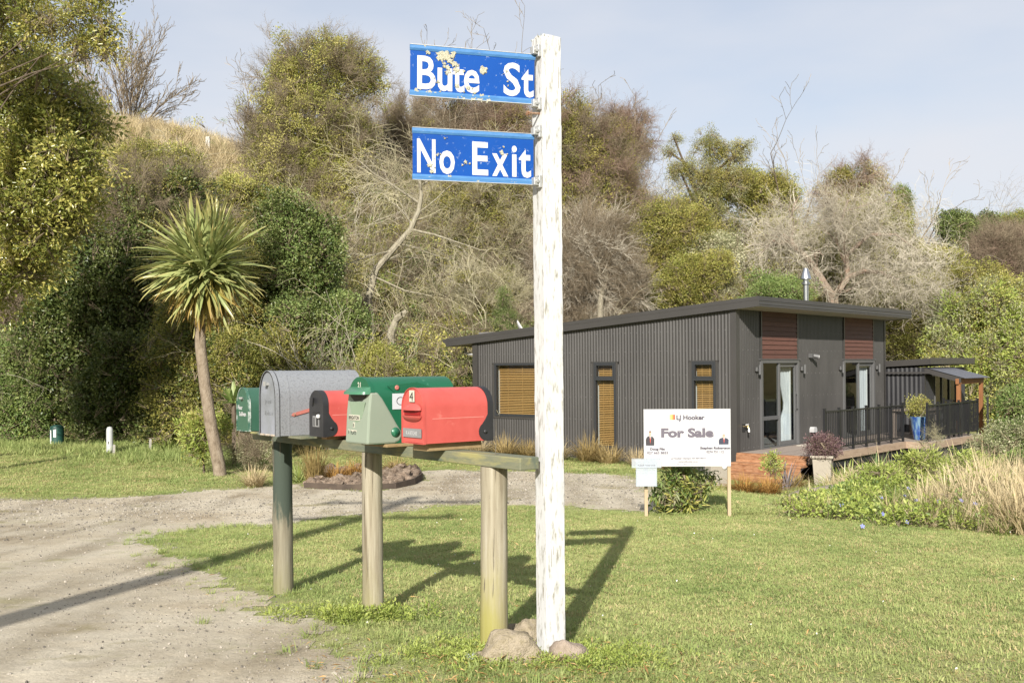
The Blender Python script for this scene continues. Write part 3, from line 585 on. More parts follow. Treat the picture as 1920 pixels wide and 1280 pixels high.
# wall lights beside the doors, security light, garden tap, vent cowl, power point
def part_root(name): return link(name, None, house)
b = MB(); b.tube([(0, -.09, -.11), (0, -.09, .11)], .03, 10); b.bx(-.03, .03, -.06, -.012, -.03, .03); b.bx(-.045, .045, -.02, -.012, -.05, .05); b.tube([(-.07, -.04, -.03), (-.07, -.05, .06)], .03, 8); lamp_me = b.mesh('wall_lamp', M_alug, True); lamp_me.set_sharp_from_angle(angle=rad(30))
for t, z in ((.93, 1.5), (3.2, 1.5), (5.42, 1.5), (7.8, 1.5)): link('wall_lamp', lamp_me, house, (t, 0, z))
b = MB(); b.box((0, -.06, 0), (.1, .1, .1), M_alug); b.tube([(.02, -.1, .0), (.1, -.2, -.03)], [.05, .06], 10, M_alug); b.tube([(.1, -.2, -.03), (.105, -.205, -.031)], [.05, .05], 10, M_white); link('security_light', b.mesh('security_light', None), house, (3.62, 0, 1.83))
b = MB(); b.bx(-.06, .06, -.02, -.01, -.09, .08, M_dark); M_brass = surf('brass', [(.6, .45, .2), (.7, .55, .3)], metal=1, rough=.35); b.tube([(0, -.02, .02), (0, -.12, .02), (0, -.14, -.04)], .018, 8, M_brass); b.tube([(-.03, -.08, .06), (.05, -.1, .06)], .012, 6, M_white); b.tube([(0, -.1, .02), (0, -.09, .06)], .01, 6, M_brass); b.tube([(0, -.14, -.04), (0.0, -.14, -.1)], .022, 8, M_white); link('garden_tap', b.mesh('garden_tap'), house, (.31, 0, .22))
b = MB(); b.prism([(-.09, -.06), (.09, -.06), (.09, .02), (.05, .07), (-.05, .07), (-.09, .02)], 'y', -.13, -.012); link('vent_cowl', b.mesh('vent_cowl', surf('vent_grey', [(.4, .4, .4), (.45, .45, .45)])), house, (3.68, 0, .0))

# ------------------------------------------------------------------ deck, steps
M_deck = surf('weathered_deck', [(.24, .19, .155), (.32, .265, .22), (.28, .225, .185)], scale=2, stretch=(1, 14, 6), rough=.85, rnd=.12, bump=.2)
M_pine = surf('stained_pine', [(.2, .085, .04), (.28, .13, .06), (.36, .19, .1), (.24, .11, .05)], scale=2.2, stretch=(1, 3, 10), rough=.7, rnd=.16, bump=.15)
M_grey_t = surf('weathered_fascia', [(.22, .15, .1), (.34, .25, .18), (.27, .19, .13)], scale=2, stretch=(1, 3, 10), rough=.8, rnd=.15)
M_skirt = surf('black_stain', [(.02, .02, .022), (.032, .032, .034)], scale=2, rough=.6, rnd=.2)
deck = thing('deck', 'timber deck with two pine steps along the front of the charcoal house', 'deck', (HX, HY, 0), HROT)
def board_run(parent, x0, x1, y0, y1, wd=.14, gap=.004):
    y = y0; n = round(x1 - x0, 3); bb = MB(); bb.box((0, 0, -.016), (n, wd - gap, .032)); me = bb.mesh('deck_board', M_deck)
    while y < y1 - wd * .5: link('deck_board', me, parent, ((x0 + x1) / 2, y + wd / 2, ZK)); y += wd
board_run(deck, 0.0, 5.45, -1.66, -.03)
board_run(deck, 5.45, 9.4, -2.3, -.03)
board_run(deck, 8.45, 12.6, -.03, .0)
def plank(parent, name, x0, x1, y0, y1, z0, z1, m, group=None):
    bb = MB(); bb.bx(-(x1 - x0) / 2, (x1 - x0) / 2, -(y1 - y0) / 2, (y1 - y0) / 2, -(z1 - z0) / 2, (z1 - z0) / 2); return link(name, bb.mesh(name, m), parent, ((x0 + x1) / 2, (y0 + y1) / 2, (z0 + z1) / 2))
plank(deck, 'edge_board', 0.02, 5.46, -1.695, -1.663, ZK - .17, ZK - .002, M_grey_t)
plank(deck, 'edge_board', 5.415, 5.447, -2.3, -1.7, ZK - .17, ZK - .002, M_grey_t)
plank(deck, 'edge_board', 5.41, 9.43, -2.335, -2.303, ZK - .17, ZK - .002, M_grey_t)
plank(deck, 'edge_board', 9.402, 9.434, -2.3, -.9, ZK - .17, ZK - .002, M_grey_t)
for k in range(3):
    plank(deck, 'skirt_board', .9, 5.4, -1.63, -1.605, ZK - .34 - k * .19, ZK - .185 - k * .19, M_skirt)
    plank(deck, 'skirt_board', 5.5, 9.35, -2.28, -2.255, ZK - .34 - k * .19, ZK - .185 - k * .19, M_skirt)
for k in range(3):                                    # risers (two boards each) and treads, running across the left end of the deck
    x1 = -.03 - .3 * k; zt = ZK - .18 * k
    for q in range(2): plank(deck, 'riser_board', x1 - .035, x1 - .005, -1.66 - .02 * k, -.02 - .03 * k, zt - .035 - .088 * (q + 1) + .003, zt - .035 - .088 * q, M_pine)
    if k:
        for q in range(2): plank(deck, 'tread_board', x1 - .045 + q * .155, x1 + .105 + q * .155, -1.68 - .02 * k, .0 - .03 * k, zt - .034, zt, M_pine)
for q in range(1): plank(deck, 'tread_board', -.045, .1, -1.68, -.02, ZK - .034, ZK + .003, M_pine)
mat_o = tag(plank(None, 'door_mat', 0, .9, 0, .5, ZK + .004, ZK + .016, surf('mat_beige', [(.5, .46, .38), (.58, .54, .46)], scale=30, rough=.95)), 'pale beige door mat lying on the deck before the first glazed door', 'door mat')
x, y = house_w(3.0, -.42); mat_o.location = (x, y, ZK + .01); mat_o.rotation_euler.z = HROT

# ------------------------------------------------------------------ balustrade
M_rail = surf('black_powder_coat', [(.014, .014, .016), (.02, .02, .022)], scale=3, rough=.35, spec=.5)
BAL = MB(); BAL.box((0, 0, 0), (.02, .02, .78)); bal_me = BAL.mesh('baluster', M_rail)
RP = MB(); RP.box((0, 0, .47), (.05, .05, .98)); RP.box((0, 0, .965), (.06, .06, .015)); post_me = RP.mesh('post', M_rail)
def balustrade(label, pts, n_per):
    th = thing('balustrade', label, 'railing', (HX, HY, ZK), HROT, 'black railings along the deck')
    for (x0, y0), (x1, y1), n in zip(pts[:-1], pts[1:], n_per):
        v = Vector((x1 - x0, y1 - y0, 0)); ang = math.atan2(v.y, v.x)
        for k in range(n + 1):
            if k == 0 and (x0, y0) != pts[0]: continue
            o = link('post', post_me, th, (x0 + v.x * k / n, y0 + v.y * k / n, 0)); o.rotation_euler.z = ang
        for z, hh, ww in ((.9, .035, .05), (.1, .03, .03)):
            bb = MB(); bb.box((0, 0, 0), (v.length, ww, hh)); o = link('top_rail' if z > .5 else 'bottom_rail', bb.mesh('rail', M_rail), th, (x0 + v.x / 2, y0 + v.y / 2, z)); o.rotation_euler.z = ang
        nb = int(v.length / .09); per = v.length / n
        for k in range(1, nb):
            f = k / nb
            if min(abs((f * v.length) % per), per - (f * v.length) % per) < .05: continue
            o = link('baluster', bal_me, th, (x0 + v.x * f, y0 + v.y * f, .5)); o.rotation_euler.z = ang
    return th
balustrade('black metal railing along the near edge of the deck, beside the steps', [(1.05, -1.57), (5.33, -1.66)], [6])
balustrade('black metal railing round the far corner of the deck by the blue pot', [(5.5, -2.2), (9.33, -2.2), (9.33, -1.3)], [5, 1])
balustrade('short black railing panel beyond the orange porch post, lowest of the railings', [(9.7, -2.35), (10.9, -2.0)], [1])

# ------------------------------------------------------------------ small building behind
sl = thing('sleepout', 'small black corrugated building with lean-to porch beyond the right end of the house', 'cabin', (HX, HY, 0), HROT)
M_blk = surf('black_iron', [(.028, .028, .031), (.04, .04, .043)], scale=.8, rough=.4, spec=.5)
SX, SY = 8.95, -.9
b = MB(); corrugated(b, 's', SY + .06, 4, ZB, lambda s: 1.5, SX, -1, pitch=.13, amp=.012); b.build('wall', M_blk, sl, smooth=True, angle=60)
b = MB(); corrugated(b, 't', SX + .04, SX + .78, ZB, 1.5, SY, -1); corrugated(b, 't', SX + 2.68, SX + 3.4, ZB, 1.5, SY, -1); corrugated(b, 't', SX + .78, SX + 2.68, 1.28, 1.5, SY, -1); b.build('wall', M_blk, sl, smooth=True, angle=60)
b = MB(); b.bx(SX + 3.39, SX + 3.42, SY, 4, ZB, 1.5); b.bx(SX, SX + 3.4, 3.98, 4, ZB, 1.5); b.bx(SX + .3, SX + 3.3, 1.2, 1.22, ZB, 1.5); b.build('back_wall', M_blk, sl)
b = MB(); b.bx(SX - .02, SX + .06, SY - .02, SY - .01, ZB, 1.5); b.bx(SX - .02, SX - .01, SY - .01, SY + .06, ZB, 1.5); b.build('corner_flashing', M_blk, sl)
b = MB(); zr0, zr1 = 1.755, 1.5
b.add([(t, s, z + dz) for t in (SX - .1, SX + 3.62) for s, z in ((SY - .2, zr0), (4.2, zr1)) for dz in (-.17, 0)], [(0, 1, 3, 2), (4, 6, 7, 5), (0, 4, 5, 1), (2, 3, 7, 6), (0, 2, 6, 4), (1, 5, 7, 3)]); b.build('roof', M_trim, sl, bevel=.005)
b = MB(); b.bx(SX - .115, SX + 3.635, SY - .225, SY - .202, zr0 - .16, zr0 + .02); b.bx(SX - .12, SX - .102, SY - .2, 4.2, zr1 - .17, zr1 - .12); b.build('fascia', M_trim, sl)
for k in range(3):
    wn = link('window', None, sl); q0 = SX + .8 + k * .62; b = MB()
    b.bx(q0, q0 + .05, SY - .02, SY + .05, ZK, 1.27); b.bx(q0 + .57, q0 + .62, SY - .02, SY + .05, ZK, 1.27); b.bx(q0 + .05, q0 + .57, SY - .02, SY + .05, 1.21, 1.27); b.bx(q0 + .05, q0 + .57, SY - .02, SY + .05, ZK, ZK + .07); b.build('frame', M_alug if k != 1 else M_alu, wn)
    b = MB(); b.add([(q0 + .05, SY + .012, ZK + .07), (q0 + .57, SY + .012, ZK + .07), (q0 + .57, SY + .012, 1.21), (q0 + .05, SY + .012, 1.21)], [(0, 1, 2, 3)]); b.build('pane', M_glass, wn)
    if k != 1: b = MB(); b.bx(q0 + .2, q0 + .4, SY + .1, SY + .12, ZK + .07, 1.2); b.build('curtain', M_curtain, wn)
# lean-to porch: corrugated roof, beam, two posts, a strip light
PX0, PX1, PY0, PY1 = 8.9, 11.15, -.92, -2.0
b = MB(); n = 120; vs = []
for i in range(n + 1):
    t = PX0 + (PX1 - PX0) * i / n; z = .009 * math.cos(i / n * (PX1 - PX0) / .085 * 6.283); vs += [(t, PY0, 1.5 + z), (t, PY1, 1.2 + z)]
b.add(vs, [(2 * i, 2 * i + 1, 2 * i + 3, 2 * i + 2) for i in range(n)]); b.build('porch_roof', surf('porch_iron', [(.09, .095, .11), (.12, .125, .14)], rough=.45), sl, smooth=True, angle=60)
b = MB(); b.add([(PX0 + .01 + o, y, z - d) for o in (0, .03) for y, z in ((PY0, 1.49), (PY1 + .1, 1.21)) for d in (.0, .13)], [(0, 1, 3, 2), (4, 6, 7, 5), (0, 4, 5, 1), (2, 3, 7, 6), (0, 2, 6, 4), (1, 5, 7, 3)]); b.build('barge_board', M_trim, sl)
M_or = surf('orange_pine', [(.2, .08, .028), (.28, .12, .045), (.24, .1, .035)], scale=2, stretch=(6, 6, .8), rough=.65, rnd=.1)
b = MB(); b.bx(PX0 + .0, PX1 - .1, -1.85, -1.76, 1.04, 1.19); b.build('beam', M_or, sl, bevel=.004)
for t in (PX0 + .06, PX1 - .28): b = MB(); b.bx(t, t + .1, -1.86, -1.76, ZK - .5, 1.038); b.build('post', M_or, sl, bevel=.004)
b = MB(); b.bx(PX0 + .25, PX0 + .85, -1.15, -1.05, 1.26, 1.33); b.build('strip_light', M_white, sl)

# ------------------------------------------------------------------ on the deck: blue pot with a shrub, table, two chairs
def place(t, s, z=ZK): x, y = house_w(t, s); return (x, y, z)
M_glaze = surf('cobalt_glaze', [(.012, .035, .17), (.03, .09, .3), (.2, .32, .4), (.02, .055, .22)], scale=3, stretch=(4, 4, .8), rough=.15, coat=.5, lo=.3, hi=.75)
pot = thing('blue_pot', 'tall cobalt blue glazed pot standing on the deck behind the railing', 'plant pot', place(6.2, -1.75))
b = MB(); b.lathe([(.0, 0), (.13, 0), (.14, .03), (.19, .3), (.22, .52), (.24, .56), (.24, .59), (.215, .59), (.2, .5), (.0, .5)], 20); b.build('body', M_glaze, pot, smooth=True)
b = MB(); b.lathe([(.0, .5), (.19, .5), (.19, .53), (.0, .54)], 16); b.build('soil', surf('potting_soil', [(.03, .02, .015), (.05, .035, .025)], scale=30, rough=1), pot)
tb = thing('deck_table', 'grey timber outdoor table on the deck before the small black building', 'table', place(7.35, -1.25), HROT + .05)
for k in range(6): b = MB(); b.bx(-.8, .8, -.42 + k * .14, -.29 + k * .14, .70, .73); b.build('slat', M_deck, tb)
for sx in (-.68, .68):
    for sy in (-.34, .34): b = MB(); b.bx(sx - .035, sx + .035, sy - .035, sy + .035, 0, .70); b.build('leg', M_deck, tb)
b = MB(); b.bx(-.7, .7, -.35, -.33, .6, .695); b.bx(-.7, .7, .33, .35, .6, .695); b.build('apron', M_deck, tb)
def chair(label, t, s, rz):
    c = thing('deck_chair', label, 'chair', place(t, s), HROT + rz, 'dark chairs round the deck table')
    b = MB(); b.bx(-.23, .23, -.22, .22, .42, .45); b.build('seat', M_dark, c)
    for k in range(5): b = MB(); b.bx(-.19 + k * .08, -.13 + k * .08, .215, .235, .48, .86); b.build('slat', M_dark, c)
    b = MB(); b.bx(-.23, .23, .21, .24, .862, .91); b.build('top_rail', M_dark, c)
    for sx in (-.2, .2):
        b = MB(); b.bx(sx - .02, sx + .02, .2, .24, 0, .86); b.build('leg', M_dark, c)
        b = MB(); b.bx(sx - .02, sx + .02, -.22, -.18, 0, .42); b.build('leg', M_dark, c)
chair('dark slatted chair at the house end of the deck table', 6.95, -1.95, math.pi)
chair('dark slatted chair at the porch end of the deck table', 7.85, -1.95, math.pi - .15)

# ================================================================== STREET SIGN
M_wpaint = surf('flaking_white_paint', [(.52, .52, .505), (.58, .58, .57), (.61, .61, .605)], scale=5, stretch=(1, 1, .25), rough=.75, bump=.35, bscale=40, speck=((.24, .23, .19), 38, .52, .66), dist=.006)
M_blue = surf('sign_blue', [(.0, .055, .29), (.0, .066, .33)], scale=3, rough=.4, spec=.3, speck=((.3, .38, .48), 45, .62, .74))
M_lblue = surf('pale_blue_edge', [(.035, .14, .36), (.075, .21, .44), (.055, .175, .4)], scale=9, stretch=(1, 1, 4), rough=.4, speck=((.5, .45, .3), 24, .64, .74))
M_letter = surf('worn_white_lettering', [(.55, .55, .54), (.62, .62, .61)], scale=12, rough=.6, speck=((.12, .2, .42), 55, .64, .7))
M_lichen = surf('cream_lichen', [(.44, .42, .29), (.56, .54, .41), (.36, .335, .22)], scale=60, rough=1, bump=1, bscale=200)
M_alm = surf('dull_aluminium', [(.5, .5, .49), (.62, .62, .6), (.42, .41, .38)], scale=25, rough=.5, metal=.7)
M_rust = surf('rusty_bolt', [(.2, .08, .03), (.4, .3, .22)], scale=60, rough=.8)
PSX, PSY = .208, 5.79
PROT = rad(28.5)
sign = thing('street_sign', 'white wooden street sign post with blue Bute St and No Exit blades', 'street sign', (PSX, PSY, 0), PROT)
def weathered_post(hw, z0, z1, m, name, parent, seed=1, ragged=.012):
    """a square timber post with slightly rounded, uneven arrises and a ragged end"""
    rr = random.Random(seed); b = MB(); nz = 60; ring = []
    for i, (x, y) in enumerate([(-1, -1), (0, -1), (1, -1), (1, 0), (1, 1), (0, 1), (-1, 1), (-1, 0)]): ring.append((x, y))
    c = .94; ring = [(-1, -c), (-c, -1), (0, -1), (c, -1), (1, -c), (1, 0), (1, c), (c, 1), (0, 1), (-c, 1), (-1, c), (-1, 0)]; n = len(ring); vs = []
    for k in range(nz + 1):
        z = z0 + (z1 - z0) * k / nz
        for x, y in ring: vs.append((x * hw + rr.gauss(0, .0009), y * hw + rr.gauss(0, .0009), z + (rr.uniform(-ragged, ragged) if k == nz else 0)))
    vs.append((0, 0, z1 - .004)); b.add(vs, [(k * n + j, k * n + (j + 1) % n, (k + 1) * n + (j + 1) % n, (k + 1) * n + j) for k in range(nz) for j in range(n)] + [(nz * n + j, nz * n + (j + 1) % n, len(vs) - 1) for j in range(n)])
    return b.build(name, m, parent, smooth=True, angle=25)
hw = .0605
post = weathered_post(hw, -.25, 3.45, M_wpaint, 'post', sign)
post.rotation_euler = (0, 0, 0)
# lichen tufts on the top
b = MB(); rr = random.Random(4)
for k in range(70):
    x, y = rr.uniform(-1, 1) * hw, rr.choice((-1, 1, rr.uniform(-1, 1))) * hw
    if rr.random() < .5: x, y = y, x
    d = Vector((rr.gauss(0, 1), rr.gauss(0, 1), 1.3)).normalized() * rr.uniform(.006, .02); b.tube([(x, y, 3.445), (x + d.x, y + d.y, 3.445 + d.z)], [.0016, .0004], 3)
tag(b.build('moss_tuft', surf('grey_moss', [(.2, .2, .12), (.3, .3, .2)], scale=30, rough=1), sign), kind='stuff')
# knots and cracks on the near faces
b = MB()
for k in range(14):
    z = rr.uniform(.2, 3.3); x = rr.uniform(-.8, .8) * hw; b.bx(x - .0008, x + .0008, -hw - .0008, -hw + .002, z, z + rr.uniform(.03, .16))
    z = rr.uniform(.2, 3.3); x = rr.uniform(-.8, .8) * hw; b.bx(-hw - .0008, -hw + .002, x - .0008, x + .0008, z, z + rr.uniform(.03, .2))
tag(b.build('crack', surf('crack_dark', [(.12, .1, .07), (.25, .22, .16)], scale=20), sign), kind='stuff')
def blade_frame(px_r, py_top, py_bot, px_l, yl_top, Yr, Yl):
    """corners of a blade in the world, from its depth at both ends"""
    return at(px_r, py_top, Yr), at(px_l, yl_top, Yl)
def sign_blade(A, B, h, words, lean):
    """A near end (at the post), B far end of the top edge; words = [(text, start fraction, height, baseline fraction, width)]"""
    o = bpy.data.objects.new('sign_blade', None); COL.objects.link(o); o.parent = sign
    u = (A - B); ln = u.length; ux = u.normalized(); uz = Vector((0, 0, 1)); uz = (uz - ux * uz.dot(ux)).normalized(); uy = uz.cross(ux)
    Mw = Matrix((ux, uy, uz)).transposed().to_4x4(); Mw.translation = B - uz * h
    if lean: Mw = Mw @ Matrix.Rotation(lean, 4, 'X')
    o.matrix_parent_inverse = (Matrix.Translation((PSX, PSY, 0)) @ Matrix.Rotation(PROT, 4, 'Z')).inverted(); o.matrix_basis = Mw
    # local: x along the blade left to right, -y towards the viewer, z up
    b = MB(); b.bx(0, ln, -.002, .002, .028, h - .028); b.build('plate', M_blue, o)
    for z0, z1 in ((0, .03), (h - .03, h)):
        b = MB(); s = 1 if z0 == 0 else -1; e = z0 if s == 1 else z1
        b.prism([(-.007, e), (.007, e), (.007, e + s * .012), (.004, e + s * .03), (-.004, e + s * .03), (-.009, e + s * .018)], 'x', -.002, ln + .004); b.build('edge_strip', M_lblue, o)
        b = MB(); b.bx(-.002, ln, -.0095, .0075, *((e - .003, e - .0002) if s == 1 else (e + .0002, e + .003))); b.build('edge_lip', M_alm, o)
    for txt, x0, hh, zb, wd, bold in words: text(txt, o, (x0 * ln, -.0035, zb), hh, M_letter, width=wd, bold=bold)
    return o, ln
# lettering proportions follow the photograph: narrow, rounded capitals
dpt = 5.68
A = at(1002, 103.5, 5.735); B = at(769.2, 83.6, 5.56)
blade, ln = sign_blade(A, B, .276, [('B', .055, .186, .042, .102, .016), ('u', .215, .186, .042, .082, .02), ('t', .335, .186, .042, .066, .02), ('e', .425, .186, .042, .088, .018), ('S', .745, .186, .042, .098, .016), ('t', .893, .186, .042, .07, .02)], 0)
def lichen(o, spots, ln, h, seed):
    rr = random.Random(seed); spots = spots + [(fx + rr.gauss(0, .022), fz + rr.gauss(0, .05), q * rr.uniform(.35, .6)) for fx, fz, q in spots for _ in range(2) if .02 < fz < .95]
    for fx, fz, r in spots:
        b = MB(); n = 15; x, z = fx * ln, fz * h; ring = [(x + math.cos(a) * r * q, -.0042, z + math.sin(a) * r * q) for a, q in ((2 * math.pi * i / n, rr.uniform(.45, 1.35)) for i in range(n))]
        b.add(ring + [(x + (p[0] - x) * .7, -.0075 - rr.uniform(0, .0012), z + (p[2] - z) * .7) for p in ring] + [(x, -.0076, z)], [(i, (i + 1) % n, n + (i + 1) % n, n + i) for i in range(n)] + [(n + i, n + (i + 1) % n, 2 * n) for i in range(n)]); b.build('lichen_patch', M_lichen, o)
lichen(blade, [(.24, .8, .03), (.34, .88, .02), (.37, .56, .018), (.29, .5, .012), (.22, .3, .01), (.46, .22, .012), (.27, .86, .028), (.315, .74, .02), (.35, .68, .018), (.295, .6, .017), (.585, .6, .02), (.135, .87, .013), (.155, .08, .014), (.2, .07, .014), (.05, .1, .012), (.42, .04, .016), (.5, .03, .02), (.56, .035, .022), (.62, .03, .018), (.37, .25, .014), (.77, .62, .007), (.78, .42, .006)], ln, .276, 2)
A = at(1000, 252.2, 5.735); B = at(773.4, 239.3, 5.56)
blade, ln = sign_blade(A, B, .281, [('N', .035, .187, .043, .102, .018), ('o', .215, .187, .043, .086, .02), ('E', .485, .187, .043, .09, .018), ('x', .65, .187, .043, .092, .02), ('i', .815, .187, .043, .029, .018), ('t', .875, .187, .043, .07, .02)], 0)
lichen(blade, [(.43, .38, .012), (.2, .5, .009), (.14, .28, .014), (.155, .17, .012), (.3, .07, .012), (.81, .05, .011), (.73, .6, .013), (.53, .02, .009), (.26, .82, .006)], ln, .281, 5)
# brackets and bolts that clamp the blades to the left face of the post
for z, rusty in ((3.365, 0), (3.07, 1), (2.915, 0), (2.635, 0)):
    b = MB(); b.bx(-hw - .05, -hw, -.045, -.008, z - .022, z + .022); b.bx(-hw - .02, -hw - .0005, -.05, .0, z - .034, z + .034); b.build('bracket', M_alm, sign, bevel=.003)
    b = MB(); b.lathe([(.011, 0), (.011, .008), (.0, .009)], 6); o = link('bolt', b.mesh('bolt', M_alm), sign, (-hw - .03, -.046, z)); o.rotation_euler = (rad(90), 0, 0)
    if rusty:
        b = MB(); b.tube([(-hw + .01, -.02, z - .05), (-hw - .07, -.03, z - .058)], .007, 8); b.tube([(-hw - .07, -.03, z - .058), (-hw - .085, -.031, z - .06)], .013, 6); b.build('rusty_bolt', M_rust, sign)

# ================================================================== STONES round the two posts
M_rock = surf('brown_river_rock', [(.22, .18, .125), (.32, .27, .18), (.38, .32, .235), (.26, .215, .145)], scale=2.5, rough=.9, bump=.6, bscale=14, speck=((.5, .4, .12), 5, .66, .72), dist=.03, rnd=.1, spec=.15)
M_rockp = surf('pinkish_rock', [(.27, .215, .16), (.37, .3, .235), (.42, .34, .28)], scale=2, rough=.9, bump=.6, bscale=14, dist=.03, spec=.15)
M_rockg = surf('greenish_stone', [(.3, .33, .29), (.42, .44, .4)], scale=5, rough=.8, bump=.4, bscale=20)
def rock(label, x, y, sx, sy, sz, seed, m, rz=0, sink=.25, cut=5, name='rock', group=None, rough=.2):
    o = link(name, rock_mesh(name, m, seed, sub=4, flat=1, rough=rough, cut=cut)); o.scale = (sx, sy, sz); o.rotation_euler = (0, 0, rz); o.location = (x, y, gz(x, y) + sz * (1 - sink * 2) * .8 - .018)
    return tag(o, label, 'rock', group)
def pxy(px, py):
    """the point of the ground seen at a pixel"""
    a, b_ = ray(px, py); Y = 3.
    while Y < 90 and EYE + b_ * Y > gz(a * Y, Y): Y += .02
    return a * Y, Y
rock('large pale brown rock leaning against the foot of the nearest mailbox post', -.02, 5.62, .168, .13, .135, 3, M_rock, .2, cut=6)
rock('rounded pinkish rock at the right foot of the white sign post', .3, 5.66, .108, .1, .105, 8, M_rockp, .6, cut=5)
rock('mossy yellow stained rock wedged between the mailbox post and the white post', .085, 6.02, .1, .09, .13, 12, M_rock, 1.2)
rock('dark rock half hidden behind the nearest mailbox post', -.0, 6.2, .08, .07, .08, 17, M_rock, .4)
rock('small pale green stone left of the nearest mailbox post', -.245, 5.62, .042, .04, .05, 21, M_rockg, .3, cut=6)
rock('small brown stone beside the pale green stone at the mailbox post', -.19, 5.64, .042, .04, .05, 24, M_rock, .9, cut=6)

# ================================================================== MAILBOX STAND
def post_mat(name, wood, tint, z0, zw, side, amp, paint=None, pz=0, tmax=.8):
    """weathered round pole: streaky grain and checks, lichen stain low down and on one side, remains of paint above pz"""
    m = newmat(name); nt = m.node_tree; L = nt.links.new; o = N(nt, 'ShaderNodeOutputMaterial'); p = N(nt, 'ShaderNodeBsdfPrincipled'); L(p.outputs[0], o.inputs[0]); p.inputs['Roughness'].default_value = .9; p.inputs['Specular IOR Level'].default_value = .15
    t = N(nt, 'ShaderNodeTexCoord'); sx = N(nt, 'ShaderNodeSeparateXYZ'); L(t.outputs['Object'], sx.inputs[0])
    def nz(sc, st, det=8, ro=.65):
        mp = N(nt, 'ShaderNodeMapping'); mp.inputs['Scale'].default_value = st; L(t.outputs['Object'], mp.inputs['Vector']); n = N(nt, 'ShaderNodeTexNoise'); n.inputs['Scale'].default_value = sc; n.inputs['Detail'].default_value = det; n.inputs['Roughness'].default_value = ro; L(mp.outputs[0], n.inputs['Vector']); return n.outputs['Fac']
    def mth(op, a, b=None, c=None):
        n = N(nt, 'ShaderNodeMath', operation=op)
        for i, v in enumerate((a, b, c)):
            if v is None: continue
            if isinstance(v, (int, float)): n.inputs[i].default_value = v
            else: L(v, n.inputs[i])
        return n.outputs[0]
    def mix(f, a, b):
        n = N(nt, 'ShaderNodeMix', data_type='RGBA'); L(f, n.inputs['Factor'])
        for k, v in (('A', a), ('B', b)):
            if isinstance(v, tuple): n.inputs[k].default_value = (*v, 1)
            else: L(v, n.inputs[k])
        return n.outputs['Result']
    grain = nz(26, (1, 1, .05)); r = ramp(nt, wood, .32, .68); L(grain, r.inputs['Fac']); col = r.outputs['Color']
    blot = nz(4, (1, 1, .35)); fine = nz(40, (1, 1, .12), 10, .75)
    def sstep(v, lo, hi): n = N(nt, 'ShaderNodeMapRange', interpolation_type='SMOOTHSTEP'); n.inputs['From Min'].default_value = lo; n.inputs['From Max'].default_value = hi; L(v, n.inputs['Value']); return n.outputs[0]
    low = mth('SUBTRACT', mth('MULTIPLY_ADD', sx.outputs['Y'], side, z0), sx.outputs['Z']); low = mth('MULTIPLY_ADD', mth('SUBTRACT', blot, .5), amp, low); low = mth('MULTIPLY_ADD', mth('SUBTRACT', fine, .5), amp * .6, low)
    col = mix(mth('MULTIPLY', sstep(low, -zw, zw), tmax), col, tint)
    if paint:
        hi = mth('MULTIPLY_ADD', mth('SUBTRACT', blot, .5), .5, mth('SUBTRACT', sx.outputs['Z'], pz)); hi = mth('MULTIPLY_ADD', mth('SUBTRACT', fine, .5), .7, hi); col = mix(sstep(hi, -.08, .12), col, paint)
    chk = sstep(fine, .66, .74); col = mix(mth('MULTIPLY', chk, .7), col, (.07, .055, .04)); L(col, p.inputs['Base Color'])
    b = N(nt, 'ShaderNodeBump'); b.inputs['Strength'].default_value = .5; b.inputs['Distance'].default_value = .006; L(grain, b.inputs['Height']); b2 = N(nt, 'ShaderNodeBump'); b2.inputs['Strength'].default_value = .5; b2.inputs['Distance'].default_value = .004; b2.invert = True; L(chk, b2.inputs['Height']); L(b.outputs[0], b2.inputs['Normal']); L(b2.outputs[0], p.inputs['Normal'])
    return m
WOOD = [(.15, .125, .085), (.24, .21, .15), (.3, .27, .2), (.36, .33, .26)]
M_post1 = post_mat('near_round_post', WOOD, (.27, .25, .06), .2, .35, -2.2, .9)
M_post2 = post_mat('middle_round_post', WOOD, (.22, .21, .06), -.15, .45, -3.2, 1.1, tmax=.7)
M_post3 = post_mat('far_round_post', [(.12, .105, .075), (.2, .18, .13), (.26, .24, .18)], (.2, .2, .06), -.2, .5, -1, .9, paint=(.052, .066, .052), pz=.42, tmax=.6)
M_pole = surf('grey_round_post', [(.19, .16, .105), (.27, .24, .17), (.32, .29, .215), (.23, .2, .13)], scale=5, stretch=(1, 1, .1), rough=.85, bump=.3, bscale=22, speck=((.27, .25, .05), 2.4, .42, .6), dist=.004)
M_polel = surf('yellow_lichen_post', [(.25, .23, .06), (.29, .26, .12), (.3, .27, .18), (.26, .24, .1)], scale=3, stretch=(1, 1, .18), rough=.85, bump=.3, bscale=22, dist=.004)
M_poleg = surf('faded_green_post', [(.032, .048, .036), (.05, .067, .05), (.09, .1, .068)], scale=3, stretch=(1, 1, .2), rough=.8, bump=.3, bscale=22, speck=((.2, .19, .06), 3, .56, .66), dist=.004)
M_beam = surf('mossy_green_beam', [(.08, .1, .075), (.12, .14, .1), (.19, .19, .12), (.1, .125, .085)], scale=3, stretch=(.6, 3, 3), rough=.85, bump=.3, bscale=30, speck=((.26, .24, .1), 3.5, .53, .66), dist=.004)
BD = Vector((-.62, .785, 0)).normalized(); BROT = math.atan2(-BD.y, -BD.x)         # beam runs back to the left
BO = Vector((-.12, 5.94, 0))
def bpos(u, v=0): p = BO + BD * u + Vector((BD.y, -BD.x, 0)) * v; return p
stand = thing('mailbox_stand', 'long green timber beam on three round posts holding five mailboxes', 'mailbox stand', tuple(BO), BROT)
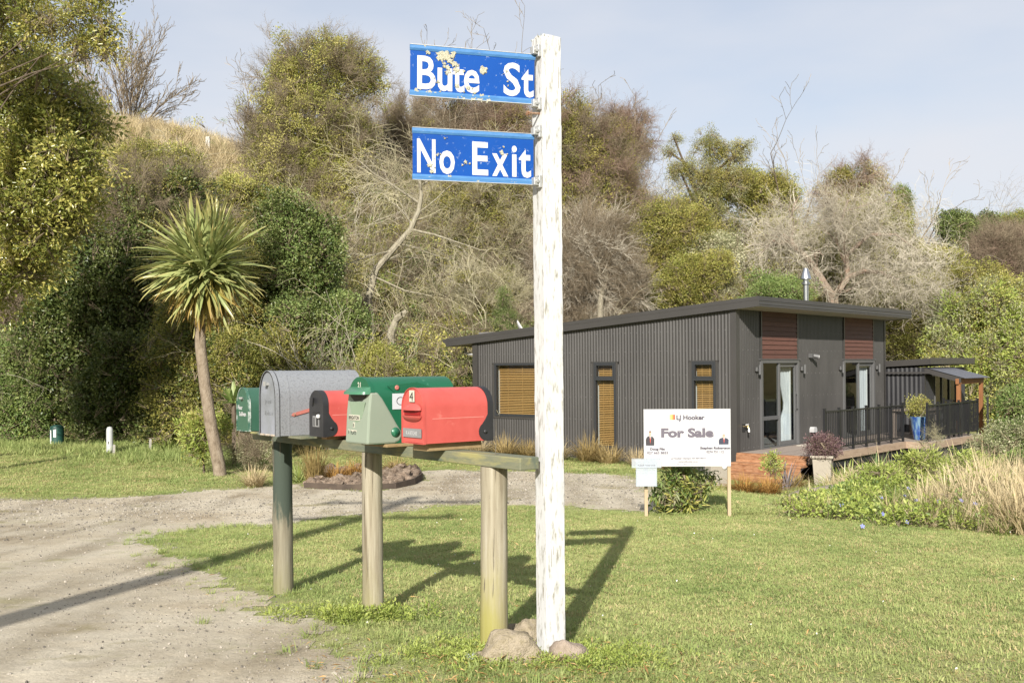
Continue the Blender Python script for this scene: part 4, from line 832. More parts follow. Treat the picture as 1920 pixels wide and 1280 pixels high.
# local: -x runs back along the beam, +y to the right and away
def round_post(u, r, m, seed, lean=(0, 0), top=1.03):
    rr = random.Random(seed); n = 24; nz = 26; b = MB(); vs = []; p = bpos(u); z0 = gz(p.x, p.y) - .25; fl = [1 + .03 * math.sin(a * 2 * math.pi / n * 2 + seed) + rr.gauss(0, .006) for a in range(n)]
    for k in range(nz + 1):
        t = k / nz; z = z0 + (top - z0) * t; rk = r * (1.04 - .07 * t + .012 * math.sin(k * .8 + seed))
        for j in range(n): a = 2 * math.pi * j / n; vs.append((-u + lean[0] * t + rk * fl[j] * math.cos(a), lean[1] * t + rk * fl[j] * math.sin(a), z))
    b.add(vs, [(k * n + j, k * n + (j + 1) % n, (k + 1) * n + (j + 1) % n, (k + 1) * n + j) for k in range(nz) for j in range(n)] + [tuple(nz * n + j for j in range(n))])
    o = b.build('post', m, stand, smooth=True, angle=50); b = MB()
    for k in range(9):
        a = -rr.uniform(0, 3.14); z = rr.uniform(.05, .95); hgt = rr.uniform(.08, .4); pts = [(-u + lean[0] * (z + q * hgt) + r * 1.0 * math.cos(a + q * .06), r * 1.0 * math.sin(a + q * .06), z + q * hgt) for q in (0, .33, .66, 1)]
        b.tube(pts, [.0004, .003, .0025, .0004], 4)
    tag(b.build('crack', MATS['crack_dark'], stand), kind='stuff'); return o
o = round_post(0, .078, M_post1, 1, (.02, 0)); o['label'] = 'yellow lichened round post'
round_post(1.36, .072, M_post2, 2)
o = round_post(2.74, .079, M_post3, 3); o['label'] = 'round post still painted dark green at the top'
b = MB(); b.bx(-3.15, .345, -.068, .068, 1.032, 1.102); b.build('beam', M_beam, stand, bevel=.006)
b2 = MB(); b2.bx(-2.62, -1.9, -.26, .3, 1.104, 1.118); b2.build('packing_board', M_beam, stand)
def block(x0, x1, y0, y1, z0, z1): b = MB(); b.bx(x0, x1, y0, y1, z0, z1); return b.build('packing_block', surf('pale_pine', [(.26, .18, .085), (.34, .25, .13)], scale=4, stretch=(1, 6, 6), rough=.7), stand, bevel=.003)
block(-.53, -.37, -.2, .2, 1.104, 1.15); block(-1.8, -1.72, -.15, .15, 1.104, 1.132); block(-1.12, -.8, -.22, .24, 1.104, 1.124)
b = MB(); b.bx(-3.0, -2.72, -.24, .2, 1.104, 1.118); b.build('packing_board', M_beam, stand)

# ================================================================== MAILBOXES  (local -y is the front, +x the side towards the camera)
MROT = math.atan2(BD.y, BD.x) - math.pi + 0          # local x points back down the beam to the near end
def arch(W, H, ry=None, n=14, inset=0.):
    """outline of a mailbox: flat foot, straight sides, rounded top"""
    w_ = W / 2 - inset; ry = ry or W / 2; zs = H - ry
    return [(-w_, inset)] + [(-w_ * math.cos(math.pi * i / n), zs + (ry - inset) * math.sin(math.pi * i / n)) for i in range(n + 1)] + [(w_, inset)]
def mailbox(name, label, u, zb, v=0, twist=0): p = bpos(u, v); return thing(name, label, 'mailbox', (p.x, p.y, zb), MROT + twist, 'mailboxes on the green beam')
def shell(mb, outline, y0, y1, th=.004, m=None):
    """an open-ended skin of the outline"""
    n = len(outline); cx = 0; cz = max(z for _, z in outline) / 2
    inn = [(x * (1 - th * 2 / .25), z + (cz - z) * th * 2 / .3) for x, z in outline]
    vs = [(x, y, z) for y in (y0, y1) for x, z in outline] + [(x, y, z) for y in (y0, y1) for x, z in inn]
    f = []
    for i in range(n): j = (i + 1) % n; f += [(i, j, n + j, n + i), (2 * n + i, 3 * n + i, 3 * n + j, 2 * n + j), (i, 2 * n + i, 2 * n + j, j), (n + i, n + j, 3 * n + j, 3 * n + i)]
    mb.add(vs, f, m)
def rim(mb, outline, y0, y1, grow, m=None):
    n = len(outline); cz = max(z for _, z in outline) * .5
    out = [(x + math.copysign(grow, x), z + (grow if z > cz else (-grow if z < .02 else 0))) for x, z in outline]
    vs = [(x, y, z) for y in (y0, y1) for x, z in outline] + [(x, y, z) for y in (y0, y1) for x, z in out]; f = []
    for i in range(n): j = (i + 1) % n; f += [(i, n + i, n + j, j), (2 * n + i, 2 * n + j, 3 * n + j, 3 * n + i), (i, j, 2 * n + j, 2 * n + i), (n + i, 3 * n + i, 3 * n + j, n + j)]
    mb.add(vs, f, m)
M_galv = surf('galvanised_steel', [(.19, .2, .21), (.26, .27, .285), (.31, .325, .34), (.22, .235, .25)], scale=75, rough=.5, metal=.25, spec=.5, bump=.12, bscale=60, detail=10, dist=.003, speck=((.22, .22, .2), 70, .6, .7))
M_gface = surf('weathered_galvanised_door', [(.19, .2, .21), (.25, .265, .285), (.3, .315, .36)], scale=6, rough=.6, metal=.2, bump=.1, bscale=50, dist=.003, speck=((.2, .2, .18), 14, .6, .72))
M_dgreen = surf('dark_green_paint', [(.03, .095, .06), (.045, .12, .08)], scale=4, rough=.4, spec=.5, speck=((.25, .3, .25), 30, .7, .78))
M_redp = surf('sun_faded_red_plastic', [(.44, .068, .056), (.52, .095, .08), (.47, .078, .066)], scale=3, rough=.38, spec=.45, bump=.06, bscale=30, dist=.004, speck=((.56, .17, .14), 9, .63, .8))
M_blackp = surf('black_plastic', [(.02, .02, .022), (.035, .035, .037)], scale=5, rough=.5, bump=.1, bscale=60, dist=.003)
M_sage = surf('sage_green_plastic', [(.235, .28, .215), (.265, .31, .24)], scale=2, rough=.45, spec=.45, speck=((.18, .24, .16), 12, .66, .8))
M_bottle = surf('bottle_green_plastic', [(.009, .1, .048), (.014, .125, .062)], scale=2, rough=.35, spec=.5, speck=((.1, .26, .17), 10, .64, .8))
M_label = surf('cream_label', [(.5, .48, .38), (.57, .55, .46)], scale=10, rough=.6)
M_ink = surf('black_ink', [(.02, .02, .02), (.03, .03, .03)], rough=.6)
M_inkf = surf('faded_ink', [(.16, .17, .18), (.26, .27, .28)], scale=30, rough=.7)
M_silver = surf('engraved_plate', [(.24, .24, .24), (.29, .29, .29)], scale=10, rough=.5, metal=.2)
M_flagred = surf('faded_red_flag', [(.42, .13, .1), (.48, .18, .15)], scale=12, rough=.6, speck=((.4, .42, .42), 40, .62, .7))
# --- small dark green steel mailbox at the far end
W, H, Ln = .215, .335, .5
mbx = mailbox('mailbox', 'dark green steel mailbox with white gothic lettering, farthest along the beam', 2.9, 1.122, .0)
b = MB(); shell(b, arch(W, H, .15), -Ln / 2, Ln / 2); b.build('body', M_dgreen, mbx, smooth=True)
b = MB(); b.prism(arch(W - .012, H - .006, .144), 'y', Ln / 2 - .01, Ln / 2 - .004); b.build('back_panel', M_dgreen, mbx)
b = MB(); b.prism(arch(W - .004, H - .002, .149), 'y', -Ln / 2 - .006, -Ln / 2 + .004); d = b.build('door', M_dgreen, mbx)
b = MB(); rim(b, arch(W, H, .15), -Ln / 2 - .012, -Ln / 2 + .012, .004); b.build('rim', surf('worn_green_edge', [(.05, .13, .09), (.5, .55, .5)], scale=14, lo=.45, hi=.6, rough=.5), mbx, smooth=True)
b = MB(); b.bx(-.012, .012, -Ln / 2 - .03, -Ln / 2 - .006, .245, .262); b.lathe([(.018, 0), (.02, .012), (.0, .014)], 10, (0, -Ln / 2 - .02, .25)); b.build('knob', M_alm, mbx)
text('Fleur', d, (.0, -Ln / 2 - .0085, .165), .034, M_letter, width=.085, bold=.02, align='CENTER').location.x = -.045
text('Sullivan', d, (.0, -Ln / 2 - .0085, .115), .034, M_letter, width=.13, bold=.02).location.x = -.065
# --- large galvanised mailbox
W, H, Ln = .27, .47, .70
mbx = mailbox('mailbox', 'large round-topped galvanised steel mailbox with a faded red flag', 2.22, 1.12, .0)
b = MB(); shell(b, arch(W, H, .2, 20), -Ln / 2, Ln / 2); b.build('body', M_galv, mbx, smooth=True)
b = MB(); b.prism(arch(W - .012, H - .006, .194, 20), 'y', Ln / 2 - .01, Ln / 2 - .004); b.build('back_panel', M_galv, mbx)
b = MB(); b.prism(arch(W - .004, H - .002, .198, 20), 'y', -Ln / 2 - .008, -Ln / 2 + .004); d = b.build('door', M_gface, mbx)
b = MB(); rim(b, arch(W, H, .2, 20), -Ln / 2 - .016, -Ln / 2 + .014, .003); b.build('rim', M_galv, mbx, smooth=True)
b = MB(); rim(b, arch(W, H, .2, 20), -Ln / 2 + .016, -Ln / 2 + .021, .0015); b.build('door_gap', M_dark, mbx); b = MB(); rim(b, arch(W - .016, H - .008, .193, 20), -Ln / 2 - .0165, -Ln / 2 - .007, .0025); b.build('door_edge', M_dark, d)
b = MB(); rim(b, arch(W, H, .2, 20), -Ln / 2 + .085, -Ln / 2 + .097, .0025); rim(b, arch(W, H, .2, 20), Ln / 2 - .05, Ln / 2 - .035, .003); b.build('seam', M_galv, mbx, smooth=True)
b = MB(); b.bx(-.012, .014, -Ln / 2 - .035, -Ln / 2 - .008, .365, .385); b.bx(-.016, .018, -Ln / 2 - .04, -Ln / 2 - .034, .36, .392); b.build('knob', M_alm, mbx)
b = MB(); 
for q in (-.09, 0, .09): b.tube([(q - .03, -Ln / 2 - .012, .004), (q + .03, -Ln / 2 - .012, .004)], .008, 8)
b.build('hinge', surf('rusty_hinge', [(.35, .25, .15), (.5, .48, .42)], scale=30, rough=.7), mbx)
text('Jn nul', d, (-.055, -Ln / 2 - .0105, .235), .03, M_inkf, width=.105)
text('& nbs. a', d, (-.055, -Ln / 2 - .0105, .15), .034, M_inkf, width=.13)
b = MB(); b.prism([(.0, -.012), (.3, -.012), (.3, -.03), (.36, -.03), (.36, .03), (.3, .03), (.3, .012), (.0, .012), (-.015, 0)], 'x', W / 2 + .004, W / 2 + .008); o = link('flag', b.mesh('flag', M_flagred), mbx, (0, -Ln / 2 + .12, .15)); o.rotation_euler = (rad(13), 0, 0)
b = MB(); b.lathe([(.008, 0), (.007, .005), (.0, .006)], 8); o2 = link('pivot', b.mesh('pivot', M_rust), o, (W / 2 + .008, .012, 0)); o2.rotation_euler = (0, rad(90), 0)
# --- the two red plastic mailboxes with a black door at one end
def lobe(sgn, yE, W, H):
    """side cheek of the black door: a narrow band up the arch that widens to a round lobe at the foot"""
    pts = [(yE, .0), (yE + sgn * .055, 0.0)]
    for a in np.linspace(-90, 60, 9): pts.append((yE + sgn * (.055 + .055 * math.cos(rad(a))), .055 + .055 * math.sin(rad(a))))
    pts += [(yE + sgn * .062, .128), (yE + sgn * .042, .16), (yE + sgn * .033, .2), (yE + sgn * .03, H - W / 2), (yE, H - W / 2)]
    return pts
def red_box(u, label, black_front, W=.235, H=.33, Ln=.5, zb=1.152, v=0):
    t = mailbox('mailbox', label, u, zb, v); F, Bk = -Ln / 2, Ln / 2; A_ = arch(W, H, W / 2 * 1.02, 18)
    b = MB(); shell(b, A_, F, Bk, .005); b.build('body', M_redp, t, smooth=True)
    sg, E = (1, F) if black_front else (-1, Bk)
    b = MB(); b.prism(arch(W - .004, H, W / 2 * 1.02, 18), 'y', E - sg * .012, E + sg * .002); rim(b, A_, E - sg * .012, E + sg * .03, .0035)
    for q in (-1, 1): x = q * (W / 2 + .0015); b.prism(lobe(sg, E - sg * .011, W, H), 'x', x - .0025, x + .0025)
    d = b.build('door', M_blackp, t, smooth=True)
    for q in (-1, 1): bb = MB(); bb.lathe([(.014, 0), (.012, .006), (.0, .008)], 10); o = link('hinge_pin', bb.mesh('hinge_pin', M_blackp, True), d, (q * (W / 2 + .004), E + sg * .052, .055)); o.rotation_euler = (0, q * rad(90), 0)
    oE = Bk if black_front else F; so = 1 if black_front else -1
    b = MB(); b.prism(arch(W - .006, H - .003, W / 2, 18), 'y', oE, oE + so * -.006); rim(b, A_, oE - so * .012, oE + so * .006, .003); p = b.build('end_panel', M_redp, t, smooth=True)
    b = MB(); b.add([(W / 2 + .0012, y, z) for y, z in ((F + .06, .145), (Bk - .06, .145), (Bk - .06, .1485), (F + .06, .1485))], [(0, 1, 2, 3)]); b.build('seam', surf('scuffed_red', [(.75, .3, .26), (.72, .25, .2)], scale=10), t)
    return t, d, p, F, Bk, W, H
def half_lens(mb, w_, z0, dz, dy, y, n=12, m=None):
    """a moulded lip: a lens that bulges out of the face"""
    vs = []; k = 5
    for i in range(n + 1):
        a = math.pi * i / n; x = -w_ * math.cos(a); hh = math.sin(a) ** .8
        for j in range(k + 1): b_ = j / k; vs.append((x, y - dy * hh * math.sin(b_ * math.pi * .5) if dz else y, z0 + dz * hh * (1 - b_)))
    vs2 = [(x, y, z0) for x in (-w_, w_)]
    mb.add(vs, [(i * (k + 1) + j, (i + 1) * (k + 1) + j, (i + 1) * (k + 1) + j + 1, i * (k + 1) + j + 1) for i in range(n) for j in range(k)] + [tuple(i * (k + 1) + k for i in range(n + 1))], m)
t, d, p, F, Bk, W, H = red_box(1.7, 'red plastic mailbox with a black door and a silver number 1 plate', True, W=.2, H=.315, Ln=.46, zb=1.134)
b = MB(); b.bx(-.05, .05, F - .019, F - .011, .165, .171); b.lathe([(.012, -.02), (.016, .02), (.0, .022)], 10, (-.03, F - .03, .245)); b.build('handle', M_blackp, d)
b = MB(); b.bx(-.045, .045, F - .0165, F - .012, .065, .14); pl = b.build('number_plate', M_silver, d); text('1', pl, (-.03, F - .018, .072), .06, M_ink, bold=.03); b = MB(); b.bx(.01, .033, F - .0185, F - .0165, .075, .13); b.build('number_insert', M_ink, pl)
b = MB(); b.lathe([(.012, 0), (.014, .02), (.0, .024)], 8, (.055, F - .025, .13)); b.build('latch', M_white, d)
b = MB(); b.prism([(.02, .17), (.11, .17), (.11, .285), (.03, .285)], 'x', W / 2 - .002, W / 2 + .003); b.build('flag_slot', M_blackp, t)
t, d, p, F, Bk, W, H = red_box(.45, 'red plastic mailbox with a cream number 4 and grey name plate, nearest', False)
b = MB(); half_lens(b, .098, .198, .042, .03, F - .0065); b.build('slot_hood', M_redp, p, smooth=True)
b = MB(); half_lens(b, .098, .165, -.036, .03, F - .0065); b.build('slot_lip', M_redp, p, smooth=True)
b = MB(); b.bx(-.085, .085, F - .0085, F - .0062, .168, .196); b.build('slot', surf('slot_shade', [(.25, .01, .01), (.3, .015, .015)], rough=.6), p)
b = MB(); b.bx(-.027, .027, F - .009, F - .0062, .247, .316); nl = b.build('number_label', M_label, p); text('4', nl, (-.022, F - .0105, .253), .056, M_ink, width=.04)
b = MB(); b.bx(-.1, .1, F - .009, F - .0062, .035, .088); nl = b.build('name_plate', M_silver, p); text('R A RITCHIE', nl, (-.062, F - .0105, .05), .024, M_letter, width=.12)
for q in (-.09, .09): b = MB(); b.lathe([(.004, 0), (.003, .002), (.0, .003)], 6); o = link('rivet', b.mesh('rivet', M_rust), nl, (q, F - .009, .062)); o.rotation_euler = (rad(90), 0, 0)
# --- big green plastic mailbox with a sage front
W, H, Ln = .27, .42, .64; F, Bk = -Ln / 2, Ln / 2
t = mailbox('mailbox', 'big bottle green plastic mailbox with a sage green hinged front and white sticker', .96, 1.126, .0)
A_ = arch(W, H, W / 2 * .95, 18)
b = MB(); shell(b, A_, F + .02, Bk, .006); b.build('body', M_bottle, t, smooth=True)
b = MB(); b.prism(arch(W - .006, H - .003, W / 2 * .94, 18), 'y', Bk - .012, Bk - .004); b.build('back_panel', M_bottle, t)
zz = .325
b = MB(); side = [(F - .03, .0), (F + .17, .0), (F + .205, .012), (F + .225, .04), (F + .222, .075), (F + .19, .12), (F + .14, .2), (F + .085, .285), (F + .05, zz), (F - .004, zz), (F - .018, .2)]
hw2 = W / 2 + .006; n = len(side)
b.prism(side, 'x', -hw2, hw2); fr = b.build('door', M_sage, t, bevel=.012)
b = MB(); half_lens(b, .085, .245, -.1, -.028, F - .012); 
o = MB(); o.prism([(-.105, zz - .002), (-.09, zz - .03), (-.05, zz - .055), (.05, zz - .055), (.09, zz - .03), (.105, zz - .002)], 'y', F - .0135, F - .004); o.build('slot', M_dark, fr)
b = MB(); b.prism([(-.1, zz - .06), (.1, zz - .06), (.06, zz - .16), (.0, zz - .2), (-.06, zz - .16)], 'y', F - .0225, F - .0145); b.build('chute_panel', surf('sage_inner', [(.21, .28, .19), (.23, .3, .21)], rough=.5), fr, bevel=.004)
b = MB(); top = [(x, z) for x, z in A_ if z > zz - .001]; top = [(-W / 2 - .003, zz)] + [(x * 1.02, z + .003) for x, z in top] + [(W / 2 + .003, zz)]; b.prism(top, 'y', F + .0, F + .03); b.build('top_panel', M_bottle, t, smooth=True)
b = MB(); n = 14; vs = []
for i in range(n + 1): a = math.pi * i / n; x = -.135 * math.cos(a); yy = F - .005 - .075 * math.sin(a) ** .7; vs += [(x, yy, zz - .012), (x, yy + .006, zz + .004), (x * .93, F + .004, zz + .035)]
b.add(vs, [(3 * i + j, 3 * i + 3 + j, 3 * i + 4 + j, 3 * i + 1 + j) for i in range(n) for j in (0, 1)] + [tuple(3 * i for i in range(n + 1))]); b.build('visor', surf('visor_green', [(.05, .17, .095), (.07, .2, .115)], rough=.35), t, smooth=True)
for q in (-1, 1): bb = MB(); bb.lathe([(.032, 0), (.03, .006), (.0, .012)], 18); o = link('hinge_button', bb.mesh('hinge_button', M_bottle, True), fr, (q * (hw2 + .0), F + .175, .07)); o.rotation_euler = (0, q * rad(90), 0)
text('21', t, (-.022, F - .0025, H - .065), .034, M_label, width=.04, bold=.03)
def label_strip(parent, s, x, z, h, wd):
    b = MB(); b.bx(x, x + wd, F - .0255 + z * .05 * 0, F - .022, z, z + h); o = b.build('label_strip', M_label, parent); text(s, o, (x + .004, F - .027, z + h * .16), h * .68, M_ink, width=wd - .008, bold=.02)
label_strip(fr, 'BRIGHTON', -.098, .148, .034, .135); label_strip(fr, '8', -.045, .1, .034, .018); label_strip(fr, 'FLATS', -.075, .052, .034, .075); label_strip(fr, '1', -.105, .055, .034, .014)
b = MB(); b.bx(W / 2 + .003, W / 2 + .0045, F + .155, F + .29, .215, .315); st = b.build('sticker', surf('white_sticker', [(.52, .54, .56), (.56, .58, .6)], rough=.5), t)
b = MB(); sq = [(.06 + .028 * math.cos(a), .052 + .024 * math.sin(a)) for a in np.linspace(.9, 5.2, 14)] + [(.085, .04), (.1, .045), (.07, .03), (.095, .052)]
b.tube([(W / 2 + .0052, F + .155 + y, .215 + z) for y, z in sq], .0022, 4); b.build('squiggle', M_ink, st)
b = MB(); b.prism([(F + .12, .365), (F + .34, .385), (F + .46, .35), (F + .3, .33), (F + .2, .3)], 'x', W / 2 - .006, W / 2 + .0015); b.build('flag_recess', M_bottle, t)
bb = MB(); bb.lathe([(.016, 0), (.015, .006), (.006, .007), (.0, .004)], 14); o = link('flag_pivot', bb.mesh('flag_pivot', M_flagred, True), t, (W / 2 + .002, F + .19, .352)); o.rotation_euler = (0, rad(90), 0)

# ================================================================== FOR SALE SIGN
M_board = surf('white_sign_board', [(.5, .5, .505), (.52, .52, .53)], scale=2, rough=.45)
M_stake = surf('raw_pine_stake', [(.4, .3, .18), (.48, .37, .24)], scale=3, stretch=(6, 6, .7), rough=.75)
M_char = surf('print_charcoal', [(.06, .05, .07), (.07, .06, .08)], rough=.5); M_greyp = surf('print_grey', [(.12, .105, .13), (.13, .115, .14)], rough=.5)
FX0, FY0 = 2.44, 14.33
fs = thing('for_sale_sign', 'white For Sale board with orange logo bars on two pine stakes at the lawn edge', 'sign', (FX0, FY0, gz(FX0, FY0)), rad(-3))
bw, bh = 1.205, .80; pz = at(1287, 766.5, FY0).z - gz(FX0, FY0); zb_ = pz - bh
b = MB(); b.bx(-bw / 2, bw / 2, -.006, .006, zb_, pz); bd = b.build('board', M_board, fs)
b = MB(); b.box((0, 0, 0), (.045, .035, pz + .22), None); stm = b.mesh('stake', M_stake)
link('stake', stm, fs, (-.575, .026, (pz - .26) / 2 - .02)); link('stake', stm, fs, (.58, .026, (pz - .3) / 2 - .03))
def P(fx, fz): return (-bw / 2 + fx * bw, -.0085, zb_ + (1 - fz) * bh)
for k, c in enumerate([(.75, .5, .2), (.72, .32, .08), (.62, .1, .05)]): b = MB(); x, y, z = P(.3 + k * .021, .185); b.bx(x, x + .021 * bw, -.009, -.0062, z, z + .09 * bh); b.build('logo_bar', surf('logo_%d' % k, [c, c], rough=.5), bd)
text('LJ Hooker', bd, P(.378, .185), .066, M_char, width=.325 * bw, bold=.035)
text('For Sale', bd, P(.2, .485), .122, M_greyp, width=.605 * bw, bold=.05)
text('Doug Pile', bd, P(.072, .715), .032, M_char, width=.17 * bw, bold=.05); text('027 663 8833', bd, P(.035, .782), .034, M_greyp, width=.245 * bw, bold=.035)
text('Stephen Robertson', bd, P(.648, .70), .032, M_char, width=.345 * bw, bold=.05); text('0274 731 112', bd, P(.72, .768), .034, M_greyp, width=.2 * bw, bold=.035)
text('LJ Hooker Oamaru 03 434 9014', bd, P(.31, .872), .021, M_greyp, width=.4 * bw, bold=.035); text('oamaru.ljhooker.co.nz', bd, P(.395, .925), .017, M_greyp, width=.225 * bw, bold=.035); text('Licensed Agent REAA 2008', bd, P(.3, .96), .011, M_greyp, width=.41 * bw)
M_skin = surf('print_skin', [(.55, .33, .24), (.6, .38, .28)], rough=.5); M_suit = surf('print_suit', [(.035, .03, .035), (.05, .045, .05)], rough=.5); M_suit2 = surf('print_navy_suit', [(.03, .035, .06), (.05, .055, .08)], rough=.5); M_hair = surf('print_hair', [(.09, .045, .02), (.12, .06, .03)], rough=.5); M_tie = surf('print_tie', [(.5, .06, .04), (.55, .08, .05)], rough=.5)
def portrait(fx, fz, w_, h_, suit, hair):
    x0, _, z0 = P(fx, fz); b = MB()
    def pg(pts, m, y): b.add([(x0 + u * w_, -y, z0 + v * h_) for u, v in pts], [tuple(range(len(pts)))], m)
    pg([(.02, 0), (.98, 0), (1, .45), (.85, .58), (.62, .66), (.38, .66), (.12, .58), (.0, .4)], suit, .0075)
    pg([(.42, .66), (.64, .66), (.54, .3)], M_board, .0079); pg([(.49, .6), (.56, .6), (.58, .33), (.53, .1), (.49, .33)], M_tie, .0083)
    pg([(.5 + .13 * math.cos(a), .8 + .19 * math.sin(a)) for a in np.linspace(0, 6.28, 15)[:-1]], M_skin, .0087)
    pg([(.37, .84), (.4, .98), (.52, 1.02), (.64, .96), (.65, .85), (.6, .91), (.44, .92)], hair, .0091)
    b.build('portrait', None, bd)
portrait(.022, .635, .1 * bw, .255 * bh, M_suit, M_hair); portrait(.862, .62, .115 * bw, .18 * bh, M_suit2, surf('print_grey_hair', [(.3, .26, .22), (.34, .3, .26)]))
m = newmat('clear_plastic'); nt = m.node_tree; o_ = N(nt, 'ShaderNodeOutputMaterial'); t1 = N(nt, 'ShaderNodeBsdfTransparent'); t1.inputs[0].default_value = (.92, .94, .96, 1); d1 = N(nt, 'ShaderNodeBsdfPrincipled'); d1.inputs['Base Color'].default_value = (.62, .66, .7, 1); d1.inputs['Roughness'].default_value = .2; mm = N(nt, 'ShaderNodeMixShader'); mm.inputs[0].default_value = .32
nt.links.new(t1.outputs[0], mm.inputs[1]); nt.links.new(d1.outputs[0], mm.inputs[2]); nt.links.new(mm.outputs[0], o_.inputs[0]); M_clear = m
b = MB(); bx0 = -.575; zt_ = zb_ + .105; b.bx(bx0 - .145, bx0 + .145, -.09, -.085, zb_ - .27, zt_ - .08); b.bx(bx0 - .145, bx0 + .145, -.02, -.015, zb_ - .27, zt_); b.bx(bx0 - .145, bx0 - .14, -.085, -.02, zb_ - .27, zt_ - .04); b.bx(bx0 + .14, bx0 + .145, -.085, -.02, zb_ - .27, zt_ - .04); b.bx(bx0 - .14, bx0 + .14, -.085, -.02, zb_ - .27, zb_ - .265)
bx_ = b.build('brochure_box', M_clear, fs)
b = MB(); b.bx(bx0 - .205, bx0 + .205, -.1, -.094, zt_ - .115, zt_ + .005); b.bx(bx0 - .205, bx0 + .205, -.1, -.01, zt_ + .005, zt_ + .01); lid = b.build('lid', M_clear, bx_); text('PLEASE TAKE ONE', lid, (bx0 - .12, -.1015, zt_ - .09), .02, M_greyp, width=.24)
b = MB(); b.bx(bx0 - .13, bx0 + .13, -.06, -.045, zb_ - .262, zb_ - .1); b.build('brochure', M_board, bx_)

# ================================================================== SMALL UTILITY THINGS
M_grnp = surf('green_pedestal_plastic', [(.015, .06, .045), (.02, .08, .06)], scale=3, rough=.5)
x, y = pxy(107, 838); e = thing('cable_pedestal', 'short dark green cable pedestal on the lawn under the shrubs', 'pedestal', (x, y, gz(x, y)))
b = MB(); b.lathe([(.2, -.05), (.215, .0), (.215, .04), (.19, .05), (.19, .54), (.17, .6), (.1, .635), (.0, .64)], 20); b.build('body', M_grnp, e, smooth=True, angle=40)
b = MB(); b.bx(-.02, .06, -.197, -.188, .3, .52); b.bx(-.11, -.08, -.19, -.172, .08, .5); b.build('warning_label', M_white, e)
x, y = pxy(206, 853); e = thing('bollard', 'slim pale grey bollard with a small label standing on the left lawn', 'bollard', (x, y, gz(x, y)))
b = MB(); b.lathe([(.085, -.05), (.085, .62), (.08, .68), (.055, .73), (.0, .745)], 16); b.build('body', surf('pale_grey_pvc', [(.42, .43, .42), (.5, .51, .5)], rough=.6), e, smooth=True)
b = MB(); b.bx(-.03, .03, -.094, -.083, .26, .4); lb = b.build('label_plate', M_white, e); b = MB(); b.bx(-.015, .015, -.0965, -.0945, .29, .37); b.build('mark', M_ink, lb)
M_wood_s = surf('grey_peg', [(.3, .28, .24), (.42, .4, .36)], scale=6, rough=.9)
for (px, py, h, lab) in ((281, 849, .38, 'short pale grey wooden peg in the grass near the cabbage tree'), (213, 855, .3, 'thin brown peg right beside the grey bollard')):
    x, y = pxy(px, py); b = MB(); b.bx(-.03, .03, -.02, .02, -.1, h - .02); b.bx(-.024, .024, -.015, .015, h - .02, h); o = link('peg', b.mesh('peg', M_wood_s), None, (x, y, gz(x, y))); o.rotation_euler = (.03, .05, .4); tag(o, lab, 'peg')
for (px, py, Y, h, lab) in ((390, 286, 58, .85, 'white fence post standing alone in the dry grass on the hillside'), (453, 290, 60, .6, 'thin grey fence post right of the white post on the hillside')):
    x, y = pxy(px, py); p = Vector((x, y, 0)); b = MB(); q = .11 if h > .7 else .06; b.bx(-q, q, -.08, .08, -1.0, h); b.bx(-q * .7, q * .7, -.05, .05, h, h + .03); o = link('fence_post', b.mesh('fence_post', surf('bleached_post', [(.5, .47, .42), (.62, .6, .55)], rough=.9, scale=4)), None, (p.x, p.y, gz(p.x, p.y))); tag(o, lab, 'fence post')
M_conc = surf('beige_pillar', [(.3, .27, .215), (.36, .325, .265)], scale=3, rough=.85, bump=.1, bscale=30)
x, y = 4.02, 20.2; e = thing('meter_pillar', 'beige box pillar with a round white cover behind the For Sale sign', 'utility box', (x, y, gz(x, y)), rad(20))
b = MB(); b.bx(-.2, .22, -.12, .12, -.2, .72); b.bx(-.22, .24, -.14, .14, .72, .75); b.build('body', M_conc, e, bevel=.01)
b = MB(); b.lathe([(.055, 0), (.05, .02), (.0, .025)], 16); o = link('round_cover', b.mesh('round_cover', M_white, True), e, (.1, -.122, .4)); o.rotation_euler = (rad(90), 0, 0)
b = MB(); b.bx(-.22, -.05, -.135, -.1215, -.1, .72); b.build('front_panel', M_conc, e)
# planter at the foot of the steps
M_cream = surf('cream_planter', [(.34, .3, .235), (.4, .36, .29)], scale=4, rough=.8, bump=.1, bscale=40)
x, y = house_w(-.15, -2.08); zg = gz(x, y); e = thing('planter', 'tall tapered cream planter at the corner of the deck steps', 'plant pot', (x, y, zg), HROT + .3)
def frustum(b, r0, r1, z0, z1): b.add([(sx * r, sy * r, z) for r, z in ((r0, z0), (r1, z1)) for sx, sy in ((-1, -1), (1, -1), (1, 1), (-1, 1))], [(0, 1, 5, 4), (1, 2, 6, 5), (2, 3, 7, 6), (3, 0, 4, 7), (3, 2, 1, 0), (4, 5, 6, 7)])
b = MB(); frustum(b, .15, .19, -.1, .56); frustum(b, .19, .225, .561, .59); frustum(b, .228, .228, .591, .64); b.build('body', M_cream, e, bevel=.01)
b = MB(); frustum(b, .19, .19, .641, .65); b.build('soil', MATS['potting_soil'], e)
PLANTER = (x, y, zg + .64)
# log lying in the planting
x, y = pxy(1530, 948); b = MB(); b.tube([(-.42, -.1, .02), (-.2, -.03, .07), (.1, .02, .1), (.4, .1, .16)], [.07, .095, .1, .08], 10); o = b.build('log', surf('grey_driftwood', [(.12, .1, .075), (.22, .19, .155), (.17, .14, .11)], scale=6, stretch=(.4, 3, 3), rough=.9, bump=.5, bscale=20)); o.location = (x, y + .3, gz(x, y) + .06); tag(o, 'weathered grey log lying among the plants below the cream planter', 'log')
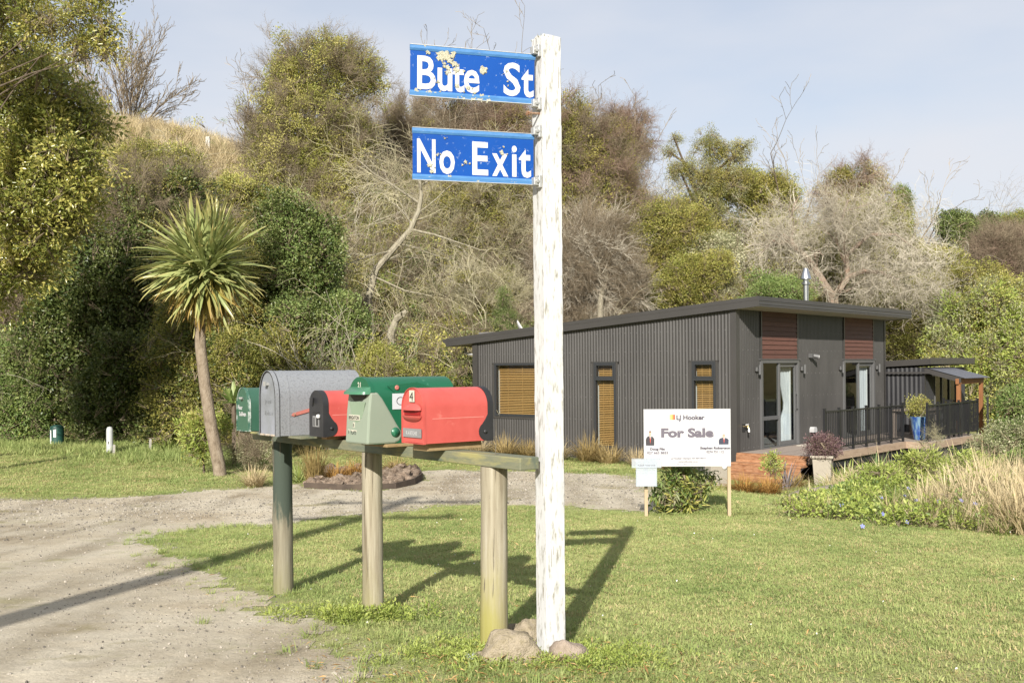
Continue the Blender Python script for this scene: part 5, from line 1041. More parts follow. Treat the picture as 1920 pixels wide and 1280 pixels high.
# power pole behind the camera whose shadow crosses the drive
pp = thing('power_pole', 'tall timber power pole with two crossarms behind the viewer', 'power pole', (-5.15, -2.6, gz(-5.15, -2.6)))
b = MB(); b.tube([(0, 0, -1), (0, 0, 10.15)], [.19, .13], 14); b.build('pole', M_pole, pp, smooth=True)
for z in (8.75, 9.8): b = MB(); b.bx(-1.3, 1.3, -.19, -.135, z - .07, z + .07); b.build('crossarm', M_pole, pp)
for z in (8.82, 9.87):
    for x in (-1.15, -.45, .45, 1.15): b = MB(); b.lathe([(.02, 0), (.02, .05), (.06, .06), (.05, .1), (.06, .12), (.04, .18), (.0, .19)], 10); link('insulator', b.mesh('insulator', M_white, True), pp, (x, -.16, z))
# garden bed of river stones with a dark timber edge
bed = thing('garden_bed', 'curved garden bed of rough brown stones inside a dark timber edging', 'garden bed', (-2.8, 20.3, gz(-2.8, 20.3)))
edge = [(-3.85, 18.95), (-3.2, 18.62), (-2.6, 18.48), (-2.15, 18.75), (-1.88, 19.5), (-1.82, 20.5), (-1.98, 21.6), (-2.15, 22.5)]
for (x0, y0), (x1, y1) in zip(edge[:-1], edge[1:]):
    v = Vector((x1 - x0, y1 - y0)); b = MB(); b.box((0, 0, 0), (v.length + .02, .03, .16)); o = link('edging_board', b.mesh('edging_board', surf('dark_edging', [(.06, .045, .035), (.1, .075, .055)], scale=4, rough=.9)), bed, ((x0 + x1) / 2 + 2.8, (y0 + y1) / 2 - 20.3, .06)); o.rotation_euler.z = math.atan2(v.y, v.x)
M_bstone = surf('bed_stone', [(.1, .075, .055), (.18, .135, .1), (.26, .21, .16)], scale=2, rough=.95, bump=.5, bscale=8, rnd=.25, spec=.1)
stones = [rock_mesh('stone', M_bstone, 70 + k, sub=2, flat=.75, rough=.35, cut=6) for k in range(6)]
BEDP = np.array([(x, y) for x, y in edge] + [(-4.2, 22.6), (-4.1, 19.6)]); rr = random.Random(9); pts = []
while len(pts) < 230:
    x, y = rr.uniform(-4.1, -1.85), rr.uniform(18.5, 22.3)
    if poly_sd(BEDP, np.array([x]), np.array([y]))[0] > .08 and (y < 19.6 or x > -2.5 or rr.random() < .2): pts.append((x, y))
for x, y in pts:
    o = link('stone', rr.choice(stones), bed, (x + 2.8, y - 20.3, .05 + rr.random() * .08)); s = rr.uniform(.06, .13); o.scale = (s * rr.uniform(.9, 1.5), s, s * rr.uniform(.8, 1.2)); o.rotation_euler = (rr.gauss(0, .4), rr.gauss(0, .4), rr.random() * 6)

# ================================================================== VEGETATION
LM = dict(
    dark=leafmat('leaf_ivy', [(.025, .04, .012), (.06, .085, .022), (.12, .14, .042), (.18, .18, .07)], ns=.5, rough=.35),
    olive=leafmat('leaf_olive', [(.055, .065, .014), (.115, .12, .028), (.19, .17, .045), (.26, .22, .07)], gain=2.0, trans=.4, ns=.5),
    yel=leafmat('leaf_yellow_green', [(.1, .12, .022), (.19, .2, .045), (.29, .27, .08), (.36, .32, .12)], gain=1.7, trans=.4, ns=.5),
    mid=leafmat('leaf_mid_green', [(.05, .085, .02), (.1, .145, .04), (.17, .21, .07), (.26, .27, .1)], gain=1.7, trans=.4, ns=.5),
    grey=leafmat('leaf_grey_green', [(.09, .11, .045), (.17, .18, .09), (.26, .26, .15), (.38, .36, .25)], gain=1.7, trans=.4, ns=.5),
    gloss=leafmat('leaf_glossy', [(.05, .065, .013), (.12, .135, .03), (.22, .21, .055), (.33, .28, .09)], gain=2.0, trans=.4, ns=.6, rough=.25, spec=.6),
    lime=leafmat('leaf_lime', [(.11, .15, .03), (.2, .24, .055), (.29, .3, .09)], gain=1.7, trans=.4, ns=.8),
    burg=leafmat('leaf_burgundy', [(.07, .04, .04), (.13, .075, .08), (.2, .13, .12)], ns=2),
    white=leafmat('leaf_cream', [(.25, .24, .13), (.4, .38, .25), (.5, .48, .36)], gain=1.7, trans=.4, ns=1))
TM = dict(
    brown=leafmat('twig_brown', [(.1, .078, .05), (.18, .145, .098), (.27, .22, .155)], trans=0, rough=.8, spec=.1),
    red=leafmat('twig_reddish', [(.12, .082, .06), (.2, .14, .105), (.29, .215, .16)], trans=0, rough=.8, spec=.1),
    grey=leafmat('twig_grey', [(.2, .175, .13), (.34, .305, .24), (.48, .44, .355)], trans=0, rough=.8, spec=.1),
    pale=leafmat('twig_lichened', [(.18, .16, .095), (.31, .28, .18), (.42, .385, .26)], trans=0, rough=.8, spec=.1))
GM = dict(
    dry=leafmat('grass_straw', [(.26, .2, .11), (.39, .32, .19), (.5, .43, .28)], trans=.2, rough=.75, spec=.1),
    tan=leafmat('tussock_tan', [(.16, .12, .045), (.27, .2, .085), (.38, .3, .15)], trans=.2, rough=.75, spec=.1),
    orange=leafmat('tussock_orange', [(.17, .09, .025), (.29, .165, .05), (.38, .24, .09)], trans=.2, rough=.7, spec=.1),
    green=leafmat('grass_green', [(.08, .115, .025), (.15, .19, .045), (.23, .25, .08)], trans=.3),
    flax=leafmat('flax_blade', [(.07, .11, .02), (.15, .19, .04), (.27, .28, .07)], trans=.25, rough=.35, spec=.5),
    yucca=leafmat('yucca_blade', [(.09, .14, .05), (.16, .22, .09), (.24, .28, .13)], trans=.2, rough=.35, spec=.5),
    plum=leafmat('plum_flax', [(.09, .075, .08), (.16, .14, .145), (.24, .2, .2)], trans=.1, rough=.4, spec=.5))
M_bark = surf('bark_brown', [(.07, .052, .038), (.13, .1, .075), (.2, .16, .12)], scale=4, stretch=(3, 3, .6), rough=.9, bump=.7, bscale=14, spec=.1, dist=.03)
M_barkp = surf('bark_pale', [(.2, .175, .125), (.3, .27, .2), (.38, .35, .26)], scale=4, stretch=(3, 3, .7), rough=.9, bump=.6, bscale=14, spec=.1, dist=.03)
M_barkd = surf('bark_dead', [(.16, .125, .09), (.28, .22, .17), (.24, .145, .095)], scale=3, rough=.9, bump=.6, bscale=12, spec=.1, dist=.03)
def SP(key, n, R, ln, wd, stem=True, **kw): return [proto('shoot_' + key, spray_mesh('shoot_' + key, n, R, ln, wd, LM[key], stem=TM['brown'] if stem else None, **kw)) for _ in range(3)]
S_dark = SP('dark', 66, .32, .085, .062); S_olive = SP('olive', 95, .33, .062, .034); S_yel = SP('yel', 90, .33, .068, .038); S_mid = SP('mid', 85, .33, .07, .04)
S_grey = SP('grey', 80, .32, .065, .03); S_gloss = SP('gloss', 56, .3, .11, .042); S_lime = SP('lime', 26, .25, .14, .045); S_white = SP('white', 40, .25, .07, .04); S_burg = SP('burg', 60, .16, .035, .02); S_fine = SP('mid', 110, .22, .06, .012)
S_small = SP('olive', 50, .16, .035, .02)
T_brown = [proto('twigs_brown', twig_mesh('twigs_brown%d' % k, TM['brown'], n=7, ln=.6, r=.0065)) for k in range(3)]
T_red = [proto('twigs_red', twig_mesh('twigs_red%d' % k, TM['red'], n=7, ln=.6, r=.0065)) for k in range(3)]
T_grey = [proto('twigs_grey', twig_mesh('twigs_grey%d' % k, TM['grey'], n=7, ln=.65, r=.008)) for k in range(3)]
T_droop = [proto('twigs_droop', twig_mesh('twigs_droop%d' % k, TM['grey'], n=8, ln=1.1, r=.009, spread=1.1, droop=.7)) for k in range(3)]
T_pale = [proto('twigs_pale', twig_mesh('twigs_pale%d' % k, TM['pale'], n=6, ln=.65, r=.007, spread=.8)) for k in range(3)]
T_long = [proto('long_vines', twig_mesh('long_vines%d' % k, TM[('pale', 'brown', 'grey')[k]], n=4, ln=2.1, r=.011, spread=1.3, droop=.42)) for k in range(3)]
G_dry = [proto('straw_tuft', tuft_mesh('straw_tuft', GM['dry'], n=40, h=.8, w=.008, spread=.6, base=(.16, .16, .07)[k], bend=.6)) for k in range(3)]
G_green = [proto('green_tuft', tuft_mesh('green_tuft', GM['green'], n=40, h=.4, w=.009, spread=.9, base=.16, bend=.8)) for k in range(3)]

def lobes_of(C, R, nl, rs):
    C = np.array(C, float); R = np.array(R, float); out = []
    for k in range(nl):
        d = rs.normal(size=3); d /= np.linalg.norm(d); d[2] = d[2] * .9 + .1
        out.append((C + d * R * rs.uniform(.35, .82), R * rs.uniform(.26, .52)))
    return out
def crown_points(lobes, n, rs, inner=.5):
    w_ = np.array([r[0] * r[2] for _, r in lobes]) ** 1.0; k = rs.choice(len(lobes), n, p=w_ / w_.sum())
    D = rs.normal(size=(n, 3)); D /= np.linalg.norm(D, axis=1, keepdims=True)
    rad_ = inner + (1.08 - inner) * rs.random(n) ** .6
    ph = rs.random((len(lobes), 3)) * 6.28; rad_ = rad_ * (1 + .2 * (np.sin(D[:, 0] * 4.3 + ph[k, 0]) * np.sin(D[:, 2] * 4.9 + ph[k, 1]) + np.sin(D[:, 1] * 7.1 + D[:, 2] * 6.3 + ph[k, 2]) * .7))
    rad_ = np.where(rs.random(n) < .09, rs.uniform(1.05, 1.5, n), rad_)
    Cc = np.array([c for c, _ in lobes])[k]; Rr = np.array([r for _, r in lobes])[k]
    return Cc + D * Rr * rad_[:, None], D
SEED = [100]
def bush(name, label, cat, C, R, mix, n, scale=1., nl=9, group=None, trunk=True, lobes=None, bark=None, trunk_r=None, extra=None, base=None, skirt=.45, limb=.5):
    """a leafy plant: crown of leafy shoots round its own limbs.  mix = [(list of shoots, share)]"""
    SEED[0] += 1; rs = np.random.default_rng(SEED[0]); C = Vector(C)
    bx0, by0 = base if base else (C.x, C.y); z0 = gz(bx0, by0); th = thing(name, label, cat, (bx0, by0, z0), 0, group)
    lb = (lobes_of(C, R, nl, rs) if lobes is None else []) + [(np.array(c, float), np.array(r, float)) for c, r in (lobes or [])]
    P, D = crown_points(lb, n, rs); O = np.array([bx0, by0, z0])
    if skirt and C.y > 29:
        q = rs.random(len(P)) < skirt; P2 = P[q].copy(); g2 = ground_z(P2[:, 0], P2[:, 1]); P2[:, 2] = g2 + (P2[:, 2] - g2) * rs.random(len(P2)); P2[:, 1] -= rs.random(len(P2)) * .5; P = np.concatenate([P, P2]); D = np.concatenate([D, D[q]])
    k = P[:, 2] > ground_z(P[:, 0], P[:, 1]) + .02; P, D = P[k], D[k]
    protos = []; probs = []
    for ps, s in mix:
        for p in ps: protos.append(p); probs.append(s / len(ps))
    probs = np.array(probs) / sum(probs); D2 = D + np.array([0, 0, .35])
    o = scatter('crown', protos, P - O, out_rot(D2), scale * rs.uniform(.7, 1.35, len(P)), th, rs.choice(len(protos), len(P), p=probs))
    if trunk:
        b = MB(); rr = random.Random(SEED[0]); r0 = trunk_r or max(.03, .045 * max(R[0], R[2]) if R else .1)
        top = Vector((C.x - bx0, C.y - by0, C.z - z0 - (R[2] * .3 if R else 0)))
        mid = top * .5 + Vector((rr.gauss(0, .12), rr.gauss(0, .12), 0)) * max(.3, top.z * .2)
        b.tube([(0, 0, -.3), mid, top], [r0, r0 * .8, r0 * .6], 7)
        for c, r in lb[:10]:
            e = Vector(c - O); q = mid.lerp(top, rr.uniform(.2, 1)); m_ = q.lerp(e, .5) + Vector((rr.gauss(0, .1), rr.gauss(0, .1), rr.gauss(0, .1))); e2 = e + (e - q).normalized() * float(r[0]) * .5
            b.tube([q, m_, e, e2], [r0 * limb, r0 * limb * .7, r0 * limb * .45, r0 * limb * .16], 5)
        b.build('trunk', bark or M_bark, th, smooth=True)
    return th
class Grow:
    """bare branches: thick limbs go into trunk, the rest into branches"""
    def __init__(s, seed, droop=0., jit=.16, up=.05, thin=.02): s.r = random.Random(seed); s.T = MB(); s.B = MB(); s.droop = droop; s.jit = jit; s.up = up; s.thin = thin; s.n = 0; s.rmin = .004
    def go(s, p, d, l, r, lv, kids=(3, 4, 3, 3), ratio=(.45, .75), ang=.75):
        R_ = s.r; k = 5 if lv < 2 else 4; pts = [Vector(p)]; q = Vector(p); d = Vector(d).normalized(); mids = []
        for i in range(k):
            d = (d + Vector((R_.gauss(0, s.jit), R_.gauss(0, s.jit), R_.gauss(0, s.jit) + s.up - s.droop * (lv > 0) * (i / k)))).normalized(); q = q + d * l / k; pts.append(q.copy()); mids.append((q.copy(), d.copy(), (i + 1) / k))
        rs = [max(s.rmin, r * (1 - .65 * i / k)) for i in range(k + 1)]
        (s.T if r > s.thin else s.B).tube(pts, rs, 7 if r > .05 else (5 if r > .02 else 3), cap=False); s.n += 1
        if lv >= len(kids): return
        s.kids(mids, l, r, lv, kids, ratio, ang)
    def kids(s, mids, l, r, lv, kids, ratio, ang):
        R_ = s.r
        for j in range(kids[lv]):
            t = (j + .6 + R_.random() * .5) / (kids[lv] + .3); q, d, f = mids[min(len(mids) - 1, int(t * len(mids)))]
            side = d.orthogonal(); side.rotate(Matrix.Rotation(R_.random() * 6.283, 3, d)); nd = (d + side.normalized() * R_.uniform(.6, 1.3) * ang).normalized()
            s.go(q, nd, l * R_.uniform(*ratio), r * (1 - .55 * f) * R_.uniform(.5, .75), lv + 1, kids, ratio, ang)
    def limb(s, pts, r0, r1, kids=(4, 4, 3), l=1.5, lv=0, ratio=(.45, .75), ang=.9):
        """a limb along given points, with shoots along it"""
        pts = [Vector(p) for p in pts]; n = len(pts); s.T.tube(pts, [r0 + (r1 - r0) * i / (n - 1) for i in range(n)], 8, cap=False)
        mids = [(pts[i], (pts[i] - pts[i - 1]).normalized(), i / n) for i in range(1, n)]
        for j in range(kids[0]):
            q, d, f = mids[s.r.randrange(len(mids))]; i = mids.index((q, d, f)); q = pts[i].lerp(pts[i + 1], s.r.random())
            side = d.orthogonal(); side.rotate(Matrix.Rotation(s.r.random() * 6.283, 3, d)); s.go(q, d + side.normalized() * s.r.uniform(.5, 1.3) * ang, l * s.r.uniform(.6, 1.2), r1 * s.r.uniform(.4, .7), lv + 1, kids, ratio, ang)
    def build(s, th, bark, twig):
        O = Vector(th.location)
        if s.T.v: s.T.v = [tuple(Vector(v) - O) for v in s.T.v]; s.T.build('trunk', bark, th, smooth=True)
        if s.B.v: s.B.v = [tuple(Vector(v) - O) for v in s.B.v]; o = s.B.build('branches', twig, th); o['kind'] = 'stuff'

# ------------------------------------------------------------------ hillside scrub and grass (nobody could count it)
def fbm(x, y, s=1., o=0.):
    return (np.sin(x * .9 * s + o) * np.sin(y * .8 * s + o * 1.7) + .6 * np.sin(x * 2.1 * s - y * 1.3 * s + o * 2.3) + .4 * np.sin(y * 3.1 * s + x * 2.7 * s + o) + .3 * np.sin(x * 5.3 * s + o) * np.sin(y * 4.7 * s)) / 2.3
def hill_pts(n, a0=-.85, a1=.75, y1=84):
    n = int(n * 1.28); y = 27 + (y1 - 27) * RNG.random(n) ** .8; a = RNG.uniform(a0, a1, n); x = a * y; k = y > foot(x) - .3; return x[k], y[k], a[k]
def hill_scatter(name, protos, n, dens, hc, s0, tilt=.5, probs=None):
    x, y, a = hill_pts(n); wv = (y - foot(x)) / (70 - foot(x)); d = dens(x, y, a, wv); k = RNG.random(len(x)) < d; x, y, a = x[k], y[k], a[k]; n = len(x)
    H = hc * (.55 + .6 * np.clip(fbm(x, y, .5, 2.) + .5, 0, 1.5)); z = ground_z(x, y) + H * RNG.random(n) ** .6
    D = np.stack([RNG.normal(0, .5, n), RNG.normal(-.45, .4, n), np.full(n, .9)], 1)
    return tag(scatter(name, protos, np.stack([x, y, z], 1), out_rot(D, tilt), s0 * RNG.uniform(.65, 1.4, n)))
def band(v, lo, hi, soft): return ss((v - lo) / soft + .5) * ss((hi - v) / soft + .5)
grassy = lambda x, y, a, w: band(a, -.46, -.19, .06) * ss((w - .34) / .14)                 # the open top of the hill, left
mown = lambda x, y, a, w: band(a, .33, .5, .03) * ss((.26 - w) / .08)                     # the mown bank right of the house
mix_n = lambda x, y, o: np.clip(.5 + .9 * fbm(x, y, .45, o), .05, 1)
hill_scatter('hillside_scrub', S_olive + S_yel + S_olive + S_mid + T_brown, 44000, lambda x, y, a, w: (1 - .985 * grassy(x, y, a, w)) * (1 - mown(x, y, a, w)) * (a < .2) * np.clip(mix_n(x, y, 1.) + .25, 0, 1), 1.9, 1.2)
hill_scatter('hillside_scrub', S_yel + S_yel + S_olive + T_brown, 32000, lambda x, y, a, w: (1 - mown(x, y, a, w)) * ss((a - .06) / .1) * np.clip(mix_n(x, y, 4.) + .3, 0, 1), 1.2, 1.15)
hill_scatter('hillside_scrub', T_red + T_brown, 22000, lambda x, y, a, w: band(a, -.02, .14, .06) * mix_n(x, y, 7.) + .5 * ss((a - .4) / .05) * mix_n(x, y, 3.) * (w > .3), 1.5, 1.35)
hill_scatter('hillside_scrub', T_grey + T_pale, 22000, lambda x, y, a, w: (.4 * band(a, -.02, .16, .06) * (w < .45) + 0 * a) * mix_n(x, y, 9.) * .8, 1.3, 1.3)
hill_scatter('hillside_grass', G_dry, 26000, lambda x, y, a, w: np.clip(.5 * grassy(x, y, a, w) + band(a, -.115, -.02, .03) * (w < .16) * .9 + .15 * mix_n(x, y, 12.) + .3 * band(a, .06, .2, .05) * (w < .2), 0, 1), .05, 1.15, .25)
hill_scatter('hillside_grass', G_green, 30000, lambda x, y, a, w: np.clip(mown(x, y, a, w) * 1.2 + .75 * grassy(x, y, a, w) * mix_n(x, y, 14.), 0, 1), .02, .7, .2)

hill_scatter('hillside_vines', T_long, 7000, lambda x, y, a, w: (1 - grassy(x, y, a, w)) * (1 - mown(x, y, a, w)) * (w < .85) * mix_n(x, y, 21.) * .36, 2.2, 1.1, .5)

# ------------------------------------------------------------------ trees and bushes one can tell apart
GB = 'trees and bushes on the hillside'
A = at
bush('evergreen_tree', 'big glossy yellow-green evergreen tree filling the upper left edge', 'tree', A(30, 300, 24), (2.5, 2.0, 2.9), [(S_gloss, 1)], 1500, 1.05, 16, GB, base=(-14, 24.6),
     lobes=[(A(60, 190, 24), (1.3, 1.1, 1.0)), (A(110, 300, 23.6), (1.1, 1.0, 1.0)), (A(60, 400, 23.4), (1.2, 1., .9)), (A(20, 290, 23.5), (1.3, 1.1, 1.2)), (A(-60, 300, 24), (1.6, 1.4, 2.2)), (A(120, 230, 24.2), (.9, .8, .8)), (A(130, 380, 23.6), (.7, .7, .7)), (A(40, 490, 23.6), (.8, .8, .6)), (A(-80, 480, 24), (1.5, 1.4, 1.2)), (A(25, 110, 24), (.8, .7, .6))])
o = bush('overhanging_tree', 'dark leafed tree whose sparse bough hangs into the top left corner', 'tree', A(-60, 40, 21), (1.5, 1, 1), [(S_gloss, .5), (S_olive, .5)], 330, .8, 4, GB, base=(-12.4, 20.6),
     lobes=[(A(-60, -20, 21), (1.2, .9, .8)), (A(20, 10, 21), (.7, .6, .4)), (A(90, 40, 20.8), (.6, .5, .28)), (A(150, 15, 21), (.5, .5, .3)), (A(195, 55, 21), (.35, .35, .35)), (A(150, 95, 21), (.4, .35, .22)), (A(205, 100, 21), (.2, .2, .22)), (A(180, -30, 21), (.6, .5, .3))], trunk_r=.15, limb=.13)
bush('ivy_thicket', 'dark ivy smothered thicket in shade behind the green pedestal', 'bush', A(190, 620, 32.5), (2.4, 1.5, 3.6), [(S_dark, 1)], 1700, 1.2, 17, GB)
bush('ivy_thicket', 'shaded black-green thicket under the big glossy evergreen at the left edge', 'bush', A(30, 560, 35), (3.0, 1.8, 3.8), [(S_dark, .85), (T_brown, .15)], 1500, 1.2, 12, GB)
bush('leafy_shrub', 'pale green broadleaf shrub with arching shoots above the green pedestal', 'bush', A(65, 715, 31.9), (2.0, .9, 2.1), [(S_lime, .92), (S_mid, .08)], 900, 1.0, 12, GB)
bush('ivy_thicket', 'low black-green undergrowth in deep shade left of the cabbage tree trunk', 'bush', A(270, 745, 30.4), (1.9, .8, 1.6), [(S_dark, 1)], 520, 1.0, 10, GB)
bush('ivy_thicket', 'green ivy bank directly behind the cabbage tree', 'bush', A(415, 640, 29.8), (2.1, 1.3, 3.3), [(S_dark, .8), (S_olive, .2)], 1500, 1.1, 17, GB)
bush('ivy_thicket', 'sunlit ivy mound right of the cabbage tree crown', 'bush', A(555, 500, 30.5), (1.9, 1.5, 2.0), [(S_dark, .55), (S_mid, .45)], 1000, 1.0, 10, GB)
bush('ivy_thicket', 'ivy curtain above the many-stemmed brown shrub', 'bush', A(590, 600, 29.3), (1.3, 1.0, 1.1), [(S_dark, .6), (S_mid, .4)], 420, .95, 8, GB)
bush('ivy_thicket', 'low dark ivy at the foot of the bank behind the galvanised mailbox', 'bush', A(500, 700, 28.0), (1.7, 1.0, 1.3), [(S_dark, .9), (S_olive, .1)], 560, 1.0, 9, GB)
bush('scrub_bush', 'tangled olive and brown bush on the slope left of the cabbage tree crown', 'bush', A(310, 420, 34), (2.2, 1.6, 2.2), [(S_olive, .5), (T_brown, .3), (S_dark, .2)], 800, 1.1, 10, GB)
bush('scrub_bush', 'yellowish bramble mound below the dry grass hilltop', 'bush', A(270, 335, 42), (2.2, 1.6, 1.3), [(S_yel, .6), (S_olive, .4)], 520, 1.2, 9, GB)
bush('scrub_bush', 'olive bramble mound nearest the lone white fence post', 'bush', A(430, 390, 40), (2.2, 1.6, 1.2), [(S_olive, .6), (S_yel, .4)], 480, 1.2, 9, GB)
bush('vine_clad_tree', 'tall round-topped evergreen draped in brown vines left of the street blades', 'tree', A(610, 200, 46), None, [(S_olive, .62), (T_brown, .25), (S_yel, .13)], 1900, 1.15, 8, GB, trunk_r=.28,
     lobes=[(A(600, 130, 46), (1.9, 1.5, 1.3)), (A(660, 130, 46), (1.3, 1.2, .8)), (A(540, 160, 46), (1.2, 1.2, 1.2)), (A(695, 160, 46), (.7, .7, .4)), (A(570, 230, 45.5), (2.0, 1.6, 1.5)), (A(640, 260, 46), (1.3, 1.3, 1.5)), (A(540, 310, 45.5), (1.6, 1.5, 1.5)), (A(620, 340, 45.5), (1.8, 1.5, 1.6)), (A(500, 260, 46.5), (.8, .8, 1.0)), (A(560, 400, 45), (1.9, 1.5, 1.2)), (A(625, 95, 46), (.9, .8, .5))])
bush('scrub_bush', 'dark olive tree crown rising behind the left end of the No Exit blade', 'tree', A(760, 280, 52), (2.3, 1.8, 2.4), [(S_olive, .7), (T_brown, .3)], 700, 1.15, 9, GB)
bush('scrub_bush', 'brownish tree crown between the two blue blades', 'tree', A(880, 250, 54), (2.7, 1.9, 2.0), [(S_olive, .55), (T_red, .3), (T_brown, .15)], 760, 1.2, 9, GB)
bush('scrub_bush', 'reddish twiggy tree just left of the white post between the blades', 'tree', A(965, 250, 53), (1.7, 1.6, 2.0), [(T_red, .7), (S_olive, .3)], 560, 1.2, 8, GB)
bush('scrub_bush', 'brown twiggy thicket behind the No Exit blade and the pale-limbed tree', 'bush', A(920, 430, 41), (2.5, 1.7, 2.6), [(T_brown, .2), (S_olive, .7), (T_pale, .1)], 1300, 1.15, 11, GB)
bush('scrub_bush', 'mossy olive thicket above the low end of the house roof', 'bush', A(880, 560, 36.5), (1.9, 1.2, 1.2), [(T_brown, .3), (S_olive, .65), (T_pale, .05)], 560, 1.0, 8, GB)
bush('twiggy_tree', 'tall reddish brown leafless thicket right of the white post', 'tree', A(1105, 370, 42.5), (2.3, 1.8, 3.6), [(T_red, .66), (T_brown, .2), (S_olive, .14)], 1900, 1.3, 14, GB)
bush('twiggy_tree', 'grey tangled twigs hanging low behind the middle of the house roof', 'bush', A(1110, 510, 39.5), (2.5, 1.5, 1.5), [(T_grey, .75), (T_brown, .25)], 900, 1.3, 10, GB)
bush('scrub_bush', 'small round olive tree top against the sky beside the white post', 'tree', A(1075, 235, 55), (1.3, 1.2, 1.2), [(S_olive, 1)], 300, 1.0, 6, GB)
bush('scrub_bush', 'olive tree with bare twigs at its right edge, next to the round olive top', 'tree', A(1160, 290, 52), (1.6, 1.4, 2.0), [(S_olive, .6), (T_red, .4)], 520, 1.1, 8, GB)
bush('airy_evergreen', 'airy evergreen tree with open branches against the sky above the house corner', 'tree', A(1325, 320, 50), None, [(S_grey, .72), (S_olive, .28)], 560, .85, 6, GB, trunk_r=.2,
     lobes=[(A(1330, 275, 50), (.9, .8, .7)), (A(1265, 262, 50), (.35, .3, .2)), (A(1275, 320, 50), (.7, .6, .45)), (A(1375, 290, 50), (.8, .7, .5)), (A(1395, 275, 50), (.4, .4, .3)), (A(1320, 335, 49.8), (1.1, .9, .9)), (A(1370, 345, 50), (.8, .7, .6)), (A(1310, 390, 49.5), (1.1, .9, .8)), (A(1400, 330, 50), (.5, .4, .3)), (A(1255, 285, 50), (.25, .25, .2))])
bush('scrub_bush', 'yellow-green leafy mound right of the reddish thicket', 'bush', A(1235, 460, 42), (2.0, 1.6, 2.3), [(S_yel, .8), (S_olive, .2)], 900, 1.1, 10, GB)
bush('scrub_bush', 'bright yellow-green shrub just above the middle of the house roof edge', 'bush', A(1285, 525, 39.5), (1.5, 1.2, 1.1), [(S_yel, .7), (S_olive, .3)], 460, 1.0, 8, GB)
bush('scrub_bush', 'olive crown filling the skyline right of the airy evergreen', 'tree', A(1420, 370, 52), (2.3, 1.6, 1.5), [(S_olive, .7), (S_yel, .3)], 560, 1.15, 8, GB)
bush('blossom_shrub', 'cream flowering shrub hanging over the slope above the house corner', 'bush', A(1360, 485, 40.5), (1.1, .9, 1.2), [(S_white, .6), (S_grey, .4)], 360, 1.0, 8, GB)
bush('scrub_bush', 'mid green low growth on the bank left of the steel flue', 'bush', A(1440, 548, 39.5), (1.8, 1.0, .8), [(S_mid, 1)], 300, .9, 7, GB)
bush('scrub_bush', 'sparse brown twig bush on the skyline above the dead grey tree', 'bush', A(1600, 355, 53), (1.8, 1.4, 1.3), [(T_red, .6), (S_olive, .4)], 330, 1.2, 7, GB)
bush('scrub_bush', 'olive green foliage showing through the limbs of the dead grey tree', 'bush', A(1560, 470, 46), (3.6, 1.6, 2.2), [(S_olive, .6), (S_yel, .4)], 900, 1.15, 12, GB)
bush('scrub_bush', 'yellow-green scrub on the slope right of the dead grey tree', 'bush', A(1720, 500, 47), (2.2, 1.4, 1.2), [(S_yel, .6), (S_olive, .4)], 520, 1.1, 9, GB)
bush('column_tree', 'single upright ivy-covered trunk rounded at the top on the right skyline', 'tree', A(1686, 395, 58), (.8, .8, 1.5), [(S_mid, .6), (S_olive, .4)], 330, 1.0, 7, GB)
bush('scrub_bush', 'dark green round tree on the skyline at the right', 'tree', A(1810, 430, 55), (1.6, 1.3, 1.1), [(S_mid, .6), (S_dark, .4)], 420, 1.1, 8, GB)
bush('scrub_bush', 'green tree on the skyline cut by the right edge of the picture', 'tree', A(1905, 425, 57), (1.5, 1.3, 1.1), [(S_mid, .7), (S_olive, .3)], 360, 1.1, 7, GB)
bush('twiggy_tree', 'brown leafless scrub below the skyline trees at the right edge', 'bush', A(1880, 495, 50), (2.3, 1.6, 1.4), [(T_red, .7), (T_brown, .3)], 620, 1.15, 8, GB)
bush('scrub_bush', 'pale olive bramble slope between the dead tree and the right edge', 'bush', A(1800, 545, 46), (2.4, 1.5, 1.1), [(S_yel, .7), (S_olive, .3)], 620, 1.1, 9, GB)
bush('broadleaf_bush', 'big yellow-green broadleaf bush behind the porch at the right edge', 'bush', A(1850, 655, 39.5), (2.3, 1.8, 2.3), [(S_yel, .5), (S_grey, .3), (S_lime, .2)], 1500, 1.2, 14, GB)
bush('broadleaf_bush', 'second yellow-green bush just behind and above the big one at the right edge', 'bush', A(1915, 570, 42), (1.9, 1.6, 1.5), [(S_yel, .6), (S_grey, .4)], 560, 1.2, 9, GB)
bush('scrub_bush', 'round bright green bush tucked against the left end of the house', 'bush', A(866, 705, 30.3), (.5, .5, .75), [(S_mid, 1)], 170, .7, 6, GB)
bush('scrub_bush', 'small yellow-green box shrub behind the green plastic mailbox', 'bush', A(712, 700, 27.6), (.75, .6, .75), [(S_yel, 1)], 300, .7, 8, GB)
bush('hydrangea', 'yellowing hydrangea bush beside the cabbage tree trunk', 'bush', A(385, 815, 22.6), (.62, .5, .62), [(S_yel, .7), (S_lime, .3)], 130, .7, 8, GB)
bush('young_conifer', 'small feathery young conifer behind the low end of the roof', 'tree', A(945, 595, 35), None, [(S_fine, 1)], 190, 1., 6, GB, trunk_r=.03, lobes=[(A(945, 560, 35), (.14, .14, .35)), (A(945, 590, 35), (.35, .35, .2)), (A(930, 615, 35), (.5, .4, .2)), (A(962, 625, 35), (.5, .4, .2)), (A(945, 640, 35), (.65, .5, .2))])
bush('dark_shrub', 'grey-brown low shrub below the dark green steel mailbox', 'bush', A(470, 845, 22.8), (.6, .4, .35), [(T_brown, .6), (S_grey, .4)], 110, .5, 6, GB)

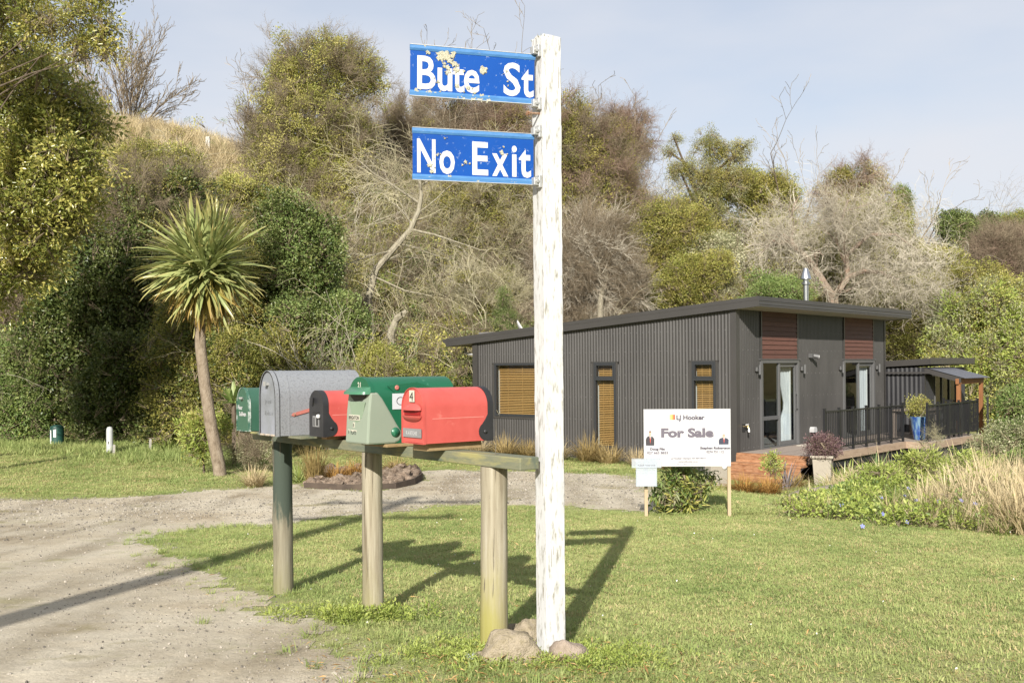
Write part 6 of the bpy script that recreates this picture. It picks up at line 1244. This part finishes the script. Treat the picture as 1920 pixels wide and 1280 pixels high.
# pale-limbed bare tree in the middle of the bank
x, y = A(700, 640, 33)[:2]; th = thing('bare_tree', 'pale lichened bare tree with a crooked trunk in the middle of the bank', 'tree', (x, y, gz(x, y)), 0, GB); g = Grow(5, jit=.2, up=.0, thin=.018)
zb0 = gz(x, y) - .3
g.limb([(x, y, zb0), A(690, 560, 33), A(705, 505, 33), A(735, 470, 33), A(770, 430, 33), A(785, 395, 33), A(790, 365, 33), A(786, 335, 33)], .14, .05, kids=(16, 5, 4), l=1.7)
g.limb([A(770, 430, 33), A(815, 440, 32.7), A(860, 455, 32.4), A(905, 470, 32)], .04, .012, kids=(12, 5, 4), l=1.3)
g.limb([A(785, 380, 33), A(740, 350, 32.8), A(700, 325, 32.7), A(660, 290, 32.6)], .045, .015, kids=(14, 5, 4), l=1.5)
g.limb([A(788, 350, 33), A(820, 325, 33), A(870, 300, 33), A(910, 290, 33)], .04, .012, kids=(12, 5, 4), l=1.3)
g.limb([A(735, 470, 33), A(690, 480, 32.6), A(640, 500, 32.2)], .03, .012, kids=(10, 5, 4), l=1.2)
g.limb([A(705, 520, 33), A(760, 545, 32.3), A(810, 555, 32)], .03, .012, kids=(10, 5, 4), l=1.2); g.build(th, M_barkp, TM['pale'])
# many-stemmed brown shrub
x, y = A(622, 745, 27.3)[:2]; th = thing('bare_shrub', 'many-stemmed bare brown shrub rising behind the galvanised mailbox', 'bush', (x, y, gz(x, y)), 0, GB); g = Grow(8, jit=.12, up=.04, thin=.016)
for k in range(17): a = k * 2.4; g.go((x + .25 * math.cos(a), y + .2 * math.sin(a), gz(x, y) - .1), (.42 * math.cos(a), .3 * math.sin(a), 1), g.r.uniform(1.5, 2.5), g.r.uniform(.02, .055), 1, kids=(0, 4, 3), ang=.7)
g.build(th, M_barkp, TM['grey'])
# sawn stump with a pale limb
x, y = A(735, 640, 31)[:2]; th = thing('tree_stump', 'broken pale stump leaning on the grassy slope left of the roof', 'stump', (x, y, gz(x, y))); g = Grow(3)
g.limb([(x, y, gz(x, y) - .2), A(733, 625, 31), A(745, 595, 31), A(762, 583, 31)], .16, .07, kids=(2, 2, 1), l=.5); g.limb([A(742, 602, 31), A(755, 590, 30.8)], .1, .08, kids=(0, 0, 0)); g.build(th, M_barkp, TM['pale'])
# leaning bare trunk above the roof
x, y = A(1122, 590, 38)[:2]; th = thing('bare_tree', 'thin leaning bare trunk just above the house roof right of the white post', 'tree', (x, y, gz(x, y)), 0, GB); g = Grow(31)
g.limb([(x, y, gz(x, y) - .2), A(1126, 560, 38), A(1136, 520, 38), A(1140, 480, 38.2)], .13, .08, kids=(6, 4, 2), l=1.4); g.build(th, M_barkp, TM['grey'])
# dead grey tree behind the roof, drooping twigs
x, y = A(1575, 610, 42)[:2]; th = thing('dead_tree', 'sprawling dead grey tree with drooping twigs behind the roof and flue', 'tree', (x, y, gz(x, y)), 0, GB); g = Grow(12, droop=.28, jit=.2, thin=.02)
g.limb([(x, y, gz(x, y) - .3), A(1562, 560, 42), A(1540, 525, 42), A(1520, 492, 42), A(1490, 462, 41.8), A(1468, 440, 41.7)], .24, .08, kids=(11, 4, 3), l=2.0)
g.limb([A(1562, 560, 42), A(1590, 520, 42), A(1585, 470, 42), A(1575, 420, 42.2), A(1590, 375, 42.3)], .15, .05, kids=(10, 4, 3), l=2.0)
g.limb([A(1590, 520, 42), A(1620, 508, 41.6), A(1655, 512, 41.3), A(1685, 525, 41)], .12, .04, kids=(8, 4, 3), l=1.3)
g.limb([A(1585, 480, 42), A(1630, 440, 42), A(1680, 440, 42), A(1720, 470, 42)], .1, .03, kids=(10, 4, 3), l=1.8)
g.limb([A(1490, 462, 42), A(1450, 455, 41.6), A(1420, 480, 41.4)], .08, .03, kids=(10, 4, 3), l=1.5)
g.build(th, M_barkd, TM['grey'])
SEED[0] += 1; rs = np.random.default_rng(5); P_, D_ = crown_points([(np.array(A(px, py, Y)), np.array(r)) for px, py, Y, r in ((1455, 480, 41.5, (1.3, 1., 1.2)), (1520, 430, 42, (1.5, 1.2, 1.0)), (1590, 400, 42.3, (1.5, 1.2, 1.0)), (1660, 450, 42, (1.5, 1.2, 1.0)), (1600, 520, 42, (1.4, 1, .8)), (1700, 520, 41.5, (1.4, 1., .9)), (1725, 545, 41, (.7, .6, .4)))], 120, rs)
D_[:, 2] = -np.abs(D_[:, 2]) * .6; scatter('twigs', T_droop, P_ - np.array(th.location), out_rot(D_, .6), RNG.uniform(.7, 1.4, len(P_)), th)
# pinkish cut branches lying behind the roof
x, y = A(1560, 600, 40)[:2]; th = thing('brush_pile', 'pinkish heap of cut branches showing over the roof right of the flue', 'brush pile', (x, y, gz(x, y)))
o = scatter('branches', [proto('cut_twigs', twig_mesh('cut_twigs', leafmat('twig_pink', [(.28, .2, .15), (.4, .3, .24), (.5, .4, .33)], trans=0, rough=.8), n=12, ln=.7, r=.03, spread=1.2))], np.stack([RNG.normal(0, .9, 90), RNG.normal(0, .5, 90), RNG.uniform(.0, 1.5, 90)], 1), out_rot(unit(90) + np.array([0, 0, .3])), RNG.uniform(.5, 1, 90), th)
# vase-shaped bare tree on the hilltop
x, y = A(240, 232, 69)[:2]; th = thing('bare_tree', 'fan-shaped leafless tree standing alone on the hilltop against the sky', 'tree', (x, y, gz(x, y)), 0, GB); g = Grow(21, jit=.09, up=.03, thin=.03); g.rmin = .014; k_ = y / 66.
for k in range(15):
    a = k * 2.4 + .3; s = .25 + .95 * ((k % 5) / 4.); g.go((x + .2 * math.cos(a), y + .2 * math.sin(a), gz(x, y) - .1), (math.cos(a) * s, math.sin(a) * s * .7, 1), k_ * 5.0 * g.r.uniform(.75, 1.05), .06, 0, kids=(9, 6, 4), ratio=(.3, .5), ang=.5)
g.build(th, M_bark, TM['brown'])
# wispy leafless trees on the skyline
for (px, py, Y, hh, lab, sd) in ((520, 330, 48, 5.6, 'wispy leafless tree at the left shoulder of the vine-clad tree', 41), (868, 240, 53, 4.6, 'thin bare shoots rising above the Bute St blade', 42), (1700, 440, 57, 2.6, 'bare shoots right of the ivy-covered column trunk', 43), (1205, 330, 50, 2.6, 'bare twigs on the skyline right of the reddish thicket', 44), (1490, 350, 52, 2.4, 'thin bare shoots on the skyline above the dead tree', 45), (480, 300, 50, 3.0, 'low bare bush at the right end of the open hilltop', 46)):
    p = A(px, py, Y); th = thing('bare_tree', lab, 'tree', (p.x, p.y, gz(p.x, p.y)), 0, GB); g = Grow(sd, jit=.15, up=.04, thin=.03); g.rmin = .01; z0 = gz(p.x, p.y); H_ = max(2., p.z - z0 + hh)
    for k in range(4): a = g.r.random() * 6.28; g.go((p.x, p.y, z0), (math.cos(a) * .25, math.sin(a) * .25, 1), H_ * g.r.uniform(.75, 1), .06, 0, kids=(6, 4, 3), ratio=(.25, .45), ang=.7)
    g.build(th, M_bark, TM['brown'])

# ------------------------------------------------------------------ cabbage trees
M_cab = leafmat('cabbage_leaf', [(.1, .13, .045), (.19, .215, .08), (.3, .3, .125)], gain=1.6, trans=.2, rough=.35, spec=.5, ns=1.5, tip=((.36, .25, .08), .62, 1.15))
M_cabo = leafmat('old_cabbage_leaf', [(.13, .13, .03), (.24, .2, .05), (.34, .26, .08)], trans=.2, rough=.45, ns=1.5, tip=((.34, .21, .07), .45, 1.0))
def sword(name, ln, wd, droop, mat, seg=6, fold=.25):
    V = []; T = []; tip = []; ang = 0.; x = z = 0.
    for i in range(seg + 1):
        t = i / seg; w_ = wd * (math.sin(min(1, t * 1.6 + .25) * math.pi / 2)) * (1 - max(0, (t - .35) / .65) ** 1.7) * .5
        V += [(x, -w_, z + w_ * fold), (x, 0, z), (x, w_, z + w_ * fold)]; tip += [t] * 3
        ang -= droop / seg * (.3 + 1.4 * t); x += math.cos(ang) * ln / seg; z += math.sin(ang) * ln / seg
    for i in range(seg):
        for j in (0, 1): a = i * 3 + j; T += [(a, a + 1, a + 4), (a, a + 4, a + 3)]
    return npmesh(name, V, T, [mat], attr=tip)
def cabbage_tree(label, base, heads, ln, n, wd, nobj, trunk_pts, r0, seed):
    rr = random.Random(seed); th = thing('cabbage_tree', label, 'tree', base)
    b = MB(); b.tube([Vector(p) - Vector(base) for p in trunk_pts], [r0 * q for q in np.linspace(1.12, .82, len(trunk_pts))], 14); b.build('trunk', surf('cabbage_bark', [(.15, .115, .08), (.25, .2, .145), (.32, .265, .2)], scale=6, stretch=(2, 2, 1), rough=.95, bump=.9, bscale=26, spec=.1, dist=.02), th, smooth=True)
    fresh = [sword('leaf', ln, wd, d, M_cab) for d in (.12, .3, .7)]; old = [sword('leaf', ln * .95, wd, d, M_cabo) for d in (.5, .95, 1.45)]
    rest = []
    for k in range(n):
        h = Vector(heads[k % len(heads)]) - Vector(base); u = rr.random(); el = rad(86) - u ** .85 * rad(156); az = rr.random() * 6.283
        me = rr.choice(fresh) if el > rad(-28) or rr.random() < .3 else rr.choice(old); s = rr.uniform(.8, 1.1) * (1 if el > rad(-30) else .92)
        M_ = Matrix.Translation(h + Vector((0, 0, -.35 * u))) @ Matrix.Rotation(az, 4, 'Z') @ Matrix.Rotation(-el, 4, 'Y') @ Matrix.Rotation(rr.gauss(0, .5), 4, 'X') @ Matrix.Scale(s, 4) @ Matrix.Translation((.06, 0, 0))
        if k < nobj: o = link('leaf', me, th); o.matrix_local = M_
        else: rest.append((me, M_))
    if rest:
        for mat, nm in ((M_cab, 'inner_leaves'), (M_cabo, 'old_leaves')):
            V = []; T = []; tp = []
            for me, M_ in rest:
                if me.materials[0] != mat: continue
                k0 = len(V); V += [tuple(M_ @ v.co) for v in me.vertices]; T += [[k0 + i for i in p.vertices] for p in me.polygons]; tp += [a.value for a in me.attributes['tip'].data]
            if V: tag(link(nm, npmesh(nm, V, T, [mat], attr=tp), th), kind='stuff')
    return th
x, y = pxy(415, 893); Yc = y
cabbage_tree('tall cabbage tree with a slender trunk and spiky round head on the left lawn', (x, y, gz(x, y)), [A(362, 478, Yc), A(402, 482, Yc - .1), A(384, 500, Yc - .25)], 1.32, 800, .08, 300, [(x, y, gz(x, y) - .2), A(410, 870, Yc), A(396, 800, Yc), A(384, 720, Yc), A(376, 650, Yc), A(374, 580, Yc), A(380, 500, Yc)], .125, 3)
p = A(1770, 585, 43); cabbage_tree('small cabbage tree on the slope behind the right end of the house', (p.x, p.y, gz(p.x, p.y)), [p], 1.05, 150, .06, 0, [(p.x, p.y, gz(p.x, p.y) - .2), p], .1, 4)

# ------------------------------------------------------------------ flax, yucca, tussocks
def rosette(name, label, cat, x, y, n, ln, wd, mat, el0=35, el1=88, droop=.5, z=None, group=None, seed=1):
    """upright strappy leaves from one root, every leaf a part"""
    rr = random.Random(seed); th = thing(name, label, cat, (x, y, gz(x, y) if z is None else z), rr.random() * 6, group); ms = [sword('leaf', ln, wd, droop * q, mat, seg=5) for q in (.3, .7, 1.2)]
    for k in range(n):
        el = rad(rr.uniform(el0, el1)); o = link('leaf', rr.choice(ms), th); o.matrix_local = Matrix.Translation((rr.gauss(0, .05), rr.gauss(0, .05), -.03)) @ Matrix.Rotation(k * 2.4 + rr.random(), 4, 'Z') @ Matrix.Rotation(-el, 4, 'Y') @ Matrix.Rotation(rr.gauss(0, .4), 4, 'X') @ Matrix.Scale(rr.uniform(.65, 1.1), 4)
    return th
def tussock(label, x, y, h, r, mat, n=260, seed=1, group='tussocks along the house wall', z=None, spread=1.0):
    th = thing('tussock', label, 'tussock', (x, y, gz(x, y) if z is None else z), 0, group)
    return th, tag(link('blades', tuft_mesh('blades', mat, n=n, h=h, w=.008, spread=spread, base=r, bend=.9, seg=4, vary=.6), th), kind='stuff')
TL_ = ['tan tussock at the far left end of the corrugated wall', 'tussock under the wide blind window, seen left of the white post', 'tussock right of the red mailbox, half behind the white post', 'tussock just right of the white post against the house', 'tallest tussock, below the middle narrow window', 'tussock right of the middle narrow window', 'pale low tussock beside the clear brochure box', 'straw tussock left of the meter pillar, behind the sign board']
for k, s in enumerate((7.4, 6.3, 5.6, 4.6, 3.7, 3.0, 2.2, 1.2)):
    x, y = house_w(-.55 - .12 * (k % 2), s); tussock(TL_[k], x, y, (.6, .8, .62, .72, .9, .66, .6, .55)[k], .2, GM['tan'] if k % 3 else GM['dry'], n=380)
for k, (px, py, h, m, lab) in enumerate(((1440, 928, .5, 'orange', 'orange tussock at the foot of the deck steps'), (1395, 925, .5, 'orange', 'orange-brown tussock right of the right sign stake'), (1490, 915, .42, 'tan', 'tan tussock between the steps and the cream planter'), (628, 905, .5, 'orange', 'orange tussock in the stone bed left of the middle mailbox post'), (662, 900, .55, 'orange', 'bushier orange tussock in the stone bed nearest the middle mailbox post'), (590, 908, .95, 'tan', 'tall dry rushes at the left end of the stone bed'), (478, 912, .55, 'dry', 'pale straw tuft right of the cabbage tree foot'), (740, 890, .6, 'tan', 'tan tussock behind the middle mailbox post in the stone bed'))):
    x, y = pxy(px, py); tussock(lab, x, y, h, .15, GM[m], n=320, group='tussocks in the planting beds', spread=.35 if h > .9 else 1.1)
x, y = pxy(1578, 925); rosette('flax', 'bright green flax clump in front of the cream planter', 'flax', x, y, 46, .72, .035, GM['flax'], 30, 86, .7, group='strap-leaved plants in the garden', seed=2)
x, y = pxy(1612, 912); rosette('flax', 'second smaller flax right of the bright green one', 'flax', x, y + .8, 30, .6, .035, GM['flax'], 35, 86, .6, group='strap-leaved plants in the garden', seed=3)
rosette('yucca', 'stiff spiky yucca against the black deck skirting', 'yucca', *house_w(2.9, -2.0), 44, .72, .045, GM['yucca'], 5, 86, .15, group='strap-leaved plants in the garden', seed=4)
x, y = pxy(1482, 925); rosette('flax', 'thin plum-grey flax before the deck steps', 'flax', x, y + .3, 20, .75, .028, GM['plum'], 50, 86, .3, group='strap-leaved plants in the garden', seed=5)
x, y = pxy(560, 905); rosette('flax', 'green strap-leaved lily at the left of the stone bed', 'flax', x, y, 34, .55, .03, GM['green'], 30, 82, .9, seed=6, group='strap-leaved plants in the garden')
x, y = pxy(312, 850); rosette('flax', 'small bright strap-leaved clump left of the cabbage tree', 'flax', x, y, 26, .6, .04, GM['green'], 35, 86, .5, seed=7, group='strap-leaved plants in the garden')
p = A(438, 745, 24.5); rosette('giant_rosette', 'big dark rosette of broad leaves above the farthest green mailbox', 'shrub', p.x, p.y, 26, .62, .13, LM['mid'], 0, 80, .5, z=p.z - .1, seed=8); b = MB(); o_ = bpy.data.objects['giant_rosette']; b.tube([(0, 0, gz(p.x, p.y) - p.z), (0, 0, .05)], .05, 8); b.build('stem', M_bark, o_)
x, y = house_w(1.6, -2.3)
# ------------------------------------------------------------------ potted plants and shrubs near the house
px_, py_, pz_ = PLANTER
def potted(name, label, x, y, z, R, mix, n, sc, stem_h, bark=M_bark):
    th = thing(name, label, 'shrub', (x, y, z)); rs = np.random.default_rng(n); D = rs.normal(size=(n, 3)); D /= np.linalg.norm(D, axis=1, keepdims=True); P_ = D * np.array(R) * (.4 + .6 * rs.random((n, 1)) ** .5) + np.array([0, 0, stem_h + R[2] * .8])
    scatter('crown', mix, P_, out_rot(D + np.array([0, 0, .3])), sc * rs.uniform(.7, 1.3, n), th); b = MB(); rr = random.Random(n)
    for k in range(6): e = Vector(P_[k * 3]); b.tube([(rr.gauss(0, .02), rr.gauss(0, .02), -.02), e * .5 + Vector((rr.gauss(0, .02), 0, .02)), e], [.012, .009, .004], 5)
    b.build('stem', bark, th); return th
potted('potted_shrub', 'burgundy leaved shrub growing in the cream planter', px_, py_, pz_, (.3, .3, .2), S_burg, 90, 1.0, .02)
x, y, z = place(6.2, -1.75); potted('potted_shrub', 'clipped yellow-green shrub growing in the blue pot', x, y, z + .54, (.26, .26, .2), S_small + S_yel[:1], 60, .55, .14, M_barkp)
bush('laurel', 'drooping variegated laurel bush under the For Sale board', 'bush', (2.47, 14.8, gz(2.47, 14.8) + .36), (.48, .42, .42), [(SP('grey', 26, .22, .17, .045, up=-.6), .5), (SP('yel', 24, .22, .18, .045, up=-.6), .35), (SP('mid', 20, .22, .16, .045, up=-.6), .15)], 150, .62, 9, trunk_r=.03)
x, y = pxy(1455, 925); bush('sapling', 'slim lime leaved sapling in front of the deck steps', 'shrub', (x, y, gz(x, y) + .5), (.2, .16, .4), [(S_lime, 1)], 26, .42, 6, trunk_r=.012)

# ------------------------------------------------------------------ the overgrown bank at the right: ground cover, straw, shrubs
BANK = np.array([(3.55, 14.3), (4.5, 13.05), (5.8, 11.85), (7, 11.2), (13, 11), (15, 27), (9.8, 24.6), (7.8, 22.2), (6.4, 20.4), (5.5, 18.2), (4.7, 16.3)])
def bank_pts(n):
    x = RNG.uniform(3.4, 14, n); y = RNG.uniform(11, 27, n); k = (poly_sd(BANK, x, y) + wob(x, y, .8) > 0) & (x / y < .62); return x[k], y[k]
x, y = bank_pts(12000); k = (x < 5.2) | (y > 15.5) | (RNG.random(len(x)) < .35); x, y = x[k], y[k]; n = len(x); nz_ = fbm(x, y, 1.1, 3.); hgt = np.clip(.12 + .38 * ss(poly_sd(BANK, x, y) / 1.5) * (.6 + nz_), .05, .8)
S_peri = SP('mid', 34, .17, .055, .03); S_peri2 = SP('lime', 30, .17, .06, .032)
gc = tag(scatter('periwinkle_groundcover', S_peri + S_peri2 + S_peri2, np.stack([x, y, ground_z(x, y) + hgt * RNG.random(n) ** .5], 1), out_rot(np.stack([RNG.normal(0, .5, n), RNG.normal(-.3, .5, n), np.ones(n)], 1)), RNG.uniform(.7, 1.3, n)))
M_peri = surf('periwinkle_petal', [(.2, .22, .6), (.28, .3, .66)], rough=.7)
b = MB()
for k in range(5): a = k * 1.2566; b.add([(0, 0, 0), (.7 * math.cos(a - .45), .7 * math.sin(a - .45), .15), (1.05 * math.cos(a), 1.05 * math.sin(a), .2), (.7 * math.cos(a + .45), .7 * math.sin(a + .45), .15)], [(0, 1, 2, 3)])
pm = b.mesh('flower', M_peri); rr = random.Random(6)
for k, (px, py) in enumerate(((1578, 946), (1697, 930), (1718, 938), (1655, 963), (1762, 939), (1700, 978), (1617, 986), (1828, 944), (1703, 915), (1802, 938), (1652, 932))):
    a_, b_ = ray(px, py); y2 = 9.
    while y2 < 26:
        sdb = float(poly_sd(BANK, np.array([a_ * y2]), np.array([y2]))[0]); cov = float(np.clip(.12 + .38 * ss(sdb / 1.5) * (.6 + fbm(a_ * y2, y2, 1.1, 3.)), .05, .8)) if sdb > 0 else 0.
        if EYE + b_ * y2 < gz(a_ * y2, y2) + cov + .06: break
        y2 += .03
    o = link('flower', pm, gc, (a_ * y2, y2, EYE + b_ * y2)); o.scale = (.032,) * 3; o.rotation_euler = (rad(60) + rr.gauss(0, .2), rr.gauss(0, .2), rr.gauss(0, .3))
x, y = bank_pts(16000); nz_ = fbm(x, y, .9, 8.); k = (nz_ + .8 * ss((x - 4.7) / 1.3) * ss((16.5 - y) / 3) - .1 > .28) & (RNG.random(len(x)) < .55) & ((x > 4.6) | (RNG.random(len(x)) < .25)) & (y < 19); x, y = x[k], y[k]; n = len(x)
scatter('dry_grass', G_dry, np.stack([x, y, ground_z(x, y)], 1), np.stack([RNG.normal(0, .3, n), RNG.normal(0, .3, n), RNG.uniform(0, 6.28, n)], 1), np.clip(RNG.lognormal(-.45, .35, n), .25, 1.15) * (.6 + .65 * ss((x - 5) / 1.5)))
x, y = bank_pts(2600); k = (x > 5.2); x, y = x[k], y[k]; n = len(x)
scatter('green_weeds', G_green, np.stack([x, y, ground_z(x, y)], 1), np.stack([RNG.normal(0, .2, n), RNG.normal(0, .2, n), RNG.uniform(0, 6.28, n)], 1), RNG.uniform(.6, 1.3, n))
GS = 'shrubs on the overgrown bank'
for (px, py, Y, R, mix, n, sc, lab) in ((1640, 905, 17.0, (.6, .5, .3), [(S_lime, 1)], 110, .5, 'lime leaved straggling shrub below the spiky yucca'), (1770, 880, 17.5, (.75, .6, .34), [(S_lime, 1)], 130, .5, 'tall leafy shoots with pale tips in front of the far deck corner'),
        (1745, 840, 21.8, (.4, .3, .45), [(T_pale, .6), (S_grey, .4)], 26, .35, 'greyish twiggy shrub in front of the blue pot'), (1890, 830, 24, (1.0, .8, .6), [(S_mid, .8), (S_grey, .2)], 240, .8, 'green shrub past the end of the deck at the right edge'), (1880, 900, 18, (.7, .6, .5), [(S_grey, .6), (S_mid, .4)], 170, .6, 'grey-green shrub low at the right edge above the straw'), (1540, 960, 15.3, (.5, .5, .28), [(S_mid, .7), (S_olive, .3)], 120, .5, 'dense dark green mound where the bank meets the lawn'), (1945, 765, 29, (1.1, 1, .8), [(S_mid, 1)], 260, 1., 'green shrub right of the porch posts')):
    p = A(px, py, Y); bush('bank_shrub', lab, 'bush', p, R, mix, n, sc, 7, GS, trunk_r=.02)
# weeds at the foot of the posts
x0, y0 = bpos(1.36)[:2]; n = 70; th_ = np.random.default_rng(3); x = x0 + th_.normal(-.05, .22, n); y = y0 + th_.normal(-.12, .1, n)
S_weed = SP('lime', 40, .12, .045, .016, stem=False); scatter('weeds', S_weed, np.stack([x, y, ground_z(x, y) + .03], 1), out_rot(np.stack([th_.normal(0, .3, n), th_.normal(0, .3, n), np.ones(n)], 1)), th_.uniform(.5, 1.0, n))
rosette('broadleaf_weed', 'pale broadleaf weed in the grass between the two nearest mailbox posts', 'weed', *pxy(785, 1168), 9, .11, .04, LM['lime'], 15, 65, .5, seed=9)
rosette('broadleaf_weed', 'small pale weed at the right foot of the middle mailbox post', 'weed', *pxy(762, 1138), 8, .1, .035, LM['lime'], 20, 70, .5, seed=10)
n = 160; x = np.concatenate([th_.normal(-.25, .25, n), th_.normal(.45, .2, n)]); y = np.concatenate([th_.normal(5.75, .18, n), th_.normal(5.6, .16, n)]); k = poly_sd(DRIVE, x, y) < -.05; x, y = x[k], y[k]; n = len(x)
scatter('weeds', S_weed, np.stack([x, y, ground_z(x, y) + .015], 1), out_rot(np.stack([th_.normal(0, .3, n), th_.normal(0, .3, n), np.ones(n)], 1)), th_.uniform(.3, .6, n))
